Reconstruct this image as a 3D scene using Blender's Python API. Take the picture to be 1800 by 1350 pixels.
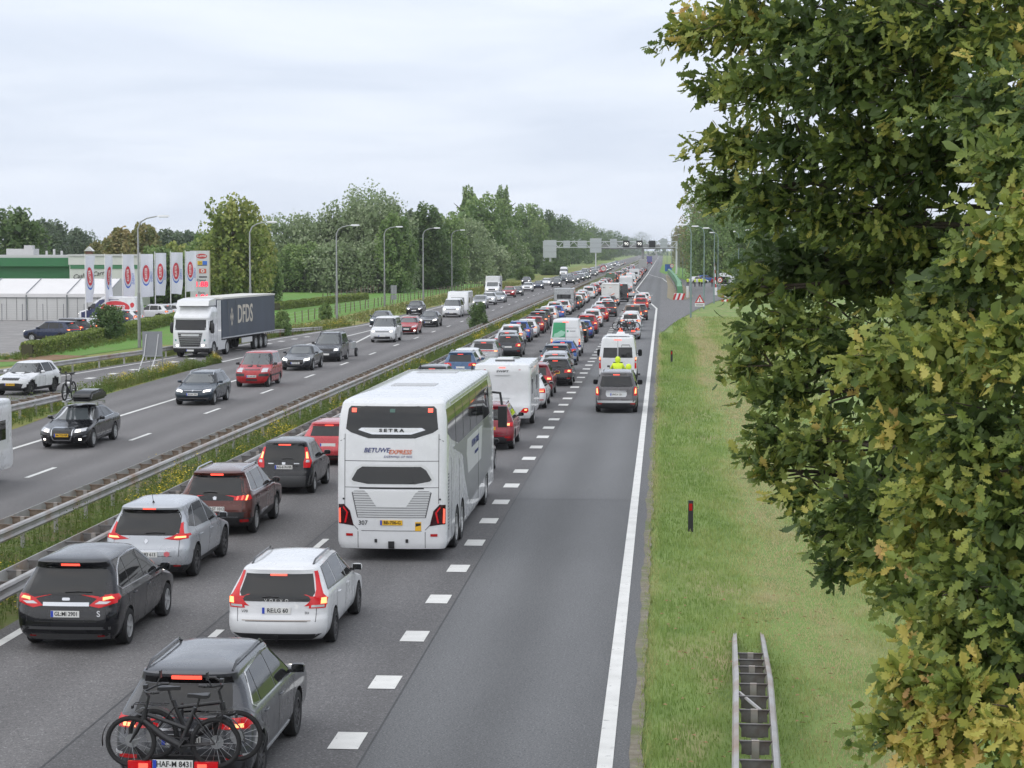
import bpy, bmesh, math, random
import numpy as np
from mathutils import Vector, Matrix
from mathutils.bvhtree import BVHTree

for _o in list(bpy.data.objects): bpy.data.objects.remove(_o)
SC = bpy.context.scene
COL = SC.collection
R = math.radians
PI = math.pi

HAZE = 0.00012
# ------------------------------------------------------------------ camera
cam = bpy.data.cameras.new('camera'); cam.sensor_width = 36.0; cam.lens = 36.0*3536/1800
cam.clip_start = 0.5; cam.clip_end = 12000
camo = bpy.data.objects.new('camera', cam); COL.objects.link(camo)
camo.location = (0, 0, 7.2); camo.rotation_euler = (R(90-3.8345), 0, R(4.2924))
SC.camera = camo

# ------------------------------------------------------------------ sky, sun, exposure
SUN_EL, SUN_AZ = 50.0, 215.0        # azimuth clockwise from +Y
world = bpy.data.worlds.new('World'); SC.world = world; world.use_nodes = True
wn, wl = world.node_tree.nodes, world.node_tree.links
wn.clear()
w_out = wn.new('ShaderNodeOutputWorld'); w_bg = wn.new('ShaderNodeBackground'); w_bg.inputs['Strength'].default_value = 0.1
w_sky = wn.new('ShaderNodeTexSky'); w_sky.sky_type = 'NISHITA'; w_sky.sun_disc = False
w_sky.sun_elevation = R(SUN_EL); w_sky.sun_rotation = R(SUN_AZ); w_sky.dust_density = 3.0
w_tc = wn.new('ShaderNodeTexCoord'); w_sep = wn.new('ShaderNodeSeparateXYZ'); wl.new(w_tc.outputs['Generated'], w_sep.inputs[0])
def wmath(op, a, b=None, clamp=False, c=0.16):
    n = wn.new('ShaderNodeMath'); n.operation = op; n.use_clamp = clamp
    if op == 'MULTIPLY_ADD': n.inputs[2].default_value = c
    for i, v in enumerate((a, b)):
        if v is None: continue
        if isinstance(v, (int, float)): n.inputs[i].default_value = v
        else: wl.new(v, n.inputs[i])
    return n.outputs[0]
w_den = wmath('ADD', wmath('MAXIMUM', w_sep.outputs['Z'], 0.0), 0.10)
w_cmb = wn.new('ShaderNodeCombineXYZ')
wl.new(wmath('DIVIDE', w_sep.outputs['X'], w_den), w_cmb.inputs[0]); wl.new(wmath('DIVIDE', w_sep.outputs['Y'], w_den), w_cmb.inputs[1])
w_noi = wn.new('ShaderNodeTexNoise'); w_noi.inputs['Scale'].default_value = 0.85; w_noi.inputs['Detail'].default_value = 6; w_noi.inputs['Roughness'].default_value = 0.55
w_noi.inputs['Distortion'].default_value = 0.4
wl.new(w_cmb.outputs[0], w_noi.inputs['Vector'])
w_ramp = wn.new('ShaderNodeValToRGB'); wl.new(w_noi.outputs['Fac'], w_ramp.inputs['Fac'])
w_ramp.color_ramp.elements[0].position = 0.30; w_ramp.color_ramp.elements[0].color = (3.3, 3.85, 4.9, 1)
w_ramp.color_ramp.elements[1].position = 0.72; w_ramp.color_ramp.elements[1].color = (8.6, 8.75, 9.0, 1)
w_mix = wn.new('ShaderNodeMix'); w_mix.data_type = 'RGBA'; w_mix.inputs['Factor'].default_value = 0.92
wl.new(w_sky.outputs[0], w_mix.inputs[6]); # towards the horizon the cloud deck is seen through more air and loses contrast
w_flat = wn.new('ShaderNodeMix'); w_flat.data_type = 'RGBA'; w_flat.inputs[6].default_value = (5.55, 6.05, 6.95, 1)
wl.new(wmath('MULTIPLY_ADD', w_sep.outputs['Z'], 1.5, True), w_flat.inputs['Factor']); wl.new(w_ramp.outputs[0], w_flat.inputs[7]); wl.new(w_flat.outputs[2], w_mix.inputs[7])
wl.new(w_mix.outputs[2], w_bg.inputs['Color']); wl.new(w_bg.outputs[0], w_out.inputs['Surface'])

sun = bpy.data.lights.new('sun', 'SUN'); sun.energy = 1.25; sun.angle = R(140); sun.color = (1.0, 0.96, 0.9)
suno = bpy.data.objects.new('sun', sun); COL.objects.link(suno)
suno.rotation_euler = (R(90-SUN_EL), 0, R(-SUN_AZ) + PI)
suno.location = (0, 0, 60)

SC.view_settings.view_transform = 'Standard'; SC.view_settings.look = 'None'
SC.view_settings.exposure = 0.62; SC.view_settings.gamma = 1.0; SC.view_settings.use_curve_mapping = False
SC.render.engine = 'CYCLES'
SC.cycles.use_denoising = True; SC.cycles.use_adaptive_sampling = True; SC.cycles.adaptive_threshold = 0.02
SC.cycles.max_bounces = 4; SC.cycles.diffuse_bounces = 2; SC.cycles.glossy_bounces = 2
SC.cycles.transparent_max_bounces = 6; SC.cycles.transmission_bounces = 3; SC.cycles.volume_bounces = 0
SC.cycles.caustics_reflective = False; SC.cycles.caustics_refractive = False

# ------------------------------------------------------------------ materials
MATS = {}
def mat(name, col, rough=0.6, metal=0.0, spec=0.5, emit=None, estr=1.0, coat=0.0, var=0.0, vscale=3.0, bump=0.0, bscale=40.0, transl=0.0, rvar=0.0):
    if name in MATS: return MATS[name]
    m = bpy.data.materials.new(name); m.use_nodes = True
    n, l = m.node_tree.nodes, m.node_tree.links
    b = n['Principled BSDF']
    c = (col[0], col[1], col[2], 1)
    b.inputs['Base Color'].default_value = c
    b.inputs['Roughness'].default_value = rough; b.inputs['Metallic'].default_value = metal
    b.inputs['Specular IOR Level'].default_value = spec
    if coat: b.inputs['Coat Weight'].default_value = coat; b.inputs['Coat Roughness'].default_value = 0.03
    if emit: b.inputs['Emission Color'].default_value = (*emit, 1); b.inputs['Emission Strength'].default_value = estr
    if var or bump or rvar:
        tc = n.new('ShaderNodeTexCoord')
        if var or rvar:
            no = n.new('ShaderNodeTexNoise'); no.inputs['Scale'].default_value = vscale; no.inputs['Detail'].default_value = 6; no.inputs['Roughness'].default_value = 0.6
            l.new(tc.outputs['Object'], no.inputs['Vector'])
        if var:
            rp = n.new('ShaderNodeValToRGB'); l.new(no.outputs['Fac'], rp.inputs['Fac'])
            rp.color_ramp.elements[0].position = 0.28; rp.color_ramp.elements[1].position = 0.72
            rp.color_ramp.elements[0].color = (c[0]*(1-var), c[1]*(1-var), c[2]*(1-var), 1)
            rp.color_ramp.elements[1].color = (min(1, c[0]*(1+var)), min(1, c[1]*(1+var)), min(1, c[2]*(1+var)), 1)
            l.new(rp.outputs[0], b.inputs['Base Color'])
        if rvar:
            mr = n.new('ShaderNodeMapRange'); l.new(no.outputs['Fac'], mr.inputs[0])
            mr.inputs[1].default_value = 0.3; mr.inputs[2].default_value = 0.7
            mr.inputs[3].default_value = max(0, rough-rvar); mr.inputs[4].default_value = min(1, rough+rvar)
            l.new(mr.outputs[0], b.inputs['Roughness'])
        if bump:
            n2 = n.new('ShaderNodeTexNoise'); n2.inputs['Scale'].default_value = bscale; n2.inputs['Detail'].default_value = 4
            l.new(tc.outputs['Object'], n2.inputs['Vector'])
            bp = n.new('ShaderNodeBump'); bp.inputs['Strength'].default_value = bump; bp.inputs['Distance'].default_value = 0.02
            l.new(n2.outputs['Fac'], bp.inputs['Height']); l.new(bp.outputs[0], b.inputs['Normal'])
    if transl:
        tr = n.new('ShaderNodeBsdfTranslucent'); mx = n.new('ShaderNodeMixShader'); mx.inputs[0].default_value = transl
        src = b.inputs['Base Color'].links[0].from_socket if b.inputs['Base Color'].is_linked else None
        if src: l.new(src, tr.inputs[0])
        else: tr.inputs[0].default_value = c
        l.new(b.outputs[0], mx.inputs[1]); l.new(tr.outputs[0], mx.inputs[2]); l.new(mx.outputs[0], n['Material Output'].inputs['Surface'])
    MATS[name] = m
    return m

def mix_mat(name, cols, scales, rough=0.9, bump=0.0, bscale=30.0, stretch=(1, 1, 1), spec=0.3, transl=0.0, thr=0.5, soft=0.12):
    """several colours mixed by independent noises in object space: list of (col, scale, threshold, softness) over a base"""
    m = bpy.data.materials.new(name); m.use_nodes = True
    n, l = m.node_tree.nodes, m.node_tree.links
    b = n['Principled BSDF']; b.inputs['Roughness'].default_value = rough; b.inputs['Specular IOR Level'].default_value = spec
    tc = n.new('ShaderNodeTexCoord'); mp = n.new('ShaderNodeMapping'); l.new(tc.outputs['Object'], mp.inputs[0]); mp.inputs['Scale'].default_value = stretch
    cur = None
    base = cols[0]
    rgb = n.new('ShaderNodeRGB'); rgb.outputs[0].default_value = (*base, 1); cur = rgb.outputs[0]
    for i, (c, sc, th, so) in enumerate(zip(cols[1:], scales[0], scales[1], scales[2])):
        no = n.new('ShaderNodeTexNoise'); no.inputs['Scale'].default_value = sc; no.inputs['Detail'].default_value = 5; no.inputs['Roughness'].default_value = 0.62
        no.noise_dimensions = '4D'; no.inputs['W'].default_value = 3.7*i + len(name)
        l.new(mp.outputs[0], no.inputs['Vector'])
        mr = n.new('ShaderNodeMapRange'); l.new(no.outputs['Fac'], mr.inputs[0]); mr.inputs[1].default_value = th-so; mr.inputs[2].default_value = th+so
        mx = n.new('ShaderNodeMix'); mx.data_type = 'RGBA'; l.new(mr.outputs[0], mx.inputs['Factor']); l.new(cur, mx.inputs[6]); mx.inputs[7].default_value = (*c, 1)
        cur = mx.outputs[2]
    l.new(cur, b.inputs['Base Color'])
    if bump:
        n2 = n.new('ShaderNodeTexNoise'); n2.inputs['Scale'].default_value = bscale; n2.inputs['Detail'].default_value = 5
        l.new(tc.outputs['Object'], n2.inputs['Vector'])
        bp = n.new('ShaderNodeBump'); bp.inputs['Strength'].default_value = bump; bp.inputs['Distance'].default_value = 0.03
        l.new(n2.outputs['Fac'], bp.inputs['Height']); l.new(bp.outputs[0], b.inputs['Normal'])
    if transl:
        tr = n.new('ShaderNodeBsdfTranslucent'); mx = n.new('ShaderNodeMixShader'); mx.inputs[0].default_value = transl
        l.new(cur, tr.inputs[0]); l.new(b.outputs[0], mx.inputs[1]); l.new(tr.outputs[0], mx.inputs[2]); l.new(mx.outputs[0], n['Material Output'].inputs['Surface'])
    MATS[name] = m
    return m

# ------------------------------------------------------------------ mesh helpers
class MB:
    def __init__(s): s.v = []; s.f = []; s.m = []
    def add(s, vs, fs, mi=0):
        o = len(s.v); s.v.extend([tuple(v) for v in vs])
        for f in fs: s.f.append(tuple(i+o for i in f)); s.m.append(mi)
        return s
    def box(s, c, d, mi=0, rz=0.0, rx=0.0, ry=0.0, top=(1, 1)):
        x, y, z = d[0]/2, d[1]/2, d[2]/2
        vs = [(-x,-y,-z),(x,-y,-z),(x,y,-z),(-x,y,-z),(-x*top[0],-y*top[1],z),(x*top[0],-y*top[1],z),(x*top[0],y*top[1],z),(-x*top[0],y*top[1],z)]
        M = Matrix.Translation(c) @ Matrix.Rotation(rz, 4, 'Z') @ Matrix.Rotation(ry, 4, 'Y') @ Matrix.Rotation(rx, 4, 'X')
        return s.add([M @ Vector(v) for v in vs], [(0,3,2,1),(4,5,6,7),(0,1,5,4),(1,2,6,5),(2,3,7,6),(3,0,4,7)], mi)
    def tube(s, pts, rad, n=8, mi=0, cap=True):
        pts = [Vector(p) for p in pts]
        if not hasattr(rad, '__len__'): rad = [rad]*len(pts)
        vs, fs = [], []
        prev = None
        for i, p in enumerate(pts):
            t = (pts[min(i+1, len(pts)-1)] - pts[max(i-1, 0)]).normalized()
            if prev is None:
                a = Vector((0, 0, 1)) if abs(t.z) < 0.9 else Vector((1, 0, 0))
                u = t.cross(a).normalized()
            else:
                u = (prev - t*prev.dot(t)).normalized()
            prev = u; w = t.cross(u)
            for k in range(n):
                an = 2*PI*k/n
                vs.append(p + (u*math.cos(an) + w*math.sin(an))*rad[i])
        for i in range(len(pts)-1):
            for k in range(n):
                a, b = i*n+k, i*n+(k+1) % n
                fs.append((a, b, b+n, a+n))
        if cap:
            fs.append(tuple(range(n-1, -1, -1))); fs.append(tuple(range((len(pts)-1)*n, len(pts)*n)))
        return s.add(vs, fs, mi)
    def lathe(s, prof, n=24, mi=0, axis='X', c=(0, 0, 0)):
        """prof: list of (r, h) revolved round axis through c"""
        vs, fs = [], []
        for r, h in prof:
            for k in range(n):
                a = 2*PI*k/n; p, q = r*math.cos(a), r*math.sin(a)
                v = {'X': (h, p, q), 'Y': (p, h, q), 'Z': (p, q, h)}[axis]
                vs.append((v[0]+c[0], v[1]+c[1], v[2]+c[2]))
        for i in range(len(prof)-1):
            for k in range(n):
                a, b = i*n+k, i*n+(k+1) % n
                fs.append((a, b, b+n, a+n))
        return s.add(vs, fs, mi)
    def prism(s, poly, h0, h1, axis='Z', mi=0):
        n = len(poly)
        def P(p, h): return {'Z': (p[0], p[1], h), 'Y': (p[0], h, p[1]), 'X': (h, p[0], p[1])}[axis]
        vs = [P(p, h0) for p in poly] + [P(p, h1) for p in poly]
        fs = [tuple(range(n-1, -1, -1)), tuple(range(n, 2*n))] + [(i, (i+1) % n, (i+1) % n+n, i+n) for i in range(n)]
        return s.add(vs, fs, mi)
    def mesh(s, name, mats, smooth=None):
        me = bpy.data.meshes.new(name); me.from_pydata(s.v, [], s.f)
        for m in (mats if isinstance(mats, (list, tuple)) else [mats]): me.materials.append(m)
        me.polygons.foreach_set('material_index', s.m)
        bm = bmesh.new(); bm.from_mesh(me); bmesh.ops.recalc_face_normals(bm, faces=bm.faces); bm.to_mesh(me); bm.free()
        if smooth:
            me.shade_smooth(); me.set_sharp_from_angle(angle=R(smooth))
        me.update()
        return me
    def build(s, name, mats, parent=None, smooth=None, loc=None, rot=None):
        return obj(name, s.mesh(name, mats, smooth), parent, loc, rot)

def obj(name, me, parent=None, loc=None, rot=None, scale=None):
    o = bpy.data.objects.new(name, me); COL.objects.link(o)
    if parent is not None: o.parent = parent
    if loc is not None: o.location = loc
    if rot is not None: o.rotation_euler = rot
    if scale is not None: o.scale = scale
    return o
def thing(name, label, cat, loc=(0, 0, 0), rz=0.0, group=None):
    o = obj(name, None, None, loc, (0, 0, rz)); o.empty_display_size = 0.2
    return tag(o, label, cat, group)
def tag(o, label=None, cat=None, group=None, kind=None):
    if label: o['label'] = label
    if cat: o['category'] = cat
    if group: o['group'] = group
    if kind: o['kind'] = kind
    return o
def fast_mesh(name, V, F, mats, mi=None, attr=None, smooth=False):
    """numpy mesh; F is (n,3) or (n,4)"""
    me = bpy.data.meshes.new(name)
    V = np.asarray(V, dtype=np.float32); F = np.asarray(F, dtype=np.int32)
    k = F.shape[1]
    me.vertices.add(len(V)); me.vertices.foreach_set('co', V.ravel())
    me.loops.add(F.size); me.loops.foreach_set('vertex_index', F.ravel())
    me.polygons.add(len(F)); me.polygons.foreach_set('loop_start', np.arange(0, F.size, k, dtype=np.int32))
    me.polygons.foreach_set('loop_total', np.full(len(F), k, dtype=np.int32))
    for m in (mats if isinstance(mats, (list, tuple)) else [mats]): me.materials.append(m)
    if mi is not None: me.polygons.foreach_set('material_index', np.asarray(mi, dtype=np.int32))
    if smooth: me.polygons.foreach_set('use_smooth', np.ones(len(F), dtype=bool))
    me.update(calc_edges=True)
    if attr is not None:
        for an, arr in attr.items():
            at = me.attributes.new(an, 'FLOAT', 'POINT'); at.data.foreach_set('value', np.asarray(arr, dtype=np.float32))
    return me
_TXT = {}
def text_mesh(s, size, m, shear=0.0, extrude=0.002, bold=0.0, spacing=1.0, sx=1.0, align='CENTER'):
    key = (s, size, m.name, shear, bold, spacing, sx, align)
    if key in _TXT: return _TXT[key]
    cu = bpy.data.curves.new('lettering', 'FONT'); cu.body = s; cu.size = size; cu.align_x = align; cu.align_y = 'CENTER'
    cu.shear = shear; cu.extrude = extrude; cu.offset = bold; cu.space_character = spacing; cu.resolution_u = 3
    to = bpy.data.objects.new('lettering', cu); COL.objects.link(to)
    dg = bpy.context.evaluated_depsgraph_get()
    me = bpy.data.meshes.new_from_object(to.evaluated_get(dg)); me.materials.clear(); me.materials.append(m)
    bpy.data.objects.remove(to); bpy.data.curves.remove(cu)
    if sx != 1.0: me.transform(Matrix.Scale(sx, 4, (1, 0, 0)))
    _TXT[key] = me
    return me
ROT_R = (PI/2, 0, 0); ROT_F = (PI/2, 0, PI); ROT_S = (PI/2, 0, PI/2); ROT_L = (PI/2, 0, -PI/2)

# ------------------------------------------------------------------ ground, roads, markings
def asphalt(name, c, grain, tracks=.20):
    m = mix_mat(name, [c, tuple(x*0.90 for x in c), tuple(x*1.10 for x in c), tuple(x*0.55 for x in c), tuple(min(1, x*1.9) for x in c)],
                [(0.35, 1.1, grain+3, grain), (0.56, 0.6, 0.57, 0.60), (0.22, 0.16, 0.06, 0.05)], rough=0.82, bump=0.25, bscale=60, stretch=(1.0, 0.16, 1), spec=0.35)
    # the finest grain must not be stretched along the road
    n, l = m.node_tree.nodes, m.node_tree.links
    nt = [q for q in n if q.type == 'TEX_NOISE']
    tc = [q for q in n if q.type == 'TEX_COORD'][0]
    for q in nt:
        if q.inputs['Scale'].default_value >= 8:
            for k in list(q.inputs['Vector'].links): l.remove(k)
            l.new(tc.outputs['Object'], q.inputs['Vector'])
    # polished wheel tracks, two to a lane
    sx = n.new('ShaderNodeSeparateXYZ'); l.new(tc.outputs['Object'], sx.inputs[0])
    def mth(op, a, b):
        q = n.new('ShaderNodeMath'); q.operation = op
        for i, v in enumerate((a, b)):
            if isinstance(v, (int, float)): q.inputs[i].default_value = v
            else: l.new(v, q.inputs[i])
        return q.outputs[0]
    cs = mth('COSINE', mth('MULTIPLY', mth('ADD', sx.outputs['X'], 9.25), 2*PI/1.89), 0)
    no = n.new('ShaderNodeTexNoise'); no.inputs['Scale'].default_value = .35; no.inputs['Detail'].default_value = 4; l.new([q for q in n if q.type == 'MAPPING'][0].outputs[0], no.inputs['Vector'])
    k = mth('ADD', mth('MULTIPLY', mth('MULTIPLY', cs, no.outputs['Fac']), tracks), 1.0)
    b = n['Principled BSDF']; src = b.inputs['Base Color'].links[0].from_socket; vm = n.new('ShaderNodeVectorMath'); vm.operation = 'SCALE'; l.new(src, vm.inputs[0]); l.new(k, vm.inputs['Scale']); l.new(vm.outputs[0], b.inputs['Base Color'])
    return m
M_ASPH_OLD = asphalt('asphalt_old', (0.138, 0.134, 0.134), 26)
M_ASPH_NEW = asphalt('asphalt_new', (0.128, 0.131, 0.135), 30)
M_ASPH_L = asphalt('asphalt_far_side', (0.150, 0.145, 0.145), 30)
M_ASPH_RAMP = asphalt('asphalt_ramp', (0.155, 0.154, 0.156), 20, 0.0)
M_LINE = mix_mat('road_paint', [(.68, .68, .66), (.55, .55, .53), (.30, .30, .30)], [(1.3, 9.0), (.55, .655), (.15, .04)], rough=.7, bump=.15)
M_GRASS = mix_mat('grass_ground', [(0.17, 0.25, 0.065), (0.21, 0.27, 0.085), (0.29, 0.26, 0.13), (0.13, 0.20, 0.05)], [(0.25, 0.5, 1.6), (0.5, 0.60, 0.56), (0.12, 0.08, 0.10)], bump=0.6, bscale=9, stretch=(1, 0.35, 1))
M_PAST = mix_mat('pasture_grass', [(0.10, 0.225, 0.035), (0.13, 0.25, 0.045), (0.15, 0.22, 0.06)], [(0.06, 0.5), (0.52, 0.6), (0.14, 0.1)], bump=0.4, bscale=4, stretch=(1, 0.4, 1))
M_VERGE = mix_mat('verge_grass', [(0.17, 0.22, 0.05), (0.27, 0.23, 0.08), (0.10, 0.18, 0.03), (0.30, 0.21, 0.10)], [(0.35, 0.6, 0.9), (0.5, 0.55, 0.62), (0.1, 0.1, 0.08)], bump=0.8, bscale=5, stretch=(1, 0.5, 1))
M_SOIL = mix_mat('soil', [(0.20, 0.12, 0.07), (0.26, 0.17, 0.10)], [(1.5,), (0.5,), (0.1,)], bump=0.6)
M_PAVE = mix_mat('parking_paving', [(0.26, 0.25, 0.245), (0.20, 0.195, 0.19), (0.32, 0.31, 0.30)], [(0.08, 0.6), (0.5, 0.6), (0.15, 0.1)], bump=0.1)

def struct(o, label=None):
    o['kind'] = 'structure'
    if label: o['label'] = label
    return o
def ribbon(name, left, right, z, m, label=None, xdiv=1):
    """left/right: lists of (x, y) with the same length, walked along +y"""
    mb = MB()
    for i in range(len(left)-1):
        for k in range(xdiv):
            def L(j, t): return (left[j][0]*(1-t)+right[j][0]*t, left[j][1]*(1-t)+right[j][1]*t, z)
            a, b = k/xdiv, (k+1)/xdiv
            mb.add([L(i, a), L(i, b), L(i+1, b), L(i+1, a)], [(0, 1, 2, 3)])
    o = mb.build(name, m); struct(o, label)
    return o
def poly_sheet(name, pts, z, m, label=None):
    me = bpy.data.meshes.new(name); me.from_pydata([(x, y, z) for x, y in pts], [], [tuple(range(len(pts)))]); me.materials.append(m)
    o = obj(name, me); struct(o, label); return o
def strip(mb, pts, w, z=0.0):
    """painted line of width w along (x,y) points"""
    for (x0, y0), (x1, y1) in zip(pts[:-1], pts[1:]):
        d = Vector((x1-x0, y1-y0)).normalized(); n = Vector((d.y, -d.x))*w/2
        mb.add([(x0-n.x, y0-n.y, z), (x0+n.x, y0+n.y, z), (x1+n.x, y1+n.y, z), (x1-n.x, y1-n.y, z)], [(0, 1, 2, 3)])

gm = MB(); GX = [-3500, -300, -120, -60, -26, -13, 0, 12, 40, 120, 400, 3500]; GY = [-60, 20, 60, 120, 200, 320, 500, 900, 1600, 3000, 7000]
for i in range(len(GX)-1):
    for j in range(len(GY)-1):
        gm.add([(GX[i], GY[j], 0), (GX[i+1], GY[j], 0), (GX[i+1], GY[j+1], 0), (GX[i], GY[j+1], 0)], [(0, 1, 2, 3)])
struct(gm.build('ground', M_GRASS, loc=(0, 0, -0.05)), 'grass covered ground under the whole scene')

FAR = 6500
ribbon('road', [(-12.5, -30), (-12.5, FAR)], [(-8.6, -30), (-8.6, FAR)], 0.0, M_ASPH_OLD, 'left lane asphalt of the jammed carriageway')
ribbon('road', [(-8.6, -30), (-8.6, FAR)], [(-4.25, -30), (-4.25, FAR)], 0.0, asphalt('asphalt_mid', (0.124, 0.122, 0.124), 26), 'middle lane asphalt of the jammed carriageway')
ribbon('road', [(-4.25, -30), (-4.25, 57.6)], [(-0.38, -30), (-0.38, 57.6)], 0.0, M_ASPH_NEW, 'newer dark asphalt of the right lane')
ribbon('road', [(-4.25, 57.6), (-4.25, FAR)], [(-0.38, 57.6), (-0.38, FAR)], 0.0, asphalt('asphalt_right_far', (0.138, 0.141, 0.145), 30), 'paler asphalt of the right lane beyond the cross joint')
for k, (pts, w) in enumerate([([(-8.6, -30), (-8.6, 400)], .035), ([(-4.22, -30), (-4.22, 300)], .03), ([(-4.2, 57.6), (-.4, 57.6)], .03)]):
    d = Vector((pts[1][0]-pts[0][0], pts[1][1]-pts[0][1])).normalized(); nn = Vector((d.y, -d.x))*w/2
    struct(MB().add([(pts[0][0]-nn.x, pts[0][1]-nn.y, .004), (pts[0][0]+nn.x, pts[0][1]+nn.y, .004), (pts[1][0]+nn.x, pts[1][1]+nn.y, .004), (pts[1][0]-nn.x, pts[1][1]-nn.y, .004)], [(0, 1, 2, 3)]).build('road_joint', mat('joint_bitumen', (.05, .05, .052), .7, var=.3)), ['dark joint between left and middle lane', 'dark joint beside the painted blocks', 'dark joint across the right lane'][k])
ribbon('road', [(-0.38, 168), (-0.38, 191), (-0.38, 210), (-0.38, 242), (-0.38, 276), (-0.38, 300), (-0.38, 330), (-0.38, 380), (-0.38, 450), (-0.38, 520), (-0.38, 657), (-0.38, 900)],
       [(-0.36, 168), (0.68, 191), (1.86, 210), (4.04, 242), (6.8, 276), (9.5, 300), (15, 330), (18, 380), (17, 420), (7.5, 448), (-0.2, 657), (-0.3, 900)], 0.004, M_ASPH_RAMP, 'grey asphalt of the turn-off beside the green barrier')
ribbon('road', [(-24.3, 10), (-25.2, 60), (-26.0, 80), (-27.6, 99), (-28.0, 113), (-28.2, 127), (-29.5, 160), (-29.0, 190), (-28.7, 208), (-28.4, 300), (-28.4, FAR)],
       [(-16.75, 10), (-16.75, 60), (-16.75, 80), (-16.75, 99), (-16.75, 113), (-16.75, 127), (-16.75, 160), (-16.75, 190), (-16.75, 208), (-16.75, 300), (-16.75, FAR)], 0.0, M_ASPH_L, 'asphalt of the oncoming carriageway')
EXL = [(-52, 30), (-43, 60), (-38.8, 85), (-35.5, 103), (-34.8, 112), (-33.2, 131), (-31.6, 160), (-28.9, 190), (-28.5, 208)]
EXR = [(-38, 30), (-33.0, 60), (-30.4, 80), (-29.2, 99), (-29.6, 111), (-28.9, 121), (-27.6, 127), (-24.5, 165), (-24.0, 208)]
ribbon('slip_road', EXL, EXR, 0.005, M_ASPH_L, 'asphalt slip road leaving the oncoming carriageway')

# painted lines: each run of paint one piece of the setting, the marks themselves its parts
def marks(name, label, segs, w, z=0.009):
    root = obj(name, None); tag(root, label, None, None, 'structure')
    cache = {}
    for k, (x0, y0, x1, y1) in enumerate(segs):
        mb = MB(); strip(mb, [(0, 0), (x1-x0, y1-y0)], w)
        key = (round(x1-x0, 3), round(y1-y0, 3))
        if key not in cache: cache[key] = mb.mesh('dash', M_LINE)
        obj('dash', cache[key], root, (x0, y0, z))
    return root
random.seed(3)
BLK0 = 28.33
marks('block_marking', 'white painted blocks between middle and right lane', [(-4.58, BLK0-4*4+4*i, -4.58, BLK0-4*4+4*i+1.02) for i in range(4, 84)], 0.45)
marks('lane_dashes', 'white dashes between left and middle lane', [(-8.33, 46.2-24+12*i, -8.33, 46.2-24+12*i+3) for i in range(0, 60)], 0.16)
marks('lane_dashes', 'white dashes on the oncoming carriageway', [(-20.0, 61.0-24+12.4*i, -20.0, 61.0-24+12.4*i+3) for i in range(0, 80)], 0.17)
eb = [(-32.0, 106.2), (-31.92, 110.1), (-31.74, 114.2), (-31.56, 118.1), (-31.38, 122.2), (-31.2, 126.5), (-31.0, 130.5), (-30.8, 134.6), (-30.6, 138.6), (-30.4, 142.6), (-30.2, 147), (-30.0, 151.5), (-29.8, 155.6), (-29.5, 159.6), (-29.2, 163.6)]
marks('block_marking', 'white painted blocks on the slip road', [(x, y-.5, x+.03, y+.5) for x, y in eb], 0.45)
def line(label, pts, w, z=0.009):
    mb = MB(); strip(mb, pts, w, z); struct(mb.build('edge_line', M_LINE), label)
line('white edge line beside the right lane', [(-0.78, -20), (-0.78, 245)], 0.22)
line('white edge line where the right lane tapers in', [(-0.78, 245.05), (-4.83, 360)], 0.24)
line('white edge line beyond the taper', [(-4.83, 360.05), (-4.5, 560), (-4.4, 2500)], 0.24)
line('white line of the turn-off', [(-4.2, 575), (-0.2, 500), (0.9, 440)], 0.2)
line('white edge line left of the queue', [(-12.07, -20), (-12.07, 2500)], 0.2)
line('white edge line of the oncoming carriageway', [(-23.4, 10), (-23.4, 150), (-24.5, 168), (-24.5, 190)], 0.2)
line('white edge line by the outer guard rail', [(-51, 30), (-42.2, 60), (-38, 85), (-34.8, 103), (-34.1, 112), (-32.5, 131), (-30.9, 160), (-28.3, 190), (-27.7, 208), (-27.7, 2500)], 0.18)
line('white line bounding the gore', [(-30.0, 97), (-29.9, 111), (-29.2, 121), (-28.1, 127), (-27.9, 133), (-27.3, 144), (-26.1, 166), (-25.6, 190)], 0.18)
line('white line on the median side', [(-16.95, 10), (-16.95, 2500)], 0.18)

# far side fields and verges
poly_sheet('verge', [(-52.6, 30), (-43.6, 60), (-39.3, 85), (-35.9, 103), (-33.6, 131), (-32.0, 160), (-29.3, 190), (-28.8, 208), (-28.6, 300), (-28.6, 900), (-36, 900), (-36, 300), (-34.6, 210), (-35.0, 190), (-37.0, 160), (-39.5, 131), (-42, 103), (-46, 60), (-60, 30)], -0.035, M_VERGE, 'yellowish verge along the far road edge')
poly_sheet('field', [(-36, 150), (-34.8, 210), (-36.0, 300), (-36.0, 420), (-75, 420), (-110, 330), (-75, 215), (-60, 165), (-47, 150)], -0.03, M_PAST, 'bright green pasture behind the far lamps')
poly_sheet('lawn', [(-42.2, 103), (-37.2, 160), (-36, 200), (-51, 205), (-47.5, 190), (-45.5, 170), (-44.6, 150), (-43.5, 132), (-70, 100), (-70, 60), (-46, 60)], -0.026, M_PAST, 'green lawn between hedge and slip road')
poly_sheet('parking', [(-44.2, 133), (-45.2, 152), (-46.6, 170), (-48.6, 192), (-50.5, 215), (-66, 240), (-130, 240), (-130, 110), (-62, 110), (-52, 124)], -0.02, M_PAVE, 'grey paved parking area of the filling station')
poly_sheet('soil_patch', [(-43.2, 125.5), (-39.5, 128), (-38.8, 133.5), (-41.5, 135), (-43.0, 131)], -0.012, M_SOIL, 'bare brown soil patch in the lawn')
poly_sheet('verge', [(-26.1, 80), (-27.7, 99), (-28.1, 113), (-28.0, 126), (-28.2, 127), (-29.0, 121), (-29.7, 111), (-29.3, 99), (-30.5, 80), (-33.1, 60), (-38.1, 30), (-24.5, 30), (-25.3, 60)], -0.028, M_VERGE, 'weedy gore between carriageway and slip road')
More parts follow.
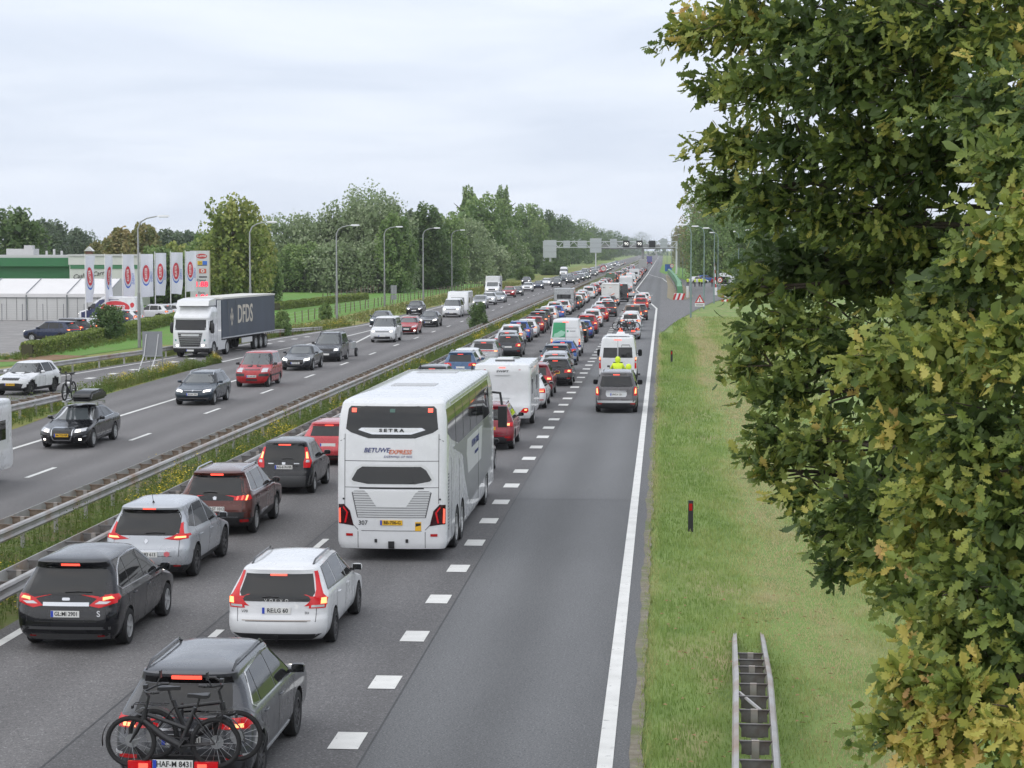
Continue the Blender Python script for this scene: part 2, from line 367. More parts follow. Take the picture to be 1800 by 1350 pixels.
poly_sheet('median', [(-16.72, 10), (-16.72, FAR), (-12.52, FAR), (-12.52, 10)], -0.03, mix_mat('median_soil', [(0.12, 0.15, 0.04), (0.17, 0.13, 0.07), (0.09, 0.14, 0.03)], [(0.5, 1.2), (0.52, 0.55), (0.1, 0.1)], bump=0.6, bscale=6), 'weedy central reservation')


# gritty, ragged edge between asphalt and grass
er = random.Random(9); mb = MB(); ys = [20+.6*i for i in range(250)]; xa = [-.41-.05*er.random()-.03*math.sin(y*.9) for y in ys]; xb = [-.30+.08*er.random() for y in ys]
for i in range(len(ys)-1): mb.add([(xa[i], ys[i], .006), (xb[i], ys[i], .006), (xb[i+1], ys[i+1], .006), (xa[i+1], ys[i+1], .006)], [(0, 1, 2, 3)])
struct(mb.build('soil_edge', mix_mat('gritty_edge', [(.17, .15, .11), (.23, .21, .17), (.13, .16, .06)], [(5., 1.5), (.5, .55), (.1, .1)], bump=.6, bscale=30)), 'gritty soil edge beside the right lane')
# ------------------------------------------------------------------ vehicles
def paint(name, c, metal=0.0, rough=0.28):
    return mat('paint_'+name, c, rough, metal, 0.22, coat=0.7, var=0.05, vscale=2.0, rvar=0.08)
PAINT = {
 'white': paint('white', (0.66, 0.67, 0.685)), 'silver': paint('silver', (0.42, 0.44, 0.47), 0.4, 0.3), 'lightgrey': paint('lightgrey', (0.33, 0.34, 0.35), 0.35),
 'grey': paint('grey', (0.062, 0.065, 0.073), 0.3), 'darkgrey': paint('darkgrey', (0.03, 0.033, 0.04), 0.3), 'black': paint('black', (0.005, 0.0055, 0.008)),
 'navy': paint('navy', (0.015, 0.025, 0.06), 0.2), 'blue': paint('blue', (0.03, 0.09, 0.30), 0.25), 'steelblue': paint('steelblue', (0.05, 0.10, 0.19), 0.35),
 'red': paint('red', (0.36, 0.018, 0.022)), 'darkred': paint('darkred', (0.19, 0.012, 0.022), 0.2), 'brown': paint('brown', (0.085, 0.02, 0.014), 0.3),
 'bronze': paint('bronze', (0.14, 0.10, 0.075), 0.4), 'bluegrey': paint('bluegrey', (0.02, 0.034, 0.05), 0.3), 'pinkred': paint('pinkred', (0.45, 0.05, 0.06), 0.2),
 'taupe': paint('taupe', (0.105, 0.10, 0.105), 0.3), 'beige': paint('beige', (0.42, 0.40, 0.36), 0.3), 'green': paint('green', (0.05, 0.09, 0.05), 0.2),
 'lightblue': paint('lightblue', (0.18, 0.33, 0.55), 0.2), 'offwhite': paint('offwhite', (0.64, 0.64, 0.62)),
}
M_GLASS = mat('tinted_glass', (0.006, 0.007, 0.008), 0.03, 0.0, 0.5)
M_GLASSF = mat('windscreen_sky_tone', (0.07, 0.08, 0.085), 0.03, 0.0, 0.9)  # pale grey-blue base paints in the reflected sky
M_BLK = mat('black_plastic', (0.018, 0.018, 0.02), 0.5, var=0.2, vscale=6)
M_GLOSSBLK = mat('gloss_black', (0.008, 0.008, 0.009), 0.12)
M_DKTRIM = mat('grey_plastic', (0.07, 0.072, 0.075), 0.45)
M_CHROME = mat('chrome', (0.50, 0.51, 0.53), 0.22, 1.0)
M_ALU = mat('alloy', (0.50, 0.51, 0.52), 0.35, 0.45)
M_ALUD = mat('dark_alloy', (0.10, 0.10, 0.105), 0.35, 0.6)
M_TYRE = mat('tyre', (0.016, 0.016, 0.017), 0.8, bump=0.2)
M_REDL = mat('red_lens', (0.42, 0.006, 0.010), 0.12, emit=(1.0, 0.02, 0.03), estr=0.10)
M_REDOFF = mat('red_reflector', (0.40, 0.01, 0.012), 0.15)
M_BRAKE = mat('lit_brake_lamp', (0.8, 0.1, 0.06), 0.3, emit=(1.0, 0.08, 0.05), estr=1.2)
M_BRAKEC = mat('lit_brake_core', (0.9, 0.4, 0.2), 0.3, emit=(1.0, 0.30, 0.10), estr=1.5)
M_CLEAR = mat('clear_lens', (0.55, 0.56, 0.58), 0.12, 0.2)
M_HEAD = mat('lit_headlamp', (0.9, 0.9, 0.85), 0.2, emit=(1.0, 0.93, 0.82), estr=3.0)
M_AMBER = mat('amber_lens', (0.8, 0.28, 0.03), 0.2)
M_PLW = mat('plate_white', (0.72, 0.72, 0.70), 0.4); M_PLY = mat('plate_yellow', (0.72, 0.42, 0.02), 0.4); M_PLB = mat('plate_blue', (0.02, 0.06, 0.45), 0.4)
M_INK = mat('black_ink', (0.01, 0.01, 0.012), 0.5)
M_CHASSIS = mat('chassis_black', (0.02, 0.02, 0.02), 0.7, var=0.3)

def interp(tab, z):
    if z <= tab[0][0]: return tab[0][1]
    if z >= tab[-1][0]: return tab[-1][1]
    n = len(tab)
    for i in range(n-1):
        z0, a = tab[i]; z1, b = tab[i+1]
        if z0 <= z <= z1:
            h = z1-z0
            if h < 1e-6: return b
            d = (b-a)/h
            dm = (a-tab[i-1][1])/(z0-tab[i-1][0]) if i > 0 else d
            dp = (tab[i+2][1]-b)/(tab[i+2][0]-z1) if i+2 < n else d
            m0 = 0.0 if dm*d <= 0 else 2*dm*d/(dm+d)
            m1 = 0.0 if dp*d <= 0 else 2*dp*d/(dp+d)
            t = (z-z0)/h
            return (2*t**3-3*t*t+1)*a + (t**3-2*t*t+t)*h*m0 + (-2*t**3+3*t*t)*b + (t**3-t*t)*h*m1
def body_data(P):
    L, H = P['L'], P['H']; z0 = P['z0']; cap = P.get('cap', 0.09); zc = H-cap
    nz = P.get('nz', 34); zs = [z0+(zc-z0)*i/nz for i in range(nz+1)]
    for k in P.get('zx', []): zs.append(k)
    zs = sorted(set(round(z, 4) for z in zs))
    NS, NC, NE = P.get('ns', 14), 6, 8
    rr, rf = P.get('rr', (0.30, 0.20)), P.get('rf', (0.40, 0.38))
    def ring(yr, yf, w, z, k=1.0):
        c = (yr+yf)/2; yr = c+(yr-c)*k; yf = c+(yf-c)*k; w = w*k
        rx, ry = min(rr[0], w*0.6), min(rr[1], (yf-yr)*0.3)
        fx, fy = min(rf[0], w*0.6), min(rf[1], (yf-yr)*0.3)
        pts = []
        for i in range(NE):                       # rear centre to rear right corner
            pts.append(((w-rx)*i/NE, yr))
        for i in range(NC):
            t = PI/2*i/NC; pts.append((w-rx+rx*math.sin(t), yr+ry*(1-math.cos(t))))
        for i in range(NS):
            pts.append((w, yr+ry+(yf-fy-yr-ry)*i/NS))
        for i in range(NC):
            t = PI/2*i/NC; pts.append((w-fx+fx*math.cos(t), yf-fy+fy*math.sin(t)))
        for i in range(NE+1):
            pts.append(((w-fx)*(1-i/NE), yf))
        rb, fb = P.get('rbow', 0.06), P.get('fbow', 0.14)
        mid = (yr+yf)/2
        out = []
        for x, y in pts:
            u = (x/w)**2 if w > 1e-6 else 0
            e = max(0.0, (mid-y)/(mid-yr)) if y < mid else max(0.0, (y-mid)/(yf-mid))
            b = (rb if y < mid else -fb)*u*e**4
            out.append((x, y+b, z))
        full = out + [(-x, y, z) for x, y, z in reversed(out[1:-1])]
        return full
    rings = []
    for z in zs:
        rings.append(ring(-L/2+interp(P['rear'], z), L/2-interp(P['front'], z), interp(P['width'], z), z))
    yr, yf, w = -L/2+interp(P['rear'], zc), L/2-interp(P['front'], zc), interp(P['width'], zc)
    for t in (18, 36, 52, 66, 77, 85):
        t = R(t); rings.append(ring(yr, yf, w, zc+cap*math.sin(t), math.cos(t)**P.get('capp', 0.75)))
    n = len(rings[0]); V = [v for r in rings for v in r]; F = []
    for i in range(len(rings)-1):
        for k in range(n):
            a, b = i*n+k, i*n+(k+1) % n
            F.append((a, b, b+n, a+n))
    F.append(tuple(range(n-1, -1, -1))); F.append(tuple(range((len(rings)-1)*n, len(rings)*n)))
    return V, F, n
def make_body(P):
    V, F, n = body_data(P)
    bvh = BVHTree.FromPolygons(V, F)
    me = bpy.data.meshes.new('body'); me.from_pydata(V, [], F)
    me.materials.append(PAINT['white']); me.materials.append(P.get('cladmat', M_BLK)); me.materials.append(M_CHASSIS)
    clad = P.get('clad', 0.0); mi = []
    arch = [(y-P['L']/2, P['wr']+P.get('archx', 0.05)) for y in P['axles']]
    archclad = P.get('archclad', 0.0)
    for f in F:
        zc = sum(V[i][2] for i in f)/len(f); yc = sum(V[i][1] for i in f)/len(f); xc = abs(sum(V[i][0] for i in f)/len(f))
        m = 1 if zc < clad else 0
        if archclad and xc > P['W']/2-0.15:
            for ya, ra in arch:
                if math.hypot(yc-ya, zc-P['wr']) < ra+archclad: m = 1
        mi.append(m)
    me.polygons.foreach_set('material_index', mi)
    # wheel arches: real openings
    cut = MB()
    for ya, ra in arch:
        for s in (-1, 1):
            cut.lathe([(0.0001, s*(P['W']/2-0.42)), (ra, s*(P['W']/2-0.42)), (ra, s*(P['W']/2+0.3)), (0.0001, s*(P['W']/2+0.3))], 28, 0, 'X', (0, ya, P['wr']))
    cm = cut.mesh('cut', [M_CHASSIS]); bmc = bmesh.new(); bmc.from_mesh(cm); bmesh.ops.remove_doubles(bmc, verts=bmc.verts, dist=0.001); bmesh.ops.recalc_face_normals(bmc, faces=bmc.faces); bmc.to_mesh(cm); bmc.free()
    bo = bpy.data.objects.new('t1', me); co = bpy.data.objects.new('t2', cm); COL.objects.link(bo); COL.objects.link(co)
    bmb = bmesh.new(); bmb.from_mesh(me); bmesh.ops.recalc_face_normals(bmb, faces=bmb.faces); bmb.to_mesh(me); bmb.free()
    md = bo.modifiers.new('b', 'BOOLEAN'); md.operation = 'DIFFERENCE'; md.object = co; md.solver = 'EXACT'; md.material_mode = 'TRANSFER'
    dg = bpy.context.evaluated_depsgraph_get(); dg.update()
    out = bpy.data.meshes.new_from_object(bo.evaluated_get(dg)); out.name = 'body'
    bpy.data.objects.remove(bo); bpy.data.objects.remove(co)
    out.shade_smooth(); out.set_sharp_from_angle(angle=R(42))
    return out, bvh
def span(poly, v):
    us = []
    for (u0, v0), (u1, v1) in zip(poly, poly[1:]+poly[:1]):
        if v0 == v1: continue
        if min(v0, v1) <= v <= max(v0, v1): us.append(u0+(u1-u0)*(v-v0)/(v1-v0))
    return (min(us), max(us)) if us else None
def patch(bvh, axis, poly, off=0.004, cols=8, dv=0.06, rim=0.025, mirror=False, mb=None, mi=0):
    mb = mb or MB()
    vs = [p[1] for p in poly]; lo, hi = min(vs), max(vs); e = max((hi-lo)*1e-3, 1.2e-4)
    n = max(1, int((hi-lo)/dv)); rows = sorted(set([round(lo+e+(hi-lo-2*e)*i/n, 4) for i in range(n+1)] + [round(min(hi-e, max(lo+e, v)), 4) for v in vs]))
    rows = [r for i, r in enumerate(rows) if i == 0 or r-rows[i-1] > 1e-3]
    grid = []
    for v in rows:
        s = span(poly, v)
        if s is None: continue
        line = []
        for i in range(cols+1):
            u = s[0]+(s[1]-s[0])*i/cols; hit = None; uu, vv = u, v
            for _ in range(14):
                if axis == 'R': o, d = Vector((uu, -30, vv)), Vector((0, 1, 0))
                elif axis == 'F': o, d = Vector((uu, 30, vv)), Vector((0, -1, 0))
                elif axis == 'S': o, d = Vector((30, uu, vv)), Vector((-1, 0, 0))
                else: o, d = Vector((uu, vv, 30)), Vector((0, 0, -1))
                h = bvh.ray_cast(o, d)
                if h[0] is not None:
                    nn = h[1]
                    if nn.dot(d) > 0: nn = -nn
                    hit = h[0] + nn*off; break
                if axis in 'RF': uu *= 0.985
                elif axis == 'S': vv -= 0.006
                else: uu *= 0.98; vv *= 0.98
            if hit is None: hit = Vector((0, 0, 0.5))
            line.append((hit, d))
        grid.append(line)
    nr, nc = len(grid), cols+1
    V = [p[0] for ln in grid for p in ln]; F = [(r*nc+c, r*nc+c+1, (r+1)*nc+c+1, (r+1)*nc+c) for r in range(nr-1) for c in range(nc-1)]
    bd = [c for c in range(nc)] + [r*nc+nc-1 for r in range(1, nr)] + [(nr-1)*nc+c for c in range(nc-2, -1, -1)] + [r*nc for r in range(nr-2, 0, -1)]
    D = [p[1] for ln in grid for p in ln]; base = len(V)
    for i in bd: V.append(V[i]+D[i]*rim)
    for k in range(len(bd)):
        k2 = (k+1) % len(bd); F.append((bd[k], base+k, base+k2, bd[k2]))
    if mirror: V = [Vector((-p.x, p.y, p.z)) for p in V]; F = [tuple(reversed(f)) for f in F]
    mb.add(V, F, mi)
    return mb
def hitp(bvh, axis, u, v, off=0.0):
    if axis == 'R': o, d = Vector((u, -30, v)), Vector((0, 1, 0))
    elif axis == 'F': o, d = Vector((u, 30, v)), Vector((0, -1, 0))
    elif axis == 'S': o, d = Vector((30, u, v)), Vector((-1, 0, 0))
    else: o, d = Vector((u, v, 30)), Vector((0, 0, -1))
    h = bvh.ray_cast(o, d)
    p = h[0] if h[0] is not None else Vector((0, 0, 0.5))
    return p - d*off
def mirror_poly(poly): return [(-u, v) for u, v in poly]

# wheels ------------------------------------------------------------
_WH = {}
def wheel_meshes(r, w=0.21, style=0, dark=False, steel=False):
    k = (r, w, style, dark)
    if k in _WH: return _WH[k]
    t = MB(); s = 0.03
    t.lathe([(r*0.62, -w/2+0.01), (r*0.66, -w/2), (r*0.93, -w/2), (r-0.004, -w/2+s), (r, -w/4), (r, w/4), (r-0.004, w/2-s), (r*0.93, w/2), (r*0.66, w/2), (r*0.62, w/2-0.01), (r*0.62, -w/2+0.01)], 28)
    rm = MB(); rr = r*0.65; silver, dk = 0, 1
    rm.lathe([(0.0001, w/2-0.07), (rr*0.95, w/2-0.07)], 24, dk)
    rm.lathe([(rr, w/2-0.09), (rr, w/2-0.005), (rr*0.90, w/2-0.004), (rr*0.88, w/2-0.06)], 24, silver)
    ns = (5, 10, 7)[style % 3]; sw = (0.085, 0.035, 0.05)[style % 3]
    for i in range(ns):
        a = 2*PI*i/ns
        for tw in ((0.0,) if style != 0 else (-0.11, 0.11)):
            c, sn = math.cos(a+tw), math.sin(a+tw); c0, s0 = math.cos(a), math.sin(a)
            hw = sw/2*(0.6 if style == 0 else 1)
            pi, po = (rr*0.12*c0, rr*0.12*s0), (rr*0.93*c, rr*0.93*sn)
            nx, ny = -sn, c
            x0, x1 = w/2-0.02, w/2-0.012
            V = [(x0, pi[0]-nx*hw*1.1, pi[1]-ny*hw*1.1), (x0, pi[0]+nx*hw*1.1, pi[1]+ny*hw*1.1), (x1, po[0]+nx*hw, po[1]+ny*hw), (x1, po[0]-nx*hw, po[1]-ny*hw)]
            V += [(v[0]-0.04, v[1], v[2]) for v in V]
            rm.add(V, [(0, 1, 2, 3), (0, 4, 5, 1), (1, 5, 6, 2), (2, 6, 7, 3), (3, 7, 4, 0)], silver)
    rm.lathe([(0.0001, w/2-0.012), (rr*0.16, w/2-0.014), (rr*0.2, w/2-0.05)], 14, silver)
    _WH[k] = (t.mesh('wheel', M_TYRE, 40), rm.mesh('rim', [M_ALUD if dark else M_ALU, M_GLOSSBLK], 35))
    return _WH[k]

class Proto:
    """a kind of vehicle: list of parts (name, mesh, level, loc, rot, paintslot, children)"""
    def __init__(s, P): s.P = P; s.parts = []
    def add(s, name, me, lvl=0, loc=None, rot=None, painted=False, kids=None, label=None, maxl=9):
        s.parts.append((name, me, lvl, loc, rot, painted, kids or [], label, maxl)); return s
def strip_poly(x0, z0, x1, z1, w):
    d = Vector((x1-x0, z1-z0)).normalized(); n = Vector((-d.y, d.x))*w/2
    return [(x0-n.x, z0-n.y), (x1-n.x, z1-n.y), (x1+n.x, z1+n.y), (x0+n.x, z0+n.y)]

def make_car(**K):
    P = dict(z0=0.2, wr=0.32, rim=0, dark=False, clad=0.0, plate='w', lit=True, rails=None, hood=True, bench=True)
    P.update(K); L, W, H = P['L'], P['W'], P['H']
    pr = Proto(P)
    body, bvh = make_body(P); pr.bvh = bvh
    pr.add('body', body, 0, painted=True)
    Y = lambda y: y-L/2          # tables give y from the rear bumper
    # glass
    if P.get('rearwin'):
        if P.get('rearblack'):
            pr.add('tailgate_trim', patch(bvh, 'R', P['rearblack'], 0.003, 12, 0.05).mesh('tailgate_trim', M_GLOSSBLK, 40), 0)
        pr.add('rear_window', patch(bvh, 'R', P['rearwin'], 0.006, 14, 0.05, .012).mesh('rear_window', M_GLASS, 40), 0)
    pr.add('windscreen', patch(bvh, 'F', P['windscreen'], 0.005, 14, 0.05).mesh('windscreen', M_GLASSF, 40), 0)
    for mir in (False, True):
        mbj = MB()
        for poly in P.get('sidewin', []):
            pl = [(Y(u), v) for u, v in poly]
            patch(bvh, 'S', pl, 0.005, 8, 0.08, mirror=mir, mb=mbj)
            if P.get('near'):
                pr.add('side_window', patch(bvh, 'S', pl, 0.005, 8, 0.05, .012, mirror=mir).mesh('side_window', M_GLASS, 40), 1)
        if P.get('sidewin'): pr.add('side_window', mbj.mesh('side_window', M_GLASS, 40), 0, maxl=0 if P.get('near') else 9)
        if P.get('dlo'):
            mt = MB(); pts = [(Y(u), v) for u, v in P['dlo']]
            for a, b in zip(pts, pts[1:]+pts[:1]):
                patch(bvh, 'S', strip_poly(*a, *b, 0.022), 0.008, 6, 0.04, 0.01, mir, mt)
            pr.add('window_trim', mt.mesh('window_trim', P.get('dlomat', M_CHROME), 40), 1)
        for u in P.get('doors', []):
            mt = MB(); patch(bvh, 'S', [(Y(u)-.006, P.get('sill', 0.34)), (Y(u)+.006, P.get('sill', 0.34)), (Y(u)+.006+P.get('doorlean', 0.03), P['belt']-0.02), (Y(u)-.006+P.get('doorlean', 0.03), P['belt']-0.02)], 0.002, 1, 0.06, 0.004, mir, mt)
            pr.add('door_seam', mt.mesh('door_seam', M_BLK), 2)
        for u in P.get('handles', []):
            p = hitp(bvh, 'S', Y(u), P['belt']-0.13, 0.016); s = -1 if mir else 1
            mh = MB(); mh.tube([(s*(p.x-0.02), p.y-0.10, p.z), (s*p.x, p.y-0.08, p.z+.004), (s*p.x, p.y+0.08, p.z+.004), (s*(p.x-0.02), p.y+0.10, p.z)], 0.014, 6)
            pr.add('door_handle', mh.mesh('door_handle', P.get('handlemat', PAINT['white']), 50), 1, painted=P.get('handlemat') is None)
    # lights
    for mir in (False, True):
        for poly in P.get('tail', []):
            me = patch(bvh, 'R', poly, 0.010, 8, 0.04, 0.04, mir).mesh('tail_light', M_REDL, 40)
            kids = []
            for kp, km in P.get('taillit', [])[:1] if poly is P['tail'][0] else []:
                if P['lit']: kids.append(('lamp', patch(bvh, 'R', kp, 0.016, 4, 0.03, 0.01, mir).mesh('lamp', km, 40)))
            for kp, km in (P.get('taillit', [])[1:] if poly is P['tail'][0] else []):
                kids.append(('lamp', patch(bvh, 'R', kp, 0.015, 4, 0.03, 0.01, mir).mesh('lamp', km, 40)))
            pr.add('tail_light', me, 0, kids=kids)
        for poly in P.get('tailside', []):
            pr.add('tail_light', patch(bvh, 'S', [(Y(u), v) for u, v in poly], 0.009, 4, 0.04, 0.02, mir).mesh('tail_light', M_REDL, 40), 1)
        for poly in P.get('reflect', []):
            pr.add('reflector', patch(bvh, 'R', poly, 0.008, 3, 0.05, 0.01, mir).mesh('reflector', M_REDOFF, 40), 1)
        for poly in P.get('head', []):
            kids = []
            if P.get('headlit'): kids.append(('lamp', patch(bvh, 'F', P['headlit'], 0.016, 5, 0.03, 0.01, mir).mesh('lamp', M_HEAD, 40)))
            pr.add('headlight', patch(bvh, 'F', poly, 0.009, 8, 0.04, 0.03, mir).mesh('headlight', M_CLEAR, 40), 0, kids=kids)
    if P.get('brake'):
        pr.add('brake_light', patch(bvh, 'R', P['brake'], P.get('brakeoff', 0.012), 4, 0.02, 0.03).mesh('brake_light', M_BRAKE if P['lit'] else M_REDOFF, 40), 0)
    if P.get('grille'):
        kids = []
        if P.get('grillebars'):
            z0, z1 = min(p[1] for p in P['grille']), max(p[1] for p in P['grille'])
            for i in range(P['grillebars']):
                z = z0+(z1-z0)*(i+0.5)/P['grillebars']; s = span(P['grille'], z)
                kids.append(('grille_bar', patch(bvh, 'F', [(s[0]+.01, z-.012), (s[1]-.01, z-.012), (s[1]-.01, z+.012), (s[0]+.01, z+.012)], 0.014, 10, 0.05, 0.01).mesh('grille_bar', P.get('barmat', M_CHROME), 40)))
        pr.add('grille', patch(bvh, 'F', P['grille'], 0.006, 10, 0.04).mesh('grille', M_GLOSSBLK, 40), 0, kids=kids)
    if P.get('grilleframe'):
        mt = MB(); pts = P['grilleframe']
        for a, b in zip(pts, pts[1:]+pts[:1]): patch(bvh, 'F', strip_poly(*a, *b, 0.035), 0.012, 8, 0.03, 0.012, False, mt)
        pr.add('grille_frame', mt.mesh('grille_frame', M_CHROME, 40), 1)
    if P.get('intake'):
        pr.add('air_intake', patch(bvh, 'F', P['intake'], 0.005, 10, 0.04).mesh('air_intake', M_BLK, 40), 0)
    # extra flat pieces: (name, axis, poly, material or None for paint, off, level, both)
    for nm, ax, poly, m, off, lvl, both in P.get('extra', []):
        pl = [(Y(u), v) for u, v in poly] if ax == 'S' else ([(u, Y(v)) for u, v in poly] if ax == 'T' else poly)
        for mir in ((False, True) if both else (False,)):
            pr.add(nm, patch(bvh, ax, pl, off, 10, 0.05, 0.02, mir).mesh(nm, m or PAINT['white'], 40), lvl, painted=m is None)
    if P.get('near') and P.get('tail') and P.get('rearwin') and L < 6:
        sm_ = MB(); zb = P.get('seamz', P['belt']*.55); xs_ = P['W']/2*.76; zt_ = P['rearwin'][0][1]-.02
        for a, b in (((-xs_, zb), (xs_, zb)), ((xs_, zb), (xs_*1.02, zt_)), ((-xs_, zb), (-xs_*1.02, zt_))): patch(bvh, 'R', strip_poly(*a, *b, .010), .0025, 8 if a[1] == b[1] else 1, .05, .004, False, sm_)
        pr.add('tailgate_seam', sm_.mesh('tailgate_seam', M_BLK), 2)
        fm = MB(); patch(bvh, 'S', [(Y(P['axles'][0])-.02, P['belt']-.24), (Y(P['axles'][0])+.16, P['belt']-.24), (Y(P['axles'][0])+.16, P['belt']-.08), (Y(P['axles'][0])-.02, P['belt']-.08)], .003, 3, .05, .004, False, fm)
        pr.add('fuel_flap', fm.mesh('fuel_flap', PAINT['white']), 2, painted=True)
    # mirrors
    mz, my = P['belt']+0.03, L-P['mirror']
    for s in (-1, 1):
        p = hitp(bvh, 'S', Y(my), mz)
        mm = MB(); x = p.x+0.15
        ms = P.get('mirsize', (0.21, 0.14, 0.14))
        vs = []; n = 10
        for yy, k in ((-ms[1]*0.5, 0.92), (-ms[1]*0.3, 1.0), (ms[1]*0.2, 0.85), (ms[1]*0.5, 0.4)):
            for i in range(n):
                a = 2*PI*i/n; vs.append((s*(x+ms[0]/2*k*math.copysign(abs(math.cos(a))**0.6, math.cos(a))), Y(my)+yy, mz+0.03+ms[2]/2*k*math.copysign(abs(math.sin(a))**0.6, math.sin(a))))
        fs = [(r*n+i, r*n+(i+1) % n, (r+1)*n+(i+1) % n, (r+1)*n+i) for r in range(3) for i in range(n)] + [tuple(range(n-1, -1, -1)), tuple(range(3*n, 4*n))]
        mm.add(vs, fs, 0)
        mm.box((s*(p.x+0.03), Y(my), mz-0.02), (0.14, 0.07, 0.05), 1)
        gl = MB(); gl.prism([(s*(x-ms[0]*.42), mz+.03-ms[2]*.40), (s*(x+ms[0]*.42), mz+.03-ms[2]*.40), (s*(x+ms[0]*.40), mz+.03+ms[2]*.38), (s*(x-ms[0]*.38), mz+.03+ms[2]*.38)], Y(my)-ms[1]*.5-.004, Y(my)-ms[1]*.5+.02, 'Y')
        pr.add('mirror', mm.mesh('mirror', [P.get('mirmat', PAINT['white']), M_BLK], 40), 0, painted=P.get('mirmat') is None, kids=[('mirror_glass', gl.mesh('mirror_glass', M_GLASS))] if P.get('near') else [])
    # wheels
    for ya in P['axles']:
        for s in (-1, 1):
            wm = wheel_meshes(P['wr'], P.get('ww', 0.21), P['rim'], P['dark'])
            pr.add('wheel', wm[0], 0, (s*(W/2-P.get('ww', 0.21)/2-0.012), Y(ya), P['wr']), (0, 0, 0 if s > 0 else PI), kids=[('rim', wm[1])])
    # roof rails
    if P.get('rails'):
        x, y0, y1, m = P['rails']
        for s in (-1, 1):
            mb = MB(); pts = []
            for i in range(9):
                y = Y(y0+(y1-y0)*i/8); q = hitp(bvh, 'T', x, y)
                lift = 0.055 if 0 < i < 8 else -0.01
                pts.append((s*x, y, q.z+lift))
            mb.tube(pts, 0.02, 6)
            pr.add('roof_rail', mb.mesh('roof_rail', m, 40), 1)
    if P.get('antenna'):
        y = Y(P['antenna'][0]); q = hitp(bvh, 'T', 0.0, y); mb = MB(); l = P['antenna'][1]
        mb.tube([(0, y, q.z), (0, y-0.02, q.z+0.04)], [0.03, 0.012], 8); mb.tube([(0, y-0.02, q.z+0.03), (0, y-0.02-l*0.5, q.z+0.03+l*0.85)], [0.007, 0.004], 5)
        pr.add('antenna', mb.mesh('antenna', M_BLK), 1)
    if P.get('wiper'):
        z, x0, x1 = P['wiper']; mb = MB()
        mb.tube([hitp(bvh, 'R', x0, z, 0.03), hitp(bvh, 'R', (x0+x1)/2, z+.015, 0.03), hitp(bvh, 'R', x1, z+.005, 0.03)], 0.011, 5)
        pr.add('wiper', mb.mesh('wiper', M_BLK), 2)
    # number plates
    def plate(axis, z, text, col, rot, lvl, x=0.0):
        p = hitp(bvh, axis, x, z, 0.012); pm = MB()
        pm.box((0, 0, 0), (0.52, 0.012, 0.115), 0)
        pm.box((-0.235, -0.003 if axis == 'R' else -0.003, 0), (0.045, 0.012, 0.110), 1)
        me = pm.mesh('number_plate', [M_PLY if col == 'y' else M_PLW, M_PLB])
        kids = [('plate_lettering', text_mesh(text, 0.105, M_INK, bold=0.0015, sx=0.86 if len(text) > 8 else 0.95), (0.022, -0.0085, 0.0), ROT_R)] if text else []
        pr.add('number_plate', me, lvl, (p.x, p.y, p.z), (P.get('platetilt', 0.0) if axis == 'R' else 0, 0, 0 if axis == 'R' else PI), kids=kids)
    if P.get('rplate'): plate('R', P['rplate'][0], P['rplate'][1], P['rplate'][2], ROT_R, 0 if P.get('near') else 1)
    if P.get('fplate'): plate('F', P['fplate'][0], P['fplate'][1], P['fplate'][2], ROT_F, 1)
    for nm, axis, u, v, txt, size, m, kw in P.get('texts', []):
        uu = Y(u) if axis in 'SL' else u
        kw = dict(kw); p = hitp(bvh, 'S' if axis == 'L' else axis, uu, v, kw.pop('off', 0.012))
        if axis == 'L': p = Vector((-p.x, p.y, p.z))
        pr.add(nm, text_mesh(txt, size, m, **kw), 1, (p.x, p.y, p.z), {'R': ROT_R, 'F': ROT_F, 'S': ROT_S, 'L': ROT_L}[axis])
    return pr

FRONTS = {'windscreen', 'headlight', 'grille', 'air_intake', 'grille_frame'}; REARS = {'rear_window', 'tail_light', 'brake_light', 'reflector', 'tailgate_trim'}
def place(pr, name, x, y, col, label, cat, group, lvl=1, rz=0.0, rear=True, z=0.0):
    """rear=True: (x, y) is the middle of the rear bumper on the road; else the front bumper of an oncoming vehicle"""
    L = pr.P['L']
    if rear: cx, cy = x - math.sin(rz)*L/2, y + math.cos(rz)*L/2; hz = rz
    else:
        hz = PI + rz; cx, cy = x + math.sin(hz)*L/2, y - math.cos(hz)*L/2
    t = thing(name, label, cat, (cx, cy, z), hz, group)
    for (nm, me, lv, loc, rot, painted, kids, plabel, maxl) in pr.parts:
        if lv > lvl or (maxl < lvl): continue
        if lvl == 0 and nm in (FRONTS if rear else REARS): continue
        o = obj(nm, me, t, loc, rot)
        if plabel: o['label'] = plabel
        if painted and o.material_slots:
            o.material_slots[0].link = 'OBJECT'; o.material_slots[0].material = PAINT[col]
        if lvl > 0:
            for kd in kids:
                obj(kd[0], kd[1], o, kd[2] if len(kd) > 2 else None, kd[3] if len(kd) > 3 else None)
        else:
            for kd in kids:
                if kd[0] == 'lamp': obj(kd[0], kd[1], o)
    return t
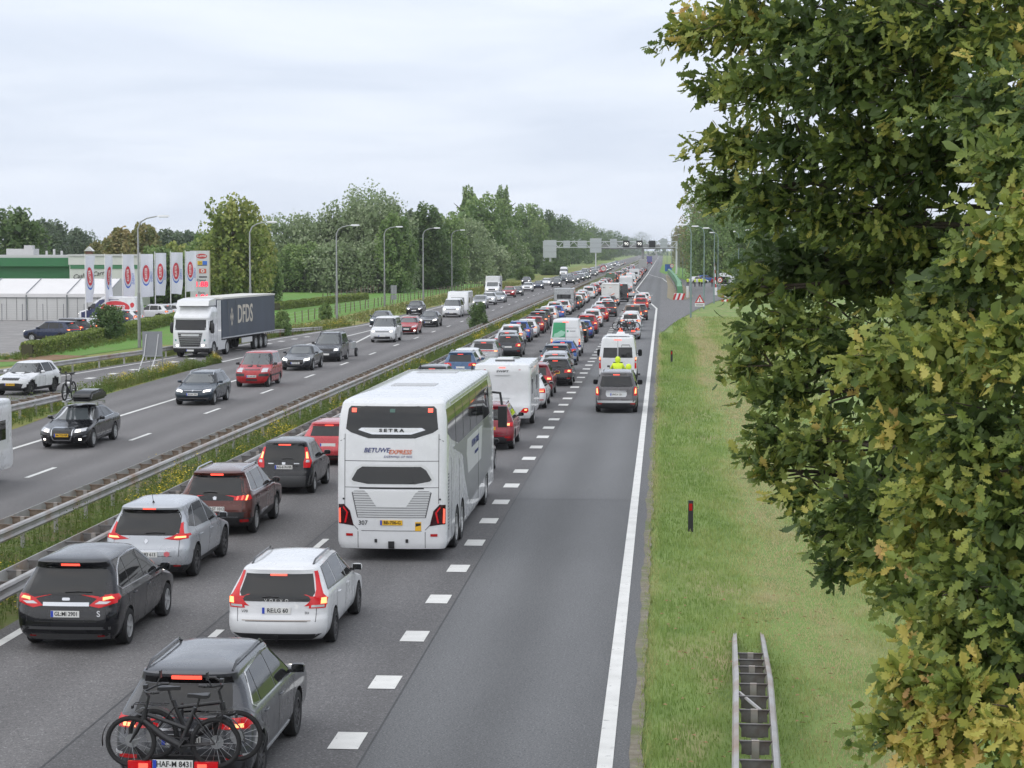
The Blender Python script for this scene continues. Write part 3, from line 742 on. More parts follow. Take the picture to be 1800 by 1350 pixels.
# ------------------------------------------------------------------ kinds of vehicle (all lengths in metres, y from the rear bumper)
HATCH = dict(L=4.3, W=1.8, H=1.47, belt=0.96, mirror=1.62, axles=[0.82, 3.44], wr=0.315,
  rear=[(.2, .14), (.3, .04), (.45, 0), (.60, .02), (.70, .07), (.95, .13), (1.0, .17), (1.30, .42), (1.38, .40)],
  front=[(.2, .16), (.35, .03), (.5, 0), (.62, .05), (.70, .14), (.76, .38), (.84, .80), (.90, 1.05), (.96, 1.18), (1.38, 1.86)],
  width=[(.2, .76), (.3, .85), (.5, .89), (.75, .9), (.88, .885), (.96, .85), (1.15, .755), (1.38, .63)],
  rearwin=[(-.60, .99), (.60, .99), (.55, 1.30), (-.55, 1.30)], windscreen=[(-.70, .99), (.70, .99), (.58, 1.37), (-.58, 1.37)],
  sidewin=[[(1.98, .965), (2.98, .945), (2.42, 1.36), (2.0, 1.38)], [(1.0, 1.0), (1.92, .97), (1.94, 1.38), (1.22, 1.36)]],
  doors=[1.95, 3.05, 0.98], handles=[2.15, 1.15],
  tail=[[(.50, .72), (.84, .72), (.84, .94), (.62, .95), (.52, .88)]], taillit=[([(.66, .77), (.80, .77), (.80, .86), (.68, .87)], M_BRAKEC)],
  brake=[(-.14, 1.315), (.14, 1.315), (.14, 1.345), (-.14, 1.345)], rplate=(.70, '', 'w'), fplate=(.48, '', 'w'),
  head=[[(.46, .60), (.82, .64), (.80, .76), (.48, .70)]], headlit=[(.52, .62), (.70, .64), (.68, .71), (.53, .685)],
  grille=[(-.42, .62), (.42, .62), (.46, .70), (-.46, .70)], intake=[(-.68, .28), (.68, .28), (.60, .44), (-.60, .44)],
  extra=[('bumper', 'R', [(-.66, .22), (.66, .22), (.72, .36), (-.72, .36)], M_BLK, .004, 1, False)], reflect=[[(.62, .42), (.80, .42), (.80, .46), (.62, .46)]], wiper=(1.03, -.05, .32))
def V(base, **k): d = dict(base); d.update(k); return d
WAGON = V(HATCH, L=4.65, H=1.48, axles=[1.0, 3.75],
  rear=[(.2, .14), (.3, .04), (.45, 0), (.60, .02), (.70, .06), (.95, .10), (1.0, .13), (1.30, .36), (1.39, .36)],
  sidewin=[[(2.33, .965), (3.32, .945), (2.76, 1.36), (2.35, 1.38)], [(1.32, .98), (2.27, .968), (2.29, 1.38), (1.36, 1.385)], [(.55, 1.02), (1.26, .985), (1.30, 1.385), (.82, 1.36)]],
  doors=[2.3, 3.4, 1.3], handles=[2.5, 1.5], rails=(.55, .75, 2.6, M_CHROME))
SEDAN = V(HATCH, L=4.88, W=1.86, H=1.45, axles=[1.02, 3.92], mirror=1.85, wr=.33,
  rear=[(.2, .14), (.35, .03), (.5, 0), (.75, .02), (.93, .06), (.98, .16), (1.02, .46), (1.06, .62), (1.2, .95), (1.36, 1.42)],
  front=[(.2, .16), (.35, .03), (.5, 0), (.62, .04), (.70, .12), (.76, .40), (.84, .90), (.90, 1.22), (.95, 1.38), (1.36, 2.10)],
  rearwin=[(-.60, 1.07), (.60, 1.07), (.54, 1.33), (-.54, 1.33)], windscreen=[(-.70, .97), (.70, .97), (.58, 1.35), (-.58, 1.35)],
  sidewin=[[(2.28, .96), (3.34, .94), (2.72, 1.34), (2.30, 1.36)], [(1.35, .99), (2.22, .965), (2.24, 1.36), (1.72, 1.32)], [(.98, 1.02), (1.30, .995), (1.66, 1.30), (1.48, 1.24)]],
  doors=[2.25, 3.4, 1.2], handles=[2.45, 1.5], tail=[[(.46, .74), (.86, .74), (.86, .90), (.48, .90)]], taillit=[([(.66, .77), (.82, .77), (.82, .85), (.68, .85)], M_BRAKEC)],
  brake=[(-.14, 1.10), (.14, 1.10), (.14, 1.125), (-.14, 1.125)], wiper=None, rplate=(.62, '', 'w'))
SUV = V(HATCH, L=4.45, W=1.84, H=1.64, belt=1.06, mirror=1.62, axles=[.88, 3.54], wr=.345, z0=.24, clad=.40, archclad=.06, rim=1,
  rear=[(.24, .14), (.35, .04), (.5, 0), (.70, .02), (.80, .06), (1.05, .12), (1.1, .15), (1.46, .44), (1.54, .38)],
  front=[(.24, .16), (.4, .03), (.6, 0), (.76, .03), (.85, .12), (.90, .36), (.97, .80), (1.02, 1.02), (1.08, 1.18), (1.54, 1.84)],
  width=[(.24, .80), (.35, .88), (.5, .91), (.8, .92), (.98, .905), (1.06, .87), (1.28, .775), (1.54, .645)],
  rearwin=[(-.62, 1.09), (.62, 1.09), (.56, 1.45), (-.56, 1.45)], windscreen=[(-.72, 1.10), (.72, 1.10), (.60, 1.52), (-.60, 1.52)],
  sidewin=[[(2.06, 1.07), (3.1, 1.05), (2.55, 1.51), (2.08, 1.53)], [(1.05, 1.09), (2.0, 1.075), (2.02, 1.53), (1.16, 1.52)], [(.62, 1.14), (.99, 1.10), (1.10, 1.51), (.86, 1.46)]],
  doors=[2.03, 3.15, 1.0], handles=[2.22, 1.2], rails=(.57, .7, 2.5, M_CHROME),
  tail=[[(.46, .86), (.87, .84), (.87, 1.02), (.60, 1.04), (.48, .98)]], taillit=[([(.64, .89), (.82, .88), (.82, .96), (.66, .97)], M_BRAKEC)],
  brake=[(-.15, 1.47), (.15, 1.47), (.15, 1.505), (-.15, 1.505)], rplate=(.78, '', 'w'), fplate=(.56, '', 'w'),
  head=[[(.46, .76), (.84, .80), (.82, .92), (.48, .86)]], headlit=[(.54, .78), (.72, .80), (.70, .87), (.55, .845)],
  grille=[(-.44, .70), (.44, .70), (.47, .88), (-.47, .88)], intake=[(-.70, .32), (.70, .32), (.60, .48), (-.60, .48)],
  extra=[('bumper', 'R', [(-.62, .26), (.62, .26), (.70, .50), (-.70, .50)], M_BLK, .006, 1, False)], reflect=[[(.60, .46), (.80, .46), (.80, .51), (.60, .51)]], wiper=(1.13, -.05, .34))
MPV = V(SUV, L=4.7, W=1.87, H=1.66, clad=0, archclad=0, rim=2, z0=.2, wr=.33, axles=[.95, 3.75], mirror=1.5, belt=1.02,
  front=[(.2, .16), (.35, .03), (.5, 0), (.66, .05), (.76, .16), (.84, .45), (.92, .80), (1.0, 1.0), (1.06, 1.10), (1.56, 2.0)],
  width=[(.2, .78), (.3, .87), (.5, .91), (.8, .93), (.95, .92), (1.04, .885), (1.28, .79), (1.56, .66)],
  windscreen=[(-.74, 1.08), (.74, 1.08), (.61, 1.54), (-.61, 1.54)],
  sidewin=[[(2.15, 1.06), (3.35, 1.03), (2.60, 1.52), (2.18, 1.55)], [(1.2, 1.08), (2.09, 1.06), (2.12, 1.55), (1.26, 1.55)], [(.50, 1.16), (1.14, 1.10), (1.20, 1.55), (.80, 1.50)]],
  doors=[2.12, 3.3, 1.15], handles=[2.32, 1.35], rails=None, extra=[('bumper', 'R', [(-.70, .22), (.70, .22), (.74, .40), (-.74, .40)], M_BLK, .005, 1, False)])
MINI = V(HATCH, L=3.75, W=1.68, H=1.52, belt=1.0, mirror=1.45, axles=[.66, 3.0], wr=.29, rim=2,
  rear=[(.2, .12), (.3, .04), (.45, 0), (.62, .02), (.72, .06), (1.0, .10), (1.05, .12), (1.36, .30), (1.44, .28)],
  front=[(.2, .14), (.35, .03), (.5, 0), (.66, .05), (.76, .16), (.84, .40), (.92, .68), (1.0, .90), (1.44, 1.55)],
  width=[(.2, .71), (.3, .79), (.5, .83), (.8, .84), (.95, .82), (1.02, .79), (1.2, .72), (1.44, .60)],
  rearwin=[(-.55, 1.02), (.55, 1.02), (.50, 1.36), (-.50, 1.36)], windscreen=[(-.64, 1.03), (.64, 1.03), (.54, 1.42), (-.54, 1.42)],
  sidewin=[[(1.68, 1.0), (2.65, .98), (2.12, 1.40), (1.70, 1.43)], [(.80, 1.04), (1.62, 1.01), (1.64, 1.43), (1.0, 1.41)]],
  doors=[1.65, 2.6, .75], handles=[1.85, .95], tail=[[(.58, .70), (.79, .70), (.76, 1.02), (.60, .98)]], taillit=[([(.64, .80), (.75, .80), (.74, .92), (.65, .92)], M_BRAKEC)],
  brake=[(-.13, 1.37), (.13, 1.37), (.13, 1.40), (-.13, 1.40)], wiper=(1.06, -.05, .28), rplate=(.72, '', 'w'))
LUDO = V(HATCH, L=4.4, W=1.82, H=1.83, belt=1.12, mirror=1.35, axles=[.85, 3.55], wr=.32, z0=.2, clad=.32,
  rear=[(.2, .10), (.3, .03), (.45, 0), (.62, .01), (.8, .05), (1.1, .08), (1.2, .10), (1.68, .22), (1.74, .22)],
  front=[(.2, .14), (.35, .03), (.55, 0), (.75, .04), (.86, .12), (.94, .40), (1.02, .72), (1.10, .90), (1.74, 1.75)],
  width=[(.2, .80), (.3, .88), (.5, .905), (.9, .91), (1.08, .895), (1.14, .87), (1.4, .80), (1.74, .70)],
  rearwin=[(-.66, 1.16), (.66, 1.16), (.60, 1.62), (-.60, 1.62)], windscreen=[(-.73, 1.13), (.73, 1.13), (.63, 1.71), (-.63, 1.71)],
  sidewin=[[(2.2, 1.13), (3.4, 1.10), (2.75, 1.66), (2.22, 1.69)], [(1.15, 1.15), (2.12, 1.13), (2.14, 1.69), (1.17, 1.69)], [(.35, 1.18), (1.08, 1.15), (1.10, 1.69), (.48, 1.67)]],
  doors=[2.16, 3.35, 1.12], handles=[2.35, 1.3], tail=[[(.72, .80), (.885, .80), (.86, 1.18), (.74, 1.18)]], taillit=[([(.76, .88), (.86, .88), (.85, 1.05), (.77, 1.05)], M_BRAKEC)],
  brake=[(-.14, 1.67), (.14, 1.67), (.14, 1.705), (-.14, 1.705)], rplate=(.82, '', 'w'), fplate=(.50, '', 'w'),
  head=[[(.52, .70), (.84, .72), (.82, .90), (.54, .86)]], headlit=[(.58, .73), (.74, .74), (.73, .83), (.59, .82)], grille=[(-.46, .70), (.46, .70), (.50, .82), (-.50, .82)],
  intake=[(-.70, .28), (.70, .28), (.66, .42), (-.66, .42)], reflect=[[(.62, .40), (.82, .40), (.82, .45), (.62, .45)]], wiper=(1.2, -.05, .34), rim=2)
VAN = V(LUDO, L=5.0, W=1.93, H=1.98, belt=1.16, mirror=1.35, axles=[1.0, 4.0], wr=.34, clad=.0,
  rear=[(.2, .10), (.3, .03), (.45, 0), (.62, .01), (.8, .04), (1.2, .07), (1.85, .18), (1.88, .18)],
  front=[(.2, .14), (.35, .03), (.55, 0), (.80, .03), (.92, .10), (1.0, .38), (1.08, .68), (1.16, .85), (1.88, 1.85)],
  width=[(.2, .84), (.3, .93), (.5, .96), (.95, .965), (1.12, .95), (1.2, .925), (1.5, .86), (1.88, .76)],
  rearwin=[(-.70, 1.22), (.70, 1.22), (.65, 1.74), (-.65, 1.74)], windscreen=[(-.80, 1.20), (.80, 1.20), (.70, 1.84), (-.70, 1.84)],
  sidewin=[[(2.85, 1.18), (3.95, 1.16), (3.35, 1.78), (2.88, 1.82)], [(1.65, 1.20), (2.75, 1.18), (2.77, 1.82), (1.66, 1.82)], [(.4, 1.22), (1.55, 1.20), (1.56, 1.82), (.5, 1.80)]],
  doors=[2.8, 3.95], handles=[3.0], tail=[[(.78, .80), (.94, .80), (.92, 1.22), (.80, 1.22)]], taillit=[([(.82, .90), (.91, .90), (.90, 1.05), (.83, 1.05)], M_BRAKEC)],
  brake=[(-.14, 1.80), (.14, 1.80), (.14, 1.835), (-.14, 1.835)], head=[[(.52, .80), (.90, .82), (.88, .98), (.54, .94)]], headlit=[(.60, .82), (.80, .84), (.78, .92), (.61, .90)],
  grille=[(-.50, .80), (.50, .80), (.54, .93), (-.54, .93)], grillebars=2, fplate=(.52, '', 'w'), intake=[(-.74, .30), (.74, .30), (.70, .48), (-.70, .48)])
BIGVAN = V(VAN, L=5.95, W=2.03, H=2.52, belt=1.35, mirror=1.35, axles=[1.0, 4.85], wr=.345, z0=.26, clad=.42, cap=.12,
  rear=[(.26, .06), (.4, .0), (.55, 0), (.60, .05), (.8, .06), (1.4, .08), (2.2, .16), (2.4, .20)],
  front=[(.26, .14), (.4, .03), (.6, 0), (.95, .03), (1.08, .12), (1.16, .42), (1.26, .72), (1.34, .85), (1.95, 1.55), (2.2, 1.95), (2.4, 2.35)],
  width=[(.26, .92), (.4, .99), (.6, 1.01), (1.2, 1.015), (1.4, .995), (1.9, .93), (2.4, .85)], capp=0.6,
  rearwin=None, windscreen=[(-.82, 1.38), (.82, 1.38), (.74, 2.0), (-.74, 2.0)],
  sidewin=[[(4.0, 1.38), (4.95, 1.34), (4.45, 1.88), (4.02, 1.92)]], doors=[3.95, 4.9], handles=[4.1],
  tail=[[(.86, .62), (.975, .62), (.975, 1.22), (.88, 1.22)]], taillit=[([(.895, 1.02), (.96, 1.02), (.96, 1.16), (.895, 1.16)], M_BRAKEC)],
  brake=[(-.2, 2.30), (.2, 2.30), (.2, 2.345), (-.2, 2.345)], rplate=(.72, '', 'w'), mirsize=(.24, .18, .40), mirmat=M_BLK, rails=None, wiper=None,
  extra=[('bumper', 'R', [(-.90, .28), (.90, .28), (.92, .52), (-.92, .52)], M_BLK, .006, 0, False), ('door_seam', 'R', [(-.008, .62), (.008, .62), (.008, 2.28), (-.008, 2.28)], M_BLK, .004, 1, False)],
  reflect=[], rr=(.16, .12), ns=10)
KIND = {}
for nm, d in (('hatchback', HATCH), ('estate_car', WAGON), ('saloon_car', SEDAN), ('suv', SUV), ('people_carrier', MPV), ('city_car', MINI), ('leisure_van', LUDO), ('minibus_van', VAN), ('panel_van', BIGVAN)):
    KIND[nm] = make_car(**d)
# hatchback and suv with slimmer lamps, for variety
KIND['hatchback_b'] = make_car(**V(HATCH, L=4.2, H=1.5, rim=1, tail=[[(.40, .80), (.85, .78), (.85, .90), (.42, .90)]], taillit=[([(.62, .81), (.82, .80), (.82, .87), (.64, .87)], M_BRAKEC)], rearwin=[(-.62, .99), (.62, .99), (.50, 1.29), (-.50, 1.29)]))
KIND['suv_b'] = make_car(**V(SUV, L=4.6, H=1.66, rails=None, clad=.5, tail=[[(-.0, .98), (.87, .94), (.87, 1.04), (.0, 1.03)]], taillit=[([(.66, .96), (.84, .955), (.84, 1.02), (.68, 1.02)], M_BRAKEC)], rearwin=[(-.60, 1.10), (.60, 1.10), (.56, 1.44), (-.56, 1.44)]))

# ---- the nearer, individually shaped vehicles
NEAR = dict(near=True)
SMAX = make_car(**V(MPV, **NEAR, L=4.77, W=1.88, H=1.66, rim=0, belt=1.02,
  rearwin=[(-.70, 1.06), (-.60, 1.02), (.60, 1.02), (.70, 1.06), (.66, 1.30), (.60, 1.50), (-.60, 1.50), (-.66, 1.30)],
  tail=[[(.42, .84), (.60, .80), (.89, .88), (.90, 1.00), (.78, 1.04), (.58, .98)]], taillit=[([(.66, .93), (.84, .96), (.80, 1.0), (.66, .985)], M_BRAKEC), ([(.52, .87), (.72, .87), (.80, .91), (.60, .92)], M_CLEAR)],
  tailside=[[(.12, .88), (.40, .96), (.34, 1.03), (.12, 1.03)]], brake=[(-.17, 1.515), (.17, 1.515), (.17, 1.55), (-.17, 1.55)],
  dlo=[(.46, 1.15), (.62, 1.07), (3.42, 1.03), (2.66, 1.545), (1.9, 1.575), (1.2, 1.55), (.80, 1.40)],
  sidewin=[[(2.15, 1.06), (3.35, 1.04), (2.60, 1.52), (2.18, 1.55)], [(1.2, 1.075), (2.09, 1.06), (2.12, 1.55), (1.26, 1.545)], [(.56, 1.14), (.66, 1.09), (1.14, 1.08), (1.20, 1.54), (.86, 1.40)]],
  rplate=(.70, 'GL:MI 2901', 'w'), wiper=(1.08, -.02, .46), rf=(.4, .5),
  extra=[('chrome_strip', 'R', [(-.42, .83), (.42, .83), (.42, .90), (-.42, .90)], M_CHROME, .012, 0, False), ('bumper', 'R', [(-.80, .42), (.80, .42), (.80, .47), (-.80, .47)], M_DKTRIM, .008, 0, False),
         ('lower_bumper', 'R', [(-.74, .22), (.74, .22), (.78, .34), (-.78, .34)], M_DKTRIM, .006, 0, False),
         ('badge', 'R', [(-.075, .955), (-.06, .93), (.06, .93), (.075, .955), (.06, .98), (-.06, .98)], M_CHROME, .014, 1, False)],
  texts=[('sticker', 'R', .60, .70, 'S', .15, PAINT['white'], dict(bold=0.002))],
  reflect=[[(.56, .28), (.68, .28), (.68, .31), (.56, .31)]]))
SCENIC = make_car(**V(MPV, **NEAR, L=4.63, W=1.87, H=1.66, rim=2, dark=True, wr=.36, clad=.36,
  rearwin=[(-.72, 1.02), (-.40, 1.02), (.40, 1.02), (.72, 1.02), (.66, 1.36), (.58, 1.50), (-.58, 1.50), (-.66, 1.36)], rearblack=[(-.74, 1.0), (.74, 1.0), (.68, 1.38), (.60, 1.53), (-.60, 1.53), (-.68, 1.38)],
  tail=[[(.38, .93), (.70, .90), (.89, .93), (.885, 1.0), (.80, 1.04), (.74, 1.26), (.70, 1.24), (.71, 1.05), (.56, .99)]], taillit=[([(.60, .945), (.84, .95), (.84, .985), (.64, .985)], M_BRAKEC)],
  tailside=[[(.14, .93), (.46, .99), (.40, 1.03), (.16, 1.04)]], brake=[(-.14, 1.535), (.14, 1.535), (.14, 1.56), (-.14, 1.56)], antenna=(.75, .32),
  sidewin=[[(2.25, 1.05), (3.35, 1.03), (2.65, 1.50), (2.28, 1.53)], [(1.0, 1.09), (2.18, 1.06), (2.2, 1.53), (1.45, 1.54)], [(.50, 1.17), (.94, 1.10), (1.38, 1.53), (1.02, 1.46)]],
  extra=[('tailgate_lip', 'R', [(-.52, .66), (.52, .66), (.56, .69), (-.56, .69)], M_CHROME, .006, 1, False), ('bumper', 'R', [(-.78, .24), (.78, .24), (.82, .38), (-.82, .38)], M_BLK, .006, 0, False),
         ('bumper_trim', 'R', [(-.50, .29), (.50, .29), (.50, .33), (-.50, .33)], M_DKTRIM, .012, 1, False), ('badge', 'R', [(0, .82), (.05, .88), (0, .94), (-.05, .88)], M_CHROME, .012, 1, False),
         ('sticker', 'R', [(.40, .58), (.46, .55), (.52, .58), (.52, .64), (.46, .67), (.40, .64)], mat('pink_sticker', (.55, .12, .14), .5), .006, 1, False)],
  rplate=(.60, 'DK 83 613', 'w'), reflect=[[(.60, .34), (.74, .34), (.74, .37), (.60, .37)]], wiper=(1.06, -.02, .40)))
P5008 = make_car(**V(SUV, **NEAR, L=4.64, W=1.84, H=1.65, rim=1, clad=.46, rails=(.58, .6, 2.6, M_CHROME),
  rearblack=[(-.86, .90), (.86, .90), (.84, 1.02), (.72, 1.10), (.62, 1.50), (-.62, 1.50), (-.72, 1.10), (-.84, 1.02)],
  rearwin=[(-.68, 1.05), (.68, 1.05), (.58, 1.42), (-.58, 1.42)],
  tail=[[(.48, .91), (.87, .91), (.87, 1.03), (.50, 1.01)]], taillit=[([(.76, .91), (.80, .91), (.83, 1.03), (.79, 1.03)], M_BRAKEC), ([(.66, .92), (.70, .92), (.73, 1.02), (.69, 1.02)], M_BRAKE), ([(.54, .92), (.58, .92), (.61, 1.01), (.57, 1.01)], M_BRAKE)],
  tailside=[[(.12, .91), (.30, .93), (.28, 1.02), (.12, 1.03)]], brake=[(-.16, 1.515), (.16, 1.515), (.16, 1.555), (-.16, 1.555)], brakeoff=.02,
  sidewin=[[(2.20, 1.07), (3.22, 1.05), (2.66, 1.51), (2.22, 1.53)], [(1.18, 1.09), (2.13, 1.075), (2.15, 1.53), (1.24, 1.53)], [(.55, 1.15), (1.12, 1.10), (1.18, 1.53), (.78, 1.50)]],
  dlo=[(.50, 1.12), (.70, 1.08), (3.28, 1.04), (2.70, 1.54), (2.0, 1.56), (.74, 1.52)], rplate=(.70, 'DO:ST 1012', 'w'),
  extra=[('bumper', 'R', [(-.90, .26), (.90, .26), (.90, .60), (.78, .62), (.62, .48), (-.62, .48), (-.78, .62), (-.90, .60)], M_BLK, .008, 0, False),
         ('chrome_strip', 'R', [(-.60, .485), (.60, .485), (.60, .515), (-.60, .515)], M_CHROME, .012, 0, False), ('sill_trim', 'S', [(1.35, .40), (2.3, .46), (2.3, .50), (1.6, .50)], M_CHROME, .012, 1, True),
         ('badge', 'R', [(-.03, .92), (.04, .92), (.05, .99), (0, 1.01), (-.05, .98)], M_CHROME, .014, 1, False)], reflect=[[(.64, .37), (.84, .37), (.84, .44), (.64, .44)]], wiper=(1.10, -.30, .06)))
SPLASH = make_car(**V(MINI, **NEAR, L=3.72, W=1.68, H=1.59, clad=.0, rim=2,
  rear=[(.2, .12), (.3, .04), (.45, 0), (.62, .02), (.72, .06), (1.0, .10), (1.05, .12), (1.42, .28), (1.5, .28)], width=[(.2, .71), (.3, .79), (.5, .83), (.8, .84), (.95, .82), (1.02, .79), (1.2, .73), (1.5, .62)], windscreen=[(-.64, 1.03), (.64, 1.03), (.55, 1.48), (-.55, 1.48)],
  rearwin=[(-.58, 1.0), (.58, 1.0), (.55, 1.20), (.52, 1.42), (-.52, 1.42), (-.55, 1.20)], rearblack=[(-.60, .98), (.60, .98), (.58, 1.22), (.56, 1.46), (-.56, 1.46), (-.58, 1.22)],
  tail=[[(.58, .80), (.76, .80), (.80, .98), (.72, 1.14), (.63, 1.38), (.57, 1.38), (.61, 1.10), (.58, .96)]], taillit=[([(.64, 1.06), (.71, 1.06), (.66, 1.24), (.62, 1.24)], M_BRAKEC), ([(.64, .95), (.74, .95), (.73, 1.02), (.65, 1.02)], M_CLEAR)],
  brake=[(-.18, 1.44), (.18, 1.44), (.18, 1.475), (-.18, 1.475)], rplate=(.82, 'AG-614-NK', 'w'), extra=[('bumper', 'R', [(-.72, .24), (.72, .24), (.78, .56), (-.78, .56)], M_DKTRIM, .008, 0, False), ('chrome_strip', 'R', [(-.46, .91), (-.30, .91), (-.30, .935), (-.46, .935)], M_CHROME, .012, 1, True),
  ('badge', 'R', [(-.05, .89), (.05, .89), (.05, .96), (-.05, .96)], M_CHROME, .012, 1, False)], reflect=[]))
V70 = make_car(**V(WAGON, **NEAR, L=4.82, W=1.86, H=1.52, rim=1, dark=True, clad=0, axles=[1.06, 3.88], belt=1.0, rails=(.56, .7, 2.7, M_GLOSSBLK),
  rear=[(.2, .14), (.3, .04), (.45, 0), (.60, .02), (.66, .06), (.98, .10), (1.02, .12), (1.36, .34), (1.43, .34)],
  width=[(.2, .78), (.3, .86), (.5, .90), (.78, .905), (.94, .90), (1.02, .87), (1.2, .79), (1.43, .68)], windscreen=[(-.72, 1.0), (.72, 1.0), (.62, 1.41), (-.62, 1.41)],
  rearwin=[(-.62, .94), (.62, .94), (.68, 1.05), (.60, 1.36), (-.60, 1.36), (-.68, 1.05)],
  tail=[[(.58, .78), (.86, .78), (.89, .95), (.82, 1.02), (.74, 1.20), (.67, 1.40), (.62, 1.40), (.69, 1.10), (.68, .98), (.60, .92)]], taillit=[([(.78, .86), (.87, .86), (.87, .96), (.79, .96)], M_BRAKEC), ([(.62, .80), (.84, .80), (.84, .84), (.63, .84)], M_CLEAR)],
  tailside=[[(.10, .82), (.26, .84), (.24, .98), (.14, 1.02)]], brake=[(-.15, 1.325), (.15, 1.325), (.15, 1.355), (-.15, 1.355)],
  sidewin=[[(2.45, 1.0), (3.45, .985), (2.86, 1.40), (2.47, 1.42)], [(1.45, 1.02), (2.39, 1.005), (2.41, 1.42), (1.48, 1.425)], [(.58, 1.07), (1.39, 1.025), (1.42, 1.425), (.80, 1.40)]], dlo=[(.54, 1.06), (3.5, .97), (2.9, 1.42), (2.2, 1.44), (.78, 1.42)], dlomat=M_GLOSSBLK,
  extra=[('tailgate_trim', 'R', [(-.66, .90), (.66, .90), (.66, .95), (-.66, .95)], M_GLOSSBLK, .010, 0, False), ('lower_bumper', 'R', [(-.62, .215), (.62, .215), (.80, .33), (.66, .315), (-.66, .315), (-.80, .33)], M_BLK, .010, 0, False),
         ('bumper_trim', 'R', [(-.62, .56), (.62, .56), (.62, .575), (-.62, .575)], mat('tan_strip', (.35, .30, .26), .5), .006, 1, False), ('tow_bar', 'R', [(-.03, .22), (.03, .22), (.03, .33), (-.03, .33)], M_BLK, .05, 1, False)],
  rplate=(.74, 'RE:LG 60', 'w'), texts=[('badge_lettering', 'R', 0, .915, 'V O L V O', .080, M_PLW, dict(spacing=1.25, off=.02)), ('model_lettering', 'R', -.58, .72, 'V70', .07, M_DKTRIM, {}), ('model_lettering', 'R', .55, .70, 'D3', .06, M_DKTRIM, {})], reflect=[], wiper=(.98, -.26, .04)))
TOWSUV = make_car(**V(SUV, **NEAR, L=4.70, W=1.84, H=1.66, rim=1, dark=True, clad=.30, archclad=0, rails=(.58, .55, 2.6, M_GLOSSBLK), rearblack=[(-.60, 1.44), (.60, 1.44), (.58, 1.53), (-.58, 1.53)], rearwin=[(-.66, 1.08), (.66, 1.08), (.58, 1.43), (-.58, 1.43)],
  tail=[[(.30, .92), (.60, .90), (.87, .90), (.88, 1.05), (.70, 1.03), (.32, .97)]], taillit=[([(.62, .915), (.80, .92), (.80, .97), (.64, .965)], M_BRAKEC)], tailside=[[(.12, .90), (.36, .95), (.30, 1.04), (.12, 1.06)]],
  brake=[(-.20, 1.525), (.20, 1.525), (.20, 1.555), (-.20, 1.555)], brakeoff=.03, dlo=[(.60, 1.13), (.72, 1.08), (3.16, 1.04), (2.60, 1.54), (2.0, 1.56), (.92, 1.50)],
  extra=[('chrome_strip', 'R', [(-.36, .88), (.36, .88), (.36, .91), (-.36, .91)], M_CHROME, .010, 1, False), ('bumper', 'R', [(-.80, .26), (.80, .26), (.84, .52), (-.84, .52)], M_BLK, .008, 0, False), ('sill_trim', 'S', [(1.3, .33), (2.95, .33), (2.95, .38), (1.3, .38)], M_ALU, .014, 1, True), ('arch_trim', 'S', [(.10, .56), (.42, .56), (.42, .59), (.10, .59)], M_ALU, .012, 1, True)], rplate=(.76, 'HAF-M 8431', 'w'), reflect=[[(.56, .52), (.84, .52), (.84, .57), (.56, .57)]]))
KUGA = make_car(**V(SUV, **NEAR, L=4.2, W=1.77, H=1.66, rim=0, clad=.34, rplate=(.80, 'K-817-NF', 'y'), tail=[[(.40, .88), (.86, .86), (.87, 1.0), (.60, 1.03), (.42, .96)]], taillit=[([(.62, .90), (.76, .90), (.76, .98), (.63, .98)], M_BRAKEC)], mirmat=M_BLK))
BMW = make_car(**V(WAGON, **NEAR, L=4.62, rplate=(.74, '47-RGB-8', 'y'), tail=[[(.48, .72), (.86, .72), (.86, .92), (.52, .88)]], rearwin=[(-.64, 1.0), (.64, 1.0), (.57, 1.31), (-.57, 1.31)], rails=None))
GREYV = make_car(**V(LUDO, **NEAR, L=4.5, W=1.86, H=1.84, clad=.34, rails=(.62, .4, 2.7, M_ALU), mirmat=M_BLK, mirsize=(.24, .16, .24),
  tail=[[(.76, .78), (.905, .78), (.90, 1.14), (.80, 1.18), (.76, 1.05)]], taillit=[([(.79, .86), (.87, .88), (.86, 1.08), (.82, 1.10)], M_BRAKEC)], rearwin=[(-.66, 1.16), (.66, 1.16), (.72, 1.22), (.62, 1.62), (-.62, 1.62), (-.72, 1.22)],
  extra=[('chrome_strip', 'R', [(-.44, .96), (.44, .96), (.44, .99), (-.44, .99)], M_CHROME, .010, 1, False), ('plate_recess', 'R', [(-.46, .80), (-.40, .72), (.40, .72), (.46, .80), (.46, .93), (-.46, .93)], M_ALU, .004, 1, False),
         ('bumper_trim', 'R', [(-.80, .46), (.80, .46), (.84, .56), (.74, .50), (-.74, .50), (-.84, .56)], M_ALU, .010, 1, False), ('bumper', 'R', [(-.78, .22), (.78, .22), (.84, .45), (-.84, .45)], M_BLK, .008, 0, False)], rplate=(.83, 'UNC:V 120', 'w')))
SKODA = make_car(**V(WAGON, **NEAR, L=4.69, tail=[[(.42, .76), (.86, .74), (.86, .94), (.52, .94)]], taillit=[([(.58, .80), (.80, .80), (.80, .84), (.58, .84)], M_BRAKEC), ([(.58, .87), (.80, .87), (.80, .90), (.58, .90)], M_BRAKE)]))
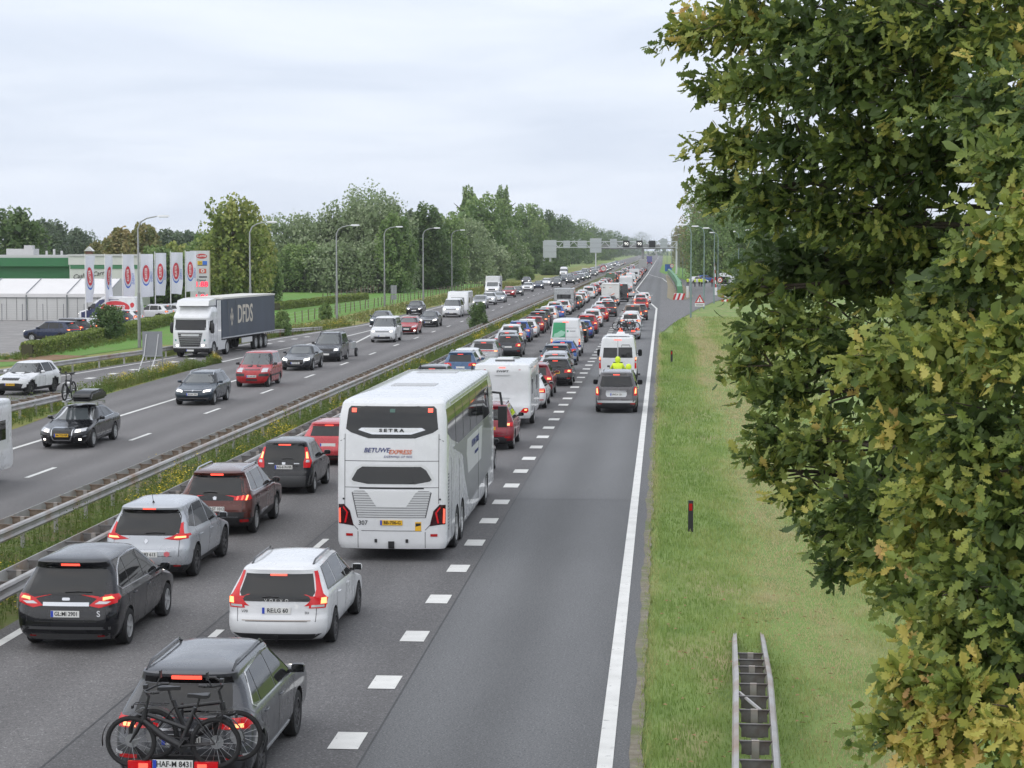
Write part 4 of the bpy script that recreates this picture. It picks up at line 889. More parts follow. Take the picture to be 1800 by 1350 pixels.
# oncoming near ones
AUDI_A = make_car(**V(SEDAN, **NEAR, L=4.92, rim=2, wr=.335, grille=[(-.30, .34), (.30, .34), (.36, .50), (.38, .76), (-.38, .76), (-.36, .50)], grilleframe=[(-.30, .34), (.30, .34), (.37, .50), (.39, .76), (-.39, .76), (-.37, .50)],
  head=[[(.44, .60), (.82, .66), (.80, .76), (.46, .72)]], headlit=[(.50, .62), (.66, .64), (.64, .71), (.51, .70)], intake=[(.44, .30), (.80, .34), (.78, .44), (.44, .44)], fplate=(.52, '44-TG-NR', 'y'),
  extra=[('sill_trim', 'S', [(1.4, .36), (3.4, .36), (3.4, .39), (1.4, .39)], M_CHROME, .010, 1, True), ('bumper_trim', 'F', [(.44, .46), (.84, .48), (.84, .50), (.44, .48)], M_CHROME, .010, 1, True), ('fog_light', 'F', [(.60, .34), (.68, .34), (.68, .40), (.60, .40)], M_HEAD, .014, 1, True)], dlo=[(.95, 1.01), (3.4, .94), (2.74, 1.36), (2.0, 1.38), (1.5, 1.30)]))
AUDI_B = make_car(**V(SEDAN, **NEAR, L=4.94, W=1.89, rim=1, grille=[(-.40, .36), (.40, .36), (.50, .50), (.46, .68), (-.46, .68), (-.50, .50)], grilleframe=[(-.40, .36), (.40, .36), (.52, .50), (.48, .69), (-.48, .69), (-.52, .50)], headlit=[(.52, .60), (.80, .65), (.78, .74), (.53, .69)], fplate=(.47, 'FF:GR 901', 'w')))
GOLF = make_car(**V(WAGON, **NEAR, L=4.56, grille=[(-.42, .66), (.42, .66), (.44, .71), (-.44, .71)], grillebars=1, intake=[(-.70, .26), (.70, .26), (.62, .40), (-.62, .40)], fplate=(.53, 'BO:H 396', 'w'), headlit=[(.50, .62), (.76, .65), (.75, .72), (.51, .69)],
  extra=[('bumper_trim', 'F', [(-.74, .335), (.74, .335), (.74, .355), (-.74, .355)], M_CHROME, .010, 1, False), ('badge', 'F', [(-.05, .69), (0, .64), (.05, .69), (0, .74)], M_CHROME, .016, 1, False)]))
BERLINGO = make_car(**V(LUDO, **NEAR, L=4.14, W=1.73, H=1.80, clad=.0, mirmat=M_BLK, head=[[(.50, .78), (.80, .80), (.78, .98), (.52, .98)]], headlit=None, grille=[(-.40, .88), (.40, .88), (.42, .92), (-.42, .92)], intake=[(-.30, .34), (.30, .34), (.30, .44), (-.30, .44)],
  extra=[('bumper', 'F', [(.36, .58), (.86, .58), (.86, .72), (.40, .72)], M_BLK, .014, 0, True), ('side_strip', 'S', [(.7, .56), (3.3, .56), (3.3, .64), (.7, .64)], M_BLK, .010, 1, True)], fplate=(.58, 'DU:AN 887', 'w')))
CADDY = make_car(**V(LUDO, **NEAR, L=4.41, H=1.84, rails=(.62, .4, 2.7, M_BLK), mirmat=M_BLK))
T6 = make_car(**V(VAN, **NEAR, grillebars=2, barmat=M_CHROME, extra=[('bumper_trim', 'F', [(-.80, .28), (.80, .28), (.80, .32), (-.80, .32)], M_CHROME, .01, 1, False)]))
VITARA = make_car(**V(SUV, **NEAR, L=4.17, W=1.77, H=1.61, rim=1, dark=True, rails=None, grille=[(-.44, .76), (.44, .76), (.46, .88), (-.46, .88)], grillebars=None, head=[[(.47, .76), (.84, .80), (.82, .90), (.49, .87)]], headlit=None, intake=[(-.56, .38), (.56, .38), (.66, .60), (.40, .62), (-.40, .62), (-.66, .60)], fplate=(.56, 'SX-419-H', 'y'),
  extra=[('grille_bar', 'F', [(x-.03, .77), (x+.03, .77), (x+.03, .87), (x-.03, .87)], M_CHROME, .014, 1, False) for x in (-.36, -.22, -.08, .08, .22, .36)] + [('lower_bumper', 'F', [(-.80, .25), (.80, .25), (.76, .36), (-.76, .36)], M_BLK, .006, 0, False)]))
MAZDA = make_car(**V(HATCH, **NEAR, grille=[(-.34, .44), (.34, .44), (.46, .68), (-.46, .68)], headlit=None, extra=[('fog_light', 'F', [(.62, .32), (.76, .32), (.76, .40), (.62, .40)], M_HEAD, .012, 1, True)]))
# ------------------------------------------------------------------ coach
M_WHITE = mat('gloss_white', (0.66, 0.67, 0.68), 0.3, coat=0.5, var=0.03, vscale=0.8)
M_GREYP = mat('grey_livery', (0.17, 0.18, 0.19), 0.3, coat=0.5)
M_SEAM = mat('seam', (0.08, 0.08, 0.085), 0.6)
M_SLAT = mat('louvre', (0.50, 0.51, 0.52), 0.4); M_SLATD = mat('louvre_gap', (0.12, 0.12, 0.125), 0.7)
M_NAVYT = mat('navy_print', (0.02, 0.03, 0.16), 0.5); M_ORANGE = mat('orange_print', (0.62, 0.12, 0.03), 0.5)
M_STK = mat('yellow_sticker', (0.75, 0.42, 0.02), 0.5)
M_DARKLENS = mat('smoked_lens', (0.035, 0.008, 0.010), 0.08)
def seam(name, axis, a, b, w=0.014, lvl=0, m=None): return (name, axis, strip_poly(*a, *b, w), m or M_SEAM, .004, lvl, False)
BUS = dict(near=True, L=13.4, W=2.55, H=3.8, z0=.30, cap=.16, capp=.45, wr=.50, ww=.30, archx=.05, axles=[2.45, 3.75, 10.6], belt=2.2, mirror=.25, rim=2, ns=26, nz=44, rr=(.16, .13), rf=(.3, .25), rbow=.10, fbow=.2, mirmat=M_BLK, mirsize=(.26, .2, .02),
  rear=[(.3, .03), (.4, 0), (1.0, 0), (2.0, .04), (2.8, .10), (3.4, .20), (3.64, .30)], front=[(.3, .05), (.5, 0), (1.4, 0), (2.4, .12), (3.2, .35), (3.64, .65)],
  width=[(.3, 1.22), (.45, 1.27), (2.0, 1.275), (3.2, 1.255), (3.64, 1.19)],
  rearwin=[(-1.07, 3.06), (-.95, 2.98), (-.54, 2.85), (.54, 2.85), (.95, 2.98), (1.07, 3.06), (1.02, 3.52), (.96, 3.58), (-.96, 3.58), (-1.02, 3.52)],
  windscreen=[(-1.1, 1.2), (1.1, 1.2), (1.0, 3.4), (-1.0, 3.4)],
  sidewin=[[(.42, 2.95), (1.3, 2.72), (2.8, 2.5), (13.0, 2.5), (12.9, 3.50), (.50, 3.50)]],
  tail=[[(.88, .83), (1.235, .87), (1.24, 1.32), (1.11, 1.33), (.97, 1.18)]], brake=None,
  rplate=(.91, 'BB-706-G', 'y'),
  extra=[('lower_window', 'R', [(-.93, 1.90), (-.88, 1.86), (-.55, 1.80), (.55, 1.80), (.88, 1.86), (.93, 1.90), (.80, 2.12), (.68, 2.20), (-.68, 2.20), (-.80, 2.12)], M_GLASS, .006, 0, False),
   ('window_surround', 'R', [(-1.0, 1.90), (-.9, 1.78), (.9, 1.78), (1.0, 1.90), (.84, 2.18), (.70, 2.25), (-.70, 2.25), (-.84, 2.18)], mat('surround_white', (.60, .61, .615), .4), .003, 0, False),
   ('badge_bar', 'R', [(-.78, 3.04), (-.70, 3.09), (.70, 3.09), (.78, 3.04), (.45, 2.94), (-.45, 2.94)], M_CHROME, .014, 0, False), ('badge_bar', 'R', [(-.66, 3.03), (-.60, 3.08), (.60, 3.08), (.66, 3.03), (.45, 2.985), (-.45, 2.985)], M_WHITE, .018, 0, False),
   ('louvre', 'R', [(-.80, 1.02), (.80, 1.02), (.93, 1.60), (.86, 1.64), (-.86, 1.64), (-.93, 1.60)], M_SLATD, .003, 0, False),
   ('centre_panel', 'R', [(-.34, 1.27), (.34, 1.27), (.55, 1.58), (.62, 1.64), (-.62, 1.64), (-.55, 1.58)], M_WHITE, .016, 0, False),
   ('sticker', 'R', [(.55, .72), (.69, .72), (.69, .93), (.55, .93)], M_STK, .006, 0, False), ('sticker_print', 'R', [(.56, .82), (.68, .85), (.68, .90), (.56, .90)], M_INK, .008, 1, False),
   ('tow_hitch', 'R', [(-.07, .32), (.07, .32), (.07, .48), (-.07, .48)], M_BLK, .03, 0, False), ('rubber_buffer', 'R', [(.33, .45), (.39, .45), (.39, .53), (.33, .53)], M_BLK, .02, 1, True),
   seam('panel_seam', 'R', (-1.10, 2.33), (1.10, 2.33)), seam('panel_seam', 'R', (-1.09, .95), (-1.09, 2.95)), seam('panel_seam', 'R', (1.09, 1.35), (1.09, 2.95)), seam('panel_seam', 'R', (-1.09, 1.72), (1.09, 1.72)), seam('panel_gap', 'R', (-.75, 1.70), (.75, 1.70), .03, 0, M_INK),
   seam('panel_seam', 'R', (-.70, .72), (.70, .72)), seam('panel_seam', 'R', (-.78, .32), (-.78, .70)), seam('panel_seam', 'R', (.78, .32), (.78, .70)), seam('panel_seam', 'R', (-.98, .95), (-.78, .74)), seam('panel_seam', 'R', (.98, .95), (.78, .74)),
   seam('panel_seam', 'R', (-1.2, 2.78), (-1.09, 2.84)), seam('panel_seam', 'R', (1.09, 2.84), (1.2, 2.78)),
   ('reflector', 'R', [(.90, .59), (1.06, .59), (1.06, .65), (.90, .65)], M_REDOFF, .012, 0, True), ('parking_sensor', 'R', [(1.10, 1.43), (1.14, 1.43), (1.14, 1.47), (1.10, 1.47)], M_BLK, .008, 1, True),
   ('warning_light', 'R', [(-.94, 3.44), (-.83, 3.44), (-.83, 3.53), (-.94, 3.53)], M_BRAKE, .012, 0, True), ('ventilator', 'R', [(-.05, 3.44), (.07, 3.44), (.07, 3.52), (-.05, 3.52)], mat('green_sign', (.05, .12, .10), .4), .010, 1, False),
   ('livery_panel', 'S', [(1.5, 2.52), (13.1, 2.49), (13.1, .95), (5.6, .70), (4.4, 1.5), (3.9, 2.1)], M_GREYP, .004, 0, True), ('livery_panel', 'S', [(5.2, 1.5), (8.8, 1.5), (9.2, 2.38), (5.0, 2.38), (4.8, 2.0)], M_WHITE, .008, 0, True),
   ('roof_hatch', 'T', [(-.55, 4.0), (.55, 4.0), (.55, 4.9), (-.55, 4.9)], mat('roof_hatch', (.42, .43, .44), .5), .012, 0, False), ('roof_hatch', 'T', [(-.55, 9.3), (.55, 9.3), (.55, 10.2), (-.55, 10.2)], mat('roof_hatch', (.42, .43, .44), .5), .012, 0, False),
   ('rain_gutter', 'S', [(.3, 3.53), (13.0, 3.53), (13.0, 3.585), (.3, 3.585)], M_CHROME, .012, 0, True), ('door_seam', 'S', [(3.0, .5), (3.015, .5), (3.015, 2.1), (3.0, 2.1)], M_SEAM, .004, 1, True), ('door_seam', 'S', [(1.2, .5), (1.215, .5), (1.215, 2.3), (1.2, 2.3)], M_SEAM, .004, 1, True), ('door_seam', 'S', [(8.0, .5), (8.02, .5), (8.02, 2.4), (8.0, 2.4)], M_SEAM, .010, 1, True)]
   + [('louvre_slat', 'R', [(-.80-.13*t+.02, z), (.80+.13*t-.02, z), (.80+.13*t-.02, z+.042), (-.80-.13*t+.02, z+.042)], M_SLAT, .012, 0, False) for z, t in [(1.035+.055*i, i/10.9) for i in range(11)]]
   + [('side_vent', 'S', [(.42, z), (.62, z), (.62, z+.035), (.42, z+.035)], M_SLATD, .006, 1, True) for z in [.70+.075*i for i in range(18)]]
   + [('window_pillar', 'S', [(y, 2.52), (y+.05, 2.52), (y+.05, 3.49), (y, 3.49)], M_INK, .008, 1, True) for y in (2.2, 4.0, 5.8, 7.6, 9.4, 11.2)],
  texts=[('lettering', 'R', 0, 3.032, 'SETRA', .10, M_INK, dict(bold=.004, spacing=1.5, sx=1.5, off=.03)), ('lettering', 'R', -.345, 2.575, 'BETUWE', .150, M_NAVYT, dict(shear=.25, bold=.002, sx=1.02)), ('lettering', 'R', .20, 2.535, 'EXPRESS', .142, M_ORANGE, dict(shear=.25, bold=.002)),
         ('lettering', 'R', .15, 2.43, 'EIGENWIJS OP REIS', .068, M_NAVYT, dict(shear=.25, spacing=1.15)), ('fleet_number', 'R', -.66, .90, '307', .145, M_INK, dict(bold=.001)),
         ('lettering', 'S', 7.1, 2.15, 'BETUWE EXPRESS', .26, M_NAVYT, dict(shear=.25)), ('lettering', 'S', 7.4, 1.85, 'EIGENWIJS OP REIS', .12, M_NAVYT, dict(shear=.25))])
bus = make_car(**BUS)
# smoked rear lamps with a red C inside instead of plain red lenses
bus.parts = [p if p[0] != 'tail_light' else (p[0], p[1], p[2], p[3], p[4], p[5], [('lamp', patch(bus.bvh, 'R', [(1.06, .90), (1.10, .90), (1.05, 1.14), (1.13, 1.24), (1.12, 1.28), (1.01, 1.14)], .016, 4, .03, .01, False).mesh('lamp', M_REDL, 40)), ('lamp', patch(bus.bvh, 'R', [(1.18, .90), (1.22, .90), (1.225, 1.22), (1.19, 1.24)], .016, 3, .03, .01, False).mesh('lamp', M_BRAKE, 40))], p[7], p[8]) for p in bus.parts]
tl = [i for i, p in enumerate(bus.parts) if p[0] == 'tail_light']
for i in tl: bus.parts[i][1].materials[0] = M_DARKLENS
p = bus.parts[tl[1]]
def flipx(me, nm):
    m2 = me.copy(); m2.transform(Matrix.Scale(-1, 4, (1, 0, 0))); m2.flip_normals(); m2.name = nm; return m2
bus.parts[tl[1]] = (p[0], p[1], p[2], p[3], p[4], p[5], [(k[0], flipx(k[1], 'lamp')) for k in p[6]], p[7], p[8])
# long mirror arms at the front
mm = MB()
for s in (-1, 1):
    mm = MB(); mm.tube([(s*1.15, 6.55, 3.0), (s*1.42, 6.85, 2.95), (s*1.48, 6.8, 2.6)], .04, 6); mm.box((s*1.5, 6.78, 2.25), (.26, .16, .62), 0)
    bus.add('mirror_arm', mm.mesh('mirror_arm', M_BLK), 0)
for x in (-.75, .75):
    q = hitp(bus.bvh, 'T', x, 5.2); am = MB(); am.tube([(x, 5.2, q.z-.01), (x, 5.15, q.z+.16)], [.05, .012], 6); bus.add('antenna', am.mesh('antenna', M_BLK), 1)
G_QM = 'vehicles in the middle queue lane'; G_QL = 'vehicles in the left queue lane'; G_QR = 'vehicles in the right lane beside the queue'; G_ON = 'oncoming vehicles on the far carriageway'; G_PK = 'vehicles parked at the filling station'
place(bus, 'coach', -6.22, 45.7, 'white', 'white touring coach seen from behind, lettered SETRA and 307, in the middle lane', 'bus', None, 2)

# ------------------------------------------------------------------ caravans and motorhomes
CARA = dict(near=True, L=6.3, W=2.28, H=2.62, z0=.42, cap=.07, capp=.35, wr=.31, ww=.19, axles=[2.7], belt=1.2, mirror=3.0, ns=16, rr=(.14, .10), rf=(.2, .2), rbow=.04, fbow=.1, mirmat=M_WHITE, mirsize=(.02, .02, .02),
  rear=[(.42, .10), (.6, .02), (.85, 0), (1.1, .06), (1.5, .10), (2.3, .08), (2.55, .14)], front=[(.42, .06), (.6, 0), (1.2, .10), (2.0, .45), (2.55, .8)], width=[(.42, 1.10), (.55, 1.14), (2.2, 1.14), (2.55, 1.10)],
  windscreen=[(-.8, 1.3), (.8, 1.3), (.7, 1.95), (-.7, 1.95)], sidewin=[[(.8, 1.35), (1.7, 1.35), (1.7, 1.95), (.8, 1.95)], [(3.6, 1.35), (4.6, 1.35), (4.6, 1.95), (3.6, 1.95)]],
  tail=[[(.70, .66), (.98, .64), (1.06, .72), (1.04, .84), (.86, .84)]], taillit=[([(.90, .74), (1.0, .75), (1.0, .80), (.90, .80)], M_BRAKEC)], lit=True,
  extra=[('handle_bar', 'R', [(-.30, 2.14), (.30, 2.14), (.30, 2.17), (-.30, 2.17)], M_ALU, .03, 1, False), ('handle_bar', 'R', [(-.30, 1.22), (.30, 1.22), (.30, 1.25), (-.30, 1.25)], M_ALU, .03, 1, False),
         ('brake_light', 'R', [(-.13, 2.44), (.13, 2.44), (.13, 2.47), (-.13, 2.47)], M_BRAKE, .012, 0, False), ('marker_light', 'R', [(.66, 2.36), (.74, 2.36), (.74, 2.38), (.66, 2.38)], M_REDOFF, .012, 1, True), ('bumper', 'R', [(-.86, .44), (.86, .44), (.90, .58), (-.90, .58)], M_WHITE, .03, 0, False), ('awning_rail', 'S', [(.2, 2.44), (5.6, 2.44), (5.6, 2.48), (.2, 2.48)], M_ALU, .02, 0, True),
         ('roof_light', 'T', [(-.4, 4.2), (.4, 4.2), (.4, 4.8), (-.4, 4.8)], M_GLASS, .05, 1, False)])
caraS = make_car(**V(CARA, texts=[('lettering', 'R', 0, 2.31, 'SWIFT', .11, M_INK, dict(shear=.25, sx=1.6, bold=.002))]))
mb = MB(); mb.box((-.05, -.7, 2.68), (.72, .62, .14), 0, top=(.85, .8)); mb.box((-.05, -1.0, 2.63), (.8, .1, .08), 1); caraS.add('roof_unit', mb.mesh('roof_unit', [M_WHITE, M_SEAM]), 0)
cara = make_car(**CARA)
def hitch(pr, L):
    m = MB(); m.tube([(-.5, L/2-.4, .45), (0, L/2+1.0, .45)], .04, 6); m.tube([(.5, L/2-.4, .45), (0, L/2+1.0, .45)], .04, 6); m.tube([(0, L/2+.6, .45), (0, L/2+.6, .1)], .03, 6)
    pr.add('tow_frame', m.mesh('tow_frame', M_CHASSIS), 0)
hitch(caraS, 6.3); hitch(cara, 6.3)
for c in (caraS, cara): c.parts = [p for p in c.parts if p[0] != 'mirror']
MOTORH = V(CARA, L=6.6, W=2.3, H=2.85, z0=.36, axles=[1.3, 5.2], wr=.34, ww=.22, cap=.06, mirror=1.5, mirsize=(.24, .18, .36), mirmat=M_BLK, belt=1.4,
  front=[(.36, .05), (.6, 0), (1.0, .05), (1.1, .4), (1.3, .75), (1.8, 1.25), (1.86, .9), (2.3, .62), (2.79, 1.0)], rear=[(.36, .08), (.5, 0), (1.0, .02), (2.79, .05)], width=[(.36, 1.08), (.5, 1.14), (2.6, 1.15), (2.79, 1.12)],
  windscreen=[(-.85, 1.32), (.85, 1.32), (.8, 1.8), (-.8, 1.8)], sidewin=[[(1.0, 1.6), (2.2, 1.6), (2.2, 2.1), (1.0, 2.1)], [(4.9, 1.35), (5.7, 1.35), (5.4, 1.8), (4.9, 1.8)]], tail=[[(.80, .60), (1.05, .60), (1.05, .72), (.80, .72)]], taillit=[([(.88, .62), (1.0, .62), (1.0, .69), (.88, .69)], M_BRAKEC)])
motorh = make_car(**V(MOTORH, extra=[('bumper', 'R', [(-.95, .38), (.95, .38), (1.0, .54), (-1.0, .54)], M_BLK, .02, 0, False), ('livery_print', 'R', [(-.35, 1.12), (-.28, 1.05), (.55, 1.50), (.50, 1.58)], M_ORANGE, .006, 1, False), ('livery_print', 'R', [(-.55, 1.18), (.60, 1.18), (.60, 1.20), (-.55, 1.20)], M_GREYP, .006, 1, False), ('livery_print', 'R', [(-.40, 1.45), (.1, 1.45), (.1, 1.47), (-.40, 1.47)], M_GREYP, .006, 1, False),
   ('livery_print', 'R', [(-.95, 2.2), (-.85, 2.2), (-.85, 2.36), (-.95, 2.36)], M_INK, .006, 1, False), ('livery_print', 'R', [(-.76, 2.2), (-.68, 2.2), (-.68, 2.36), (-.76, 2.36)], M_INK, .006, 1, False), ('livery_print', 'R', [(-.15, 2.26), (.2, 2.26), (.2, 2.30), (-.15, 2.30)], M_ORANGE, .006, 1, False), ('trim_band', 'R', [(-1.1, 2.62), (1.1, 2.62), (1.1, 2.66), (-1.1, 2.66)], mat('tan_band', (.30, .25, .18), .5), .01, 1, False)]))
motorh2 = make_car(**V(MOTORH, L=6.2, H=2.75, front=[(.36, .05), (.6, 0), (1.0, .05), (1.1, .4), (1.3, .75), (1.8, 1.25), (2.2, 1.6), (2.69, 2.2)], rearwin=[(-.8, 1.55), (.8, 1.55), (.8, 2.05), (-.8, 2.05)], extra=[('bumper', 'R', [(-.95, .38), (.95, .38), (1.0, .54), (-1.0, .54)], M_BLK, .02, 0, False)]))
ducato = make_car(**V(BIGVAN, near=True, L=5.99, W=2.05, H=2.52, rearwin=None, rplate=(.80, 'LB-71', 'w'), tail=[[(.90, .78), (1.0, .78), (.99, 1.40), (.92, 1.40)]], taillit=[([(.93, 1.26), (.985, 1.26), (.985, 1.37), (.93, 1.37)], M_BRAKEC), ([(.93, 1.08), (.985, 1.08), (.985, 1.18), (.93, 1.18)], M_CLEAR)],
  extra=BIGVAN['extra'] + [('rear_window', 'R', [(-.80, 1.36), (-.03, 1.36), (-.03, 1.90), (-.76, 1.90)], M_GLASS, .006, 0, False), ('rear_window', 'R', [(.03, 1.36), (.80, 1.36), (.76, 1.92), (.03, 1.92)], M_GLASS, .006, 0, False), ('side_panel', 'S', [(.4, 1.5), (1.3, 1.5), (1.3, 2.0), (.4, 2.0)], M_GLASS, .006, 1, True)]))
mb = MB(); mb.box((0, -2.35, 2.58), (1.3, .5, .09), 0, top=(.9, .7)); mb.box((.1, 0, 2.58), (.5, .6, .12), 0, top=(.8, .8)); ducato.add('roof_unit', mb.mesh('roof_unit', [M_WHITE]), 0)
mb = MB(); mb.tube([(.2, -3.02, 1.95), (.22, -3.05, 2.06), (.64, -3.05, 2.06), (.66, -3.02, 1.95)], .018, 6); ducato.add('grab_rail', mb.mesh('grab_rail', M_BLK), 1)
greenvan = make_car(**V(BIGVAN, near=True, W=2.02, H=2.55, extra=BIGVAN['extra'] + [('livery_panel', 'R', [(-.90, 1.30), (-.02, 1.30), (-.02, 2.30), (-.82, 2.30)], mat('livery_green', (.03, .30, .13), .35), .005, 0, False),
   ('livery_print', 'R', [(-.82, 1.32), (-.5, 1.30), (-.15, 1.42), (.02, 1.66), (-.3, 1.78), (-.55, 1.62), (-.75, 1.55)], mat('livery_pale_green', (.30, .55, .42), .4), .008, 1, False), ('livery_print', 'R', [(.08, 1.66), (.20, 1.66), (.20, 1.78), (.08, 1.78)], mat('livery_green', (.03, .30, .13), .35), .006, 1, False),
   ('livery_print', 'R', [(.28, 1.70), (.66, 1.70), (.66, 1.75), (.28, 1.75)], M_GREYP, .006, 1, False), ('door_seam', 'R', [(-.85, 1.92), (.85, 1.92), (.85, 1.935), (-.85, 1.935)], M_SEAM, .007, 1, False), ('door_seam', 'R', [(-.9, 1.32), (.9, 1.32), (.9, 1.335), (-.9, 1.335)], M_SEAM, .007, 1, False)]))
boxvan = make_car(**V(MOTORH, L=6.4, W=2.2, H=2.95, front=[(.36, .05), (.6, 0), (1.0, .05), (1.1, .4), (1.3, .75), (2.0, 1.45), (2.1, 1.5), (2.89, 1.55)], head=[[(.55, .82), (.92, .84), (.90, 1.0), (.58, .98)]], headlit=[(.62, .84), (.84, .86), (.82, .95), (.63, .94)], grille=[(-.5, .7), (.5, .7), (.54, .92), (-.54, .92)], intake=[(-.8, .38), (.8, .38), (.8, .56), (-.8, .56)], windscreen=[(-.88, 1.32), (.88, 1.32), (.84, 1.98), (-.84, 1.98)], tail=[], extra=[]))

# ------------------------------------------------------------------ articulated lorry
M_TARP = mat('navy_tarpaulin', (0.035, 0.05, 0.075), 0.45, var=0.18, vscale=0.7, bump=0.15, bscale=3)
CAB = dict(near=True, L=2.35, W=2.5, H=3.45, z0=.34, cap=.18, capp=.5, wr=.5, ww=.30, archx=.06, axles=[.95], belt=1.9, mirror=.5, ns=8, nz=40, rr=(.12, .08), rf=(.28, .22), rbow=0, fbow=.12, mirmat=M_BLK, mirsize=(.30, .2, .75),
  rear=[(.34, 0), (3.3, 0)], front=[(.34, .10), (.5, .02), (.8, 0), (1.7, .02), (1.85, .06), (2.55, .22), (2.62, .18), (2.75, .26), (3.0, .60), (3.27, 1.0)], width=[(.34, 1.18), (.5, 1.24), (2.6, 1.24), (3.0, 1.22), (3.27, 1.16)], clad=.62,
  windscreen=[(-1.08, 1.82), (1.08, 1.82), (1.04, 2.52), (-1.04, 2.52)], sidewin=[[(1.15, 1.78), (2.05, 1.82), (1.98, 2.42), (1.15, 2.48)]], head=[[(.72, .72), (1.14, .74), (1.14, .92), (.76, .90)]], headlit=[(.80, .75), (.96, .76), (.96, .88), (.80, .87)],
  grille=[(-.66, .70), (.66, .70), (.86, 1.66), (-.86, 1.66)], grillebars=7, barmat=M_ALU, intake=[(-.9, .40), (.9, .40), (.9, .56), (-.9, .56)], fplate=(.48, '', 'w'),
  extra=[('grille_panel', 'F', [(-.60, 1.42), (.60, 1.42), (.62, 1.56), (-.62, 1.56)], M_ALU, .018, 0, False), ('door_seam', 'S', [(1.05, .9), (1.065, .9), (1.065, 2.5), (1.05, 2.5)], M_SEAM, .004, 1, True), ('eco_badge', 'F', [(.94, 1.10), (1.04, 1.10), (1.04, 1.22), (.94, 1.22)], mat('teal', (.02, .22, .20), .4), .008, 1, True), ('sun_visor', 'F', [(-1.10, 2.53), (1.10, 2.53), (1.10, 2.60), (-1.10, 2.60)], M_WHITE, .14, 0, False)],
  texts=[('lettering', 'F', 0, 1.49, 'SCANIA', .11, M_INK, dict(spacing=1.3))])
lorry = make_car(**CAB)
for p in lorry.parts:
    if p[0] == 'windscreen': p[1].materials[0] = M_GLASS
def lpart(nm, m, mats, sm=None): lorry.add(nm, m.mesh(nm, mats, sm), 0)
m = MB(); m.prism([(-.30, 3.42), (.55, 3.42), (.30, 3.78), (-.95, 3.90), (-1.2, 3.90), (-1.2, 3.42)], -1.1, 1.1, 'X'); lpart('air_deflector', m, M_WHITE)
for s in (-1, 1):
    m = MB(); m.box((s*1.2, -1.55, 2.3), (.06, .75, 2.9), 0, rz=0); lpart('side_fairing', m, M_WHITE)
    m = MB(); m.box((s*1.16, -2.25, .72), (.10, 2.0, .62), 0); lpart('side_skirt', m, M_WHITE)
m = MB(); m.box((0, -2.6, .75), (.9, 5.4, .22), 0); m.box((0, -3.4, .95), (.9, 1.0, .2), 0); lpart('chassis', m, M_CHASSIS)
TX = -2.1; TL = 13.4
m = MB(); m.box((0, TX-TL/2, 2.50), (2.50, TL, 2.62), 0); lpart('tarpaulin_box', m, M_TARP)
m = MB(); m.box((0, TX-TL/2, 3.86), (2.56, TL+.04, .12), 0); lpart('trailer_roof', m, mat('trailer_roof', (.60, .59, .55), .5))
m = MB(); m.box((0, TX-TL/2, 1.16), (2.54, TL, .08), 0); lpart('trailer_frame', m, mat('trailer_frame', (.45, .46, .48), .5))
m = MB(); m.box((0, TX-TL/2-.4, 1.0), (1.2, TL-2.2, .24), 0)
for i in range(24): m.box((1.24, TX-.6-i*.54, 1.08), (.03, .05, .16), 0); m.box((-1.24, TX-.6-i*.54, 1.08), (.03, .05, .16), 0)
lpart('trailer_chassis', m, M_CHASSIS)
for s in (-1, 1):
    m = MB(); m.box((s*1.18, TX-6.2, .80), (.05, 2.6, .36), 0); lpart('side_guard', m, M_WHITE)
    for yy, nm in ((-3.35, 0), (TX-8.4, 1), (TX-9.7, 1), (TX-11.0, 1)):
        wm = wheel_meshes(.5, .30, 2); lorry.add('wheel', wm[0], 0, (s*1.08, yy, .5), (0, 0, 0 if s > 0 else PI), kids=[('rim', wm[1])])
    m = MB()
    for a in range(4):
        an = PI/2*a; ca, sa = math.cos(an), math.sin(an); x0 = s*1.256; cx, cz = TX-2.3, 2.55
        pts = [(.03, .0), (.36, -.20), (.48, 0), (.36, .20)]
        m.add([(x0, cx+.75*(u*ca-v*sa), cz+1.35*(u*sa+v*ca)) for u, v in pts], [(0, 1, 2, 3)])
    lorry.add('emblem', m.mesh('emblem', mat('cream_print', (.55, .50, .42), .6)), 0)
    lorry.add('lettering', text_mesh('DFDS', 1.75, mat('cream_print', (.55, .50, .42), .6), bold=.03, sx=.92, spacing=.98), 0, (s*1.254, TX-5.6, 2.62), ROT_S if s > 0 else ROT_L)
    m = MB(); m.tube([(s*1.254, TX-1.3, 3.6), (s*1.254, TX-1.7, 1.3)], .03, 4); m.tube([(s*1.254, TX-4.0 if s > 0 else TX-3.2, 3.7), (s*1.254, TX-3.8, 1.3)], .02, 4); lorry.add('strap', m.mesh('strap', M_GREYP), 1)
place(lorry, 'articulated_lorry', -31.35, 131.6, 'white', 'white cab lorry pulling a navy curtain trailer lettered DFDS on the slip road', 'truck', None, 2, rz=-.075, rear=False)

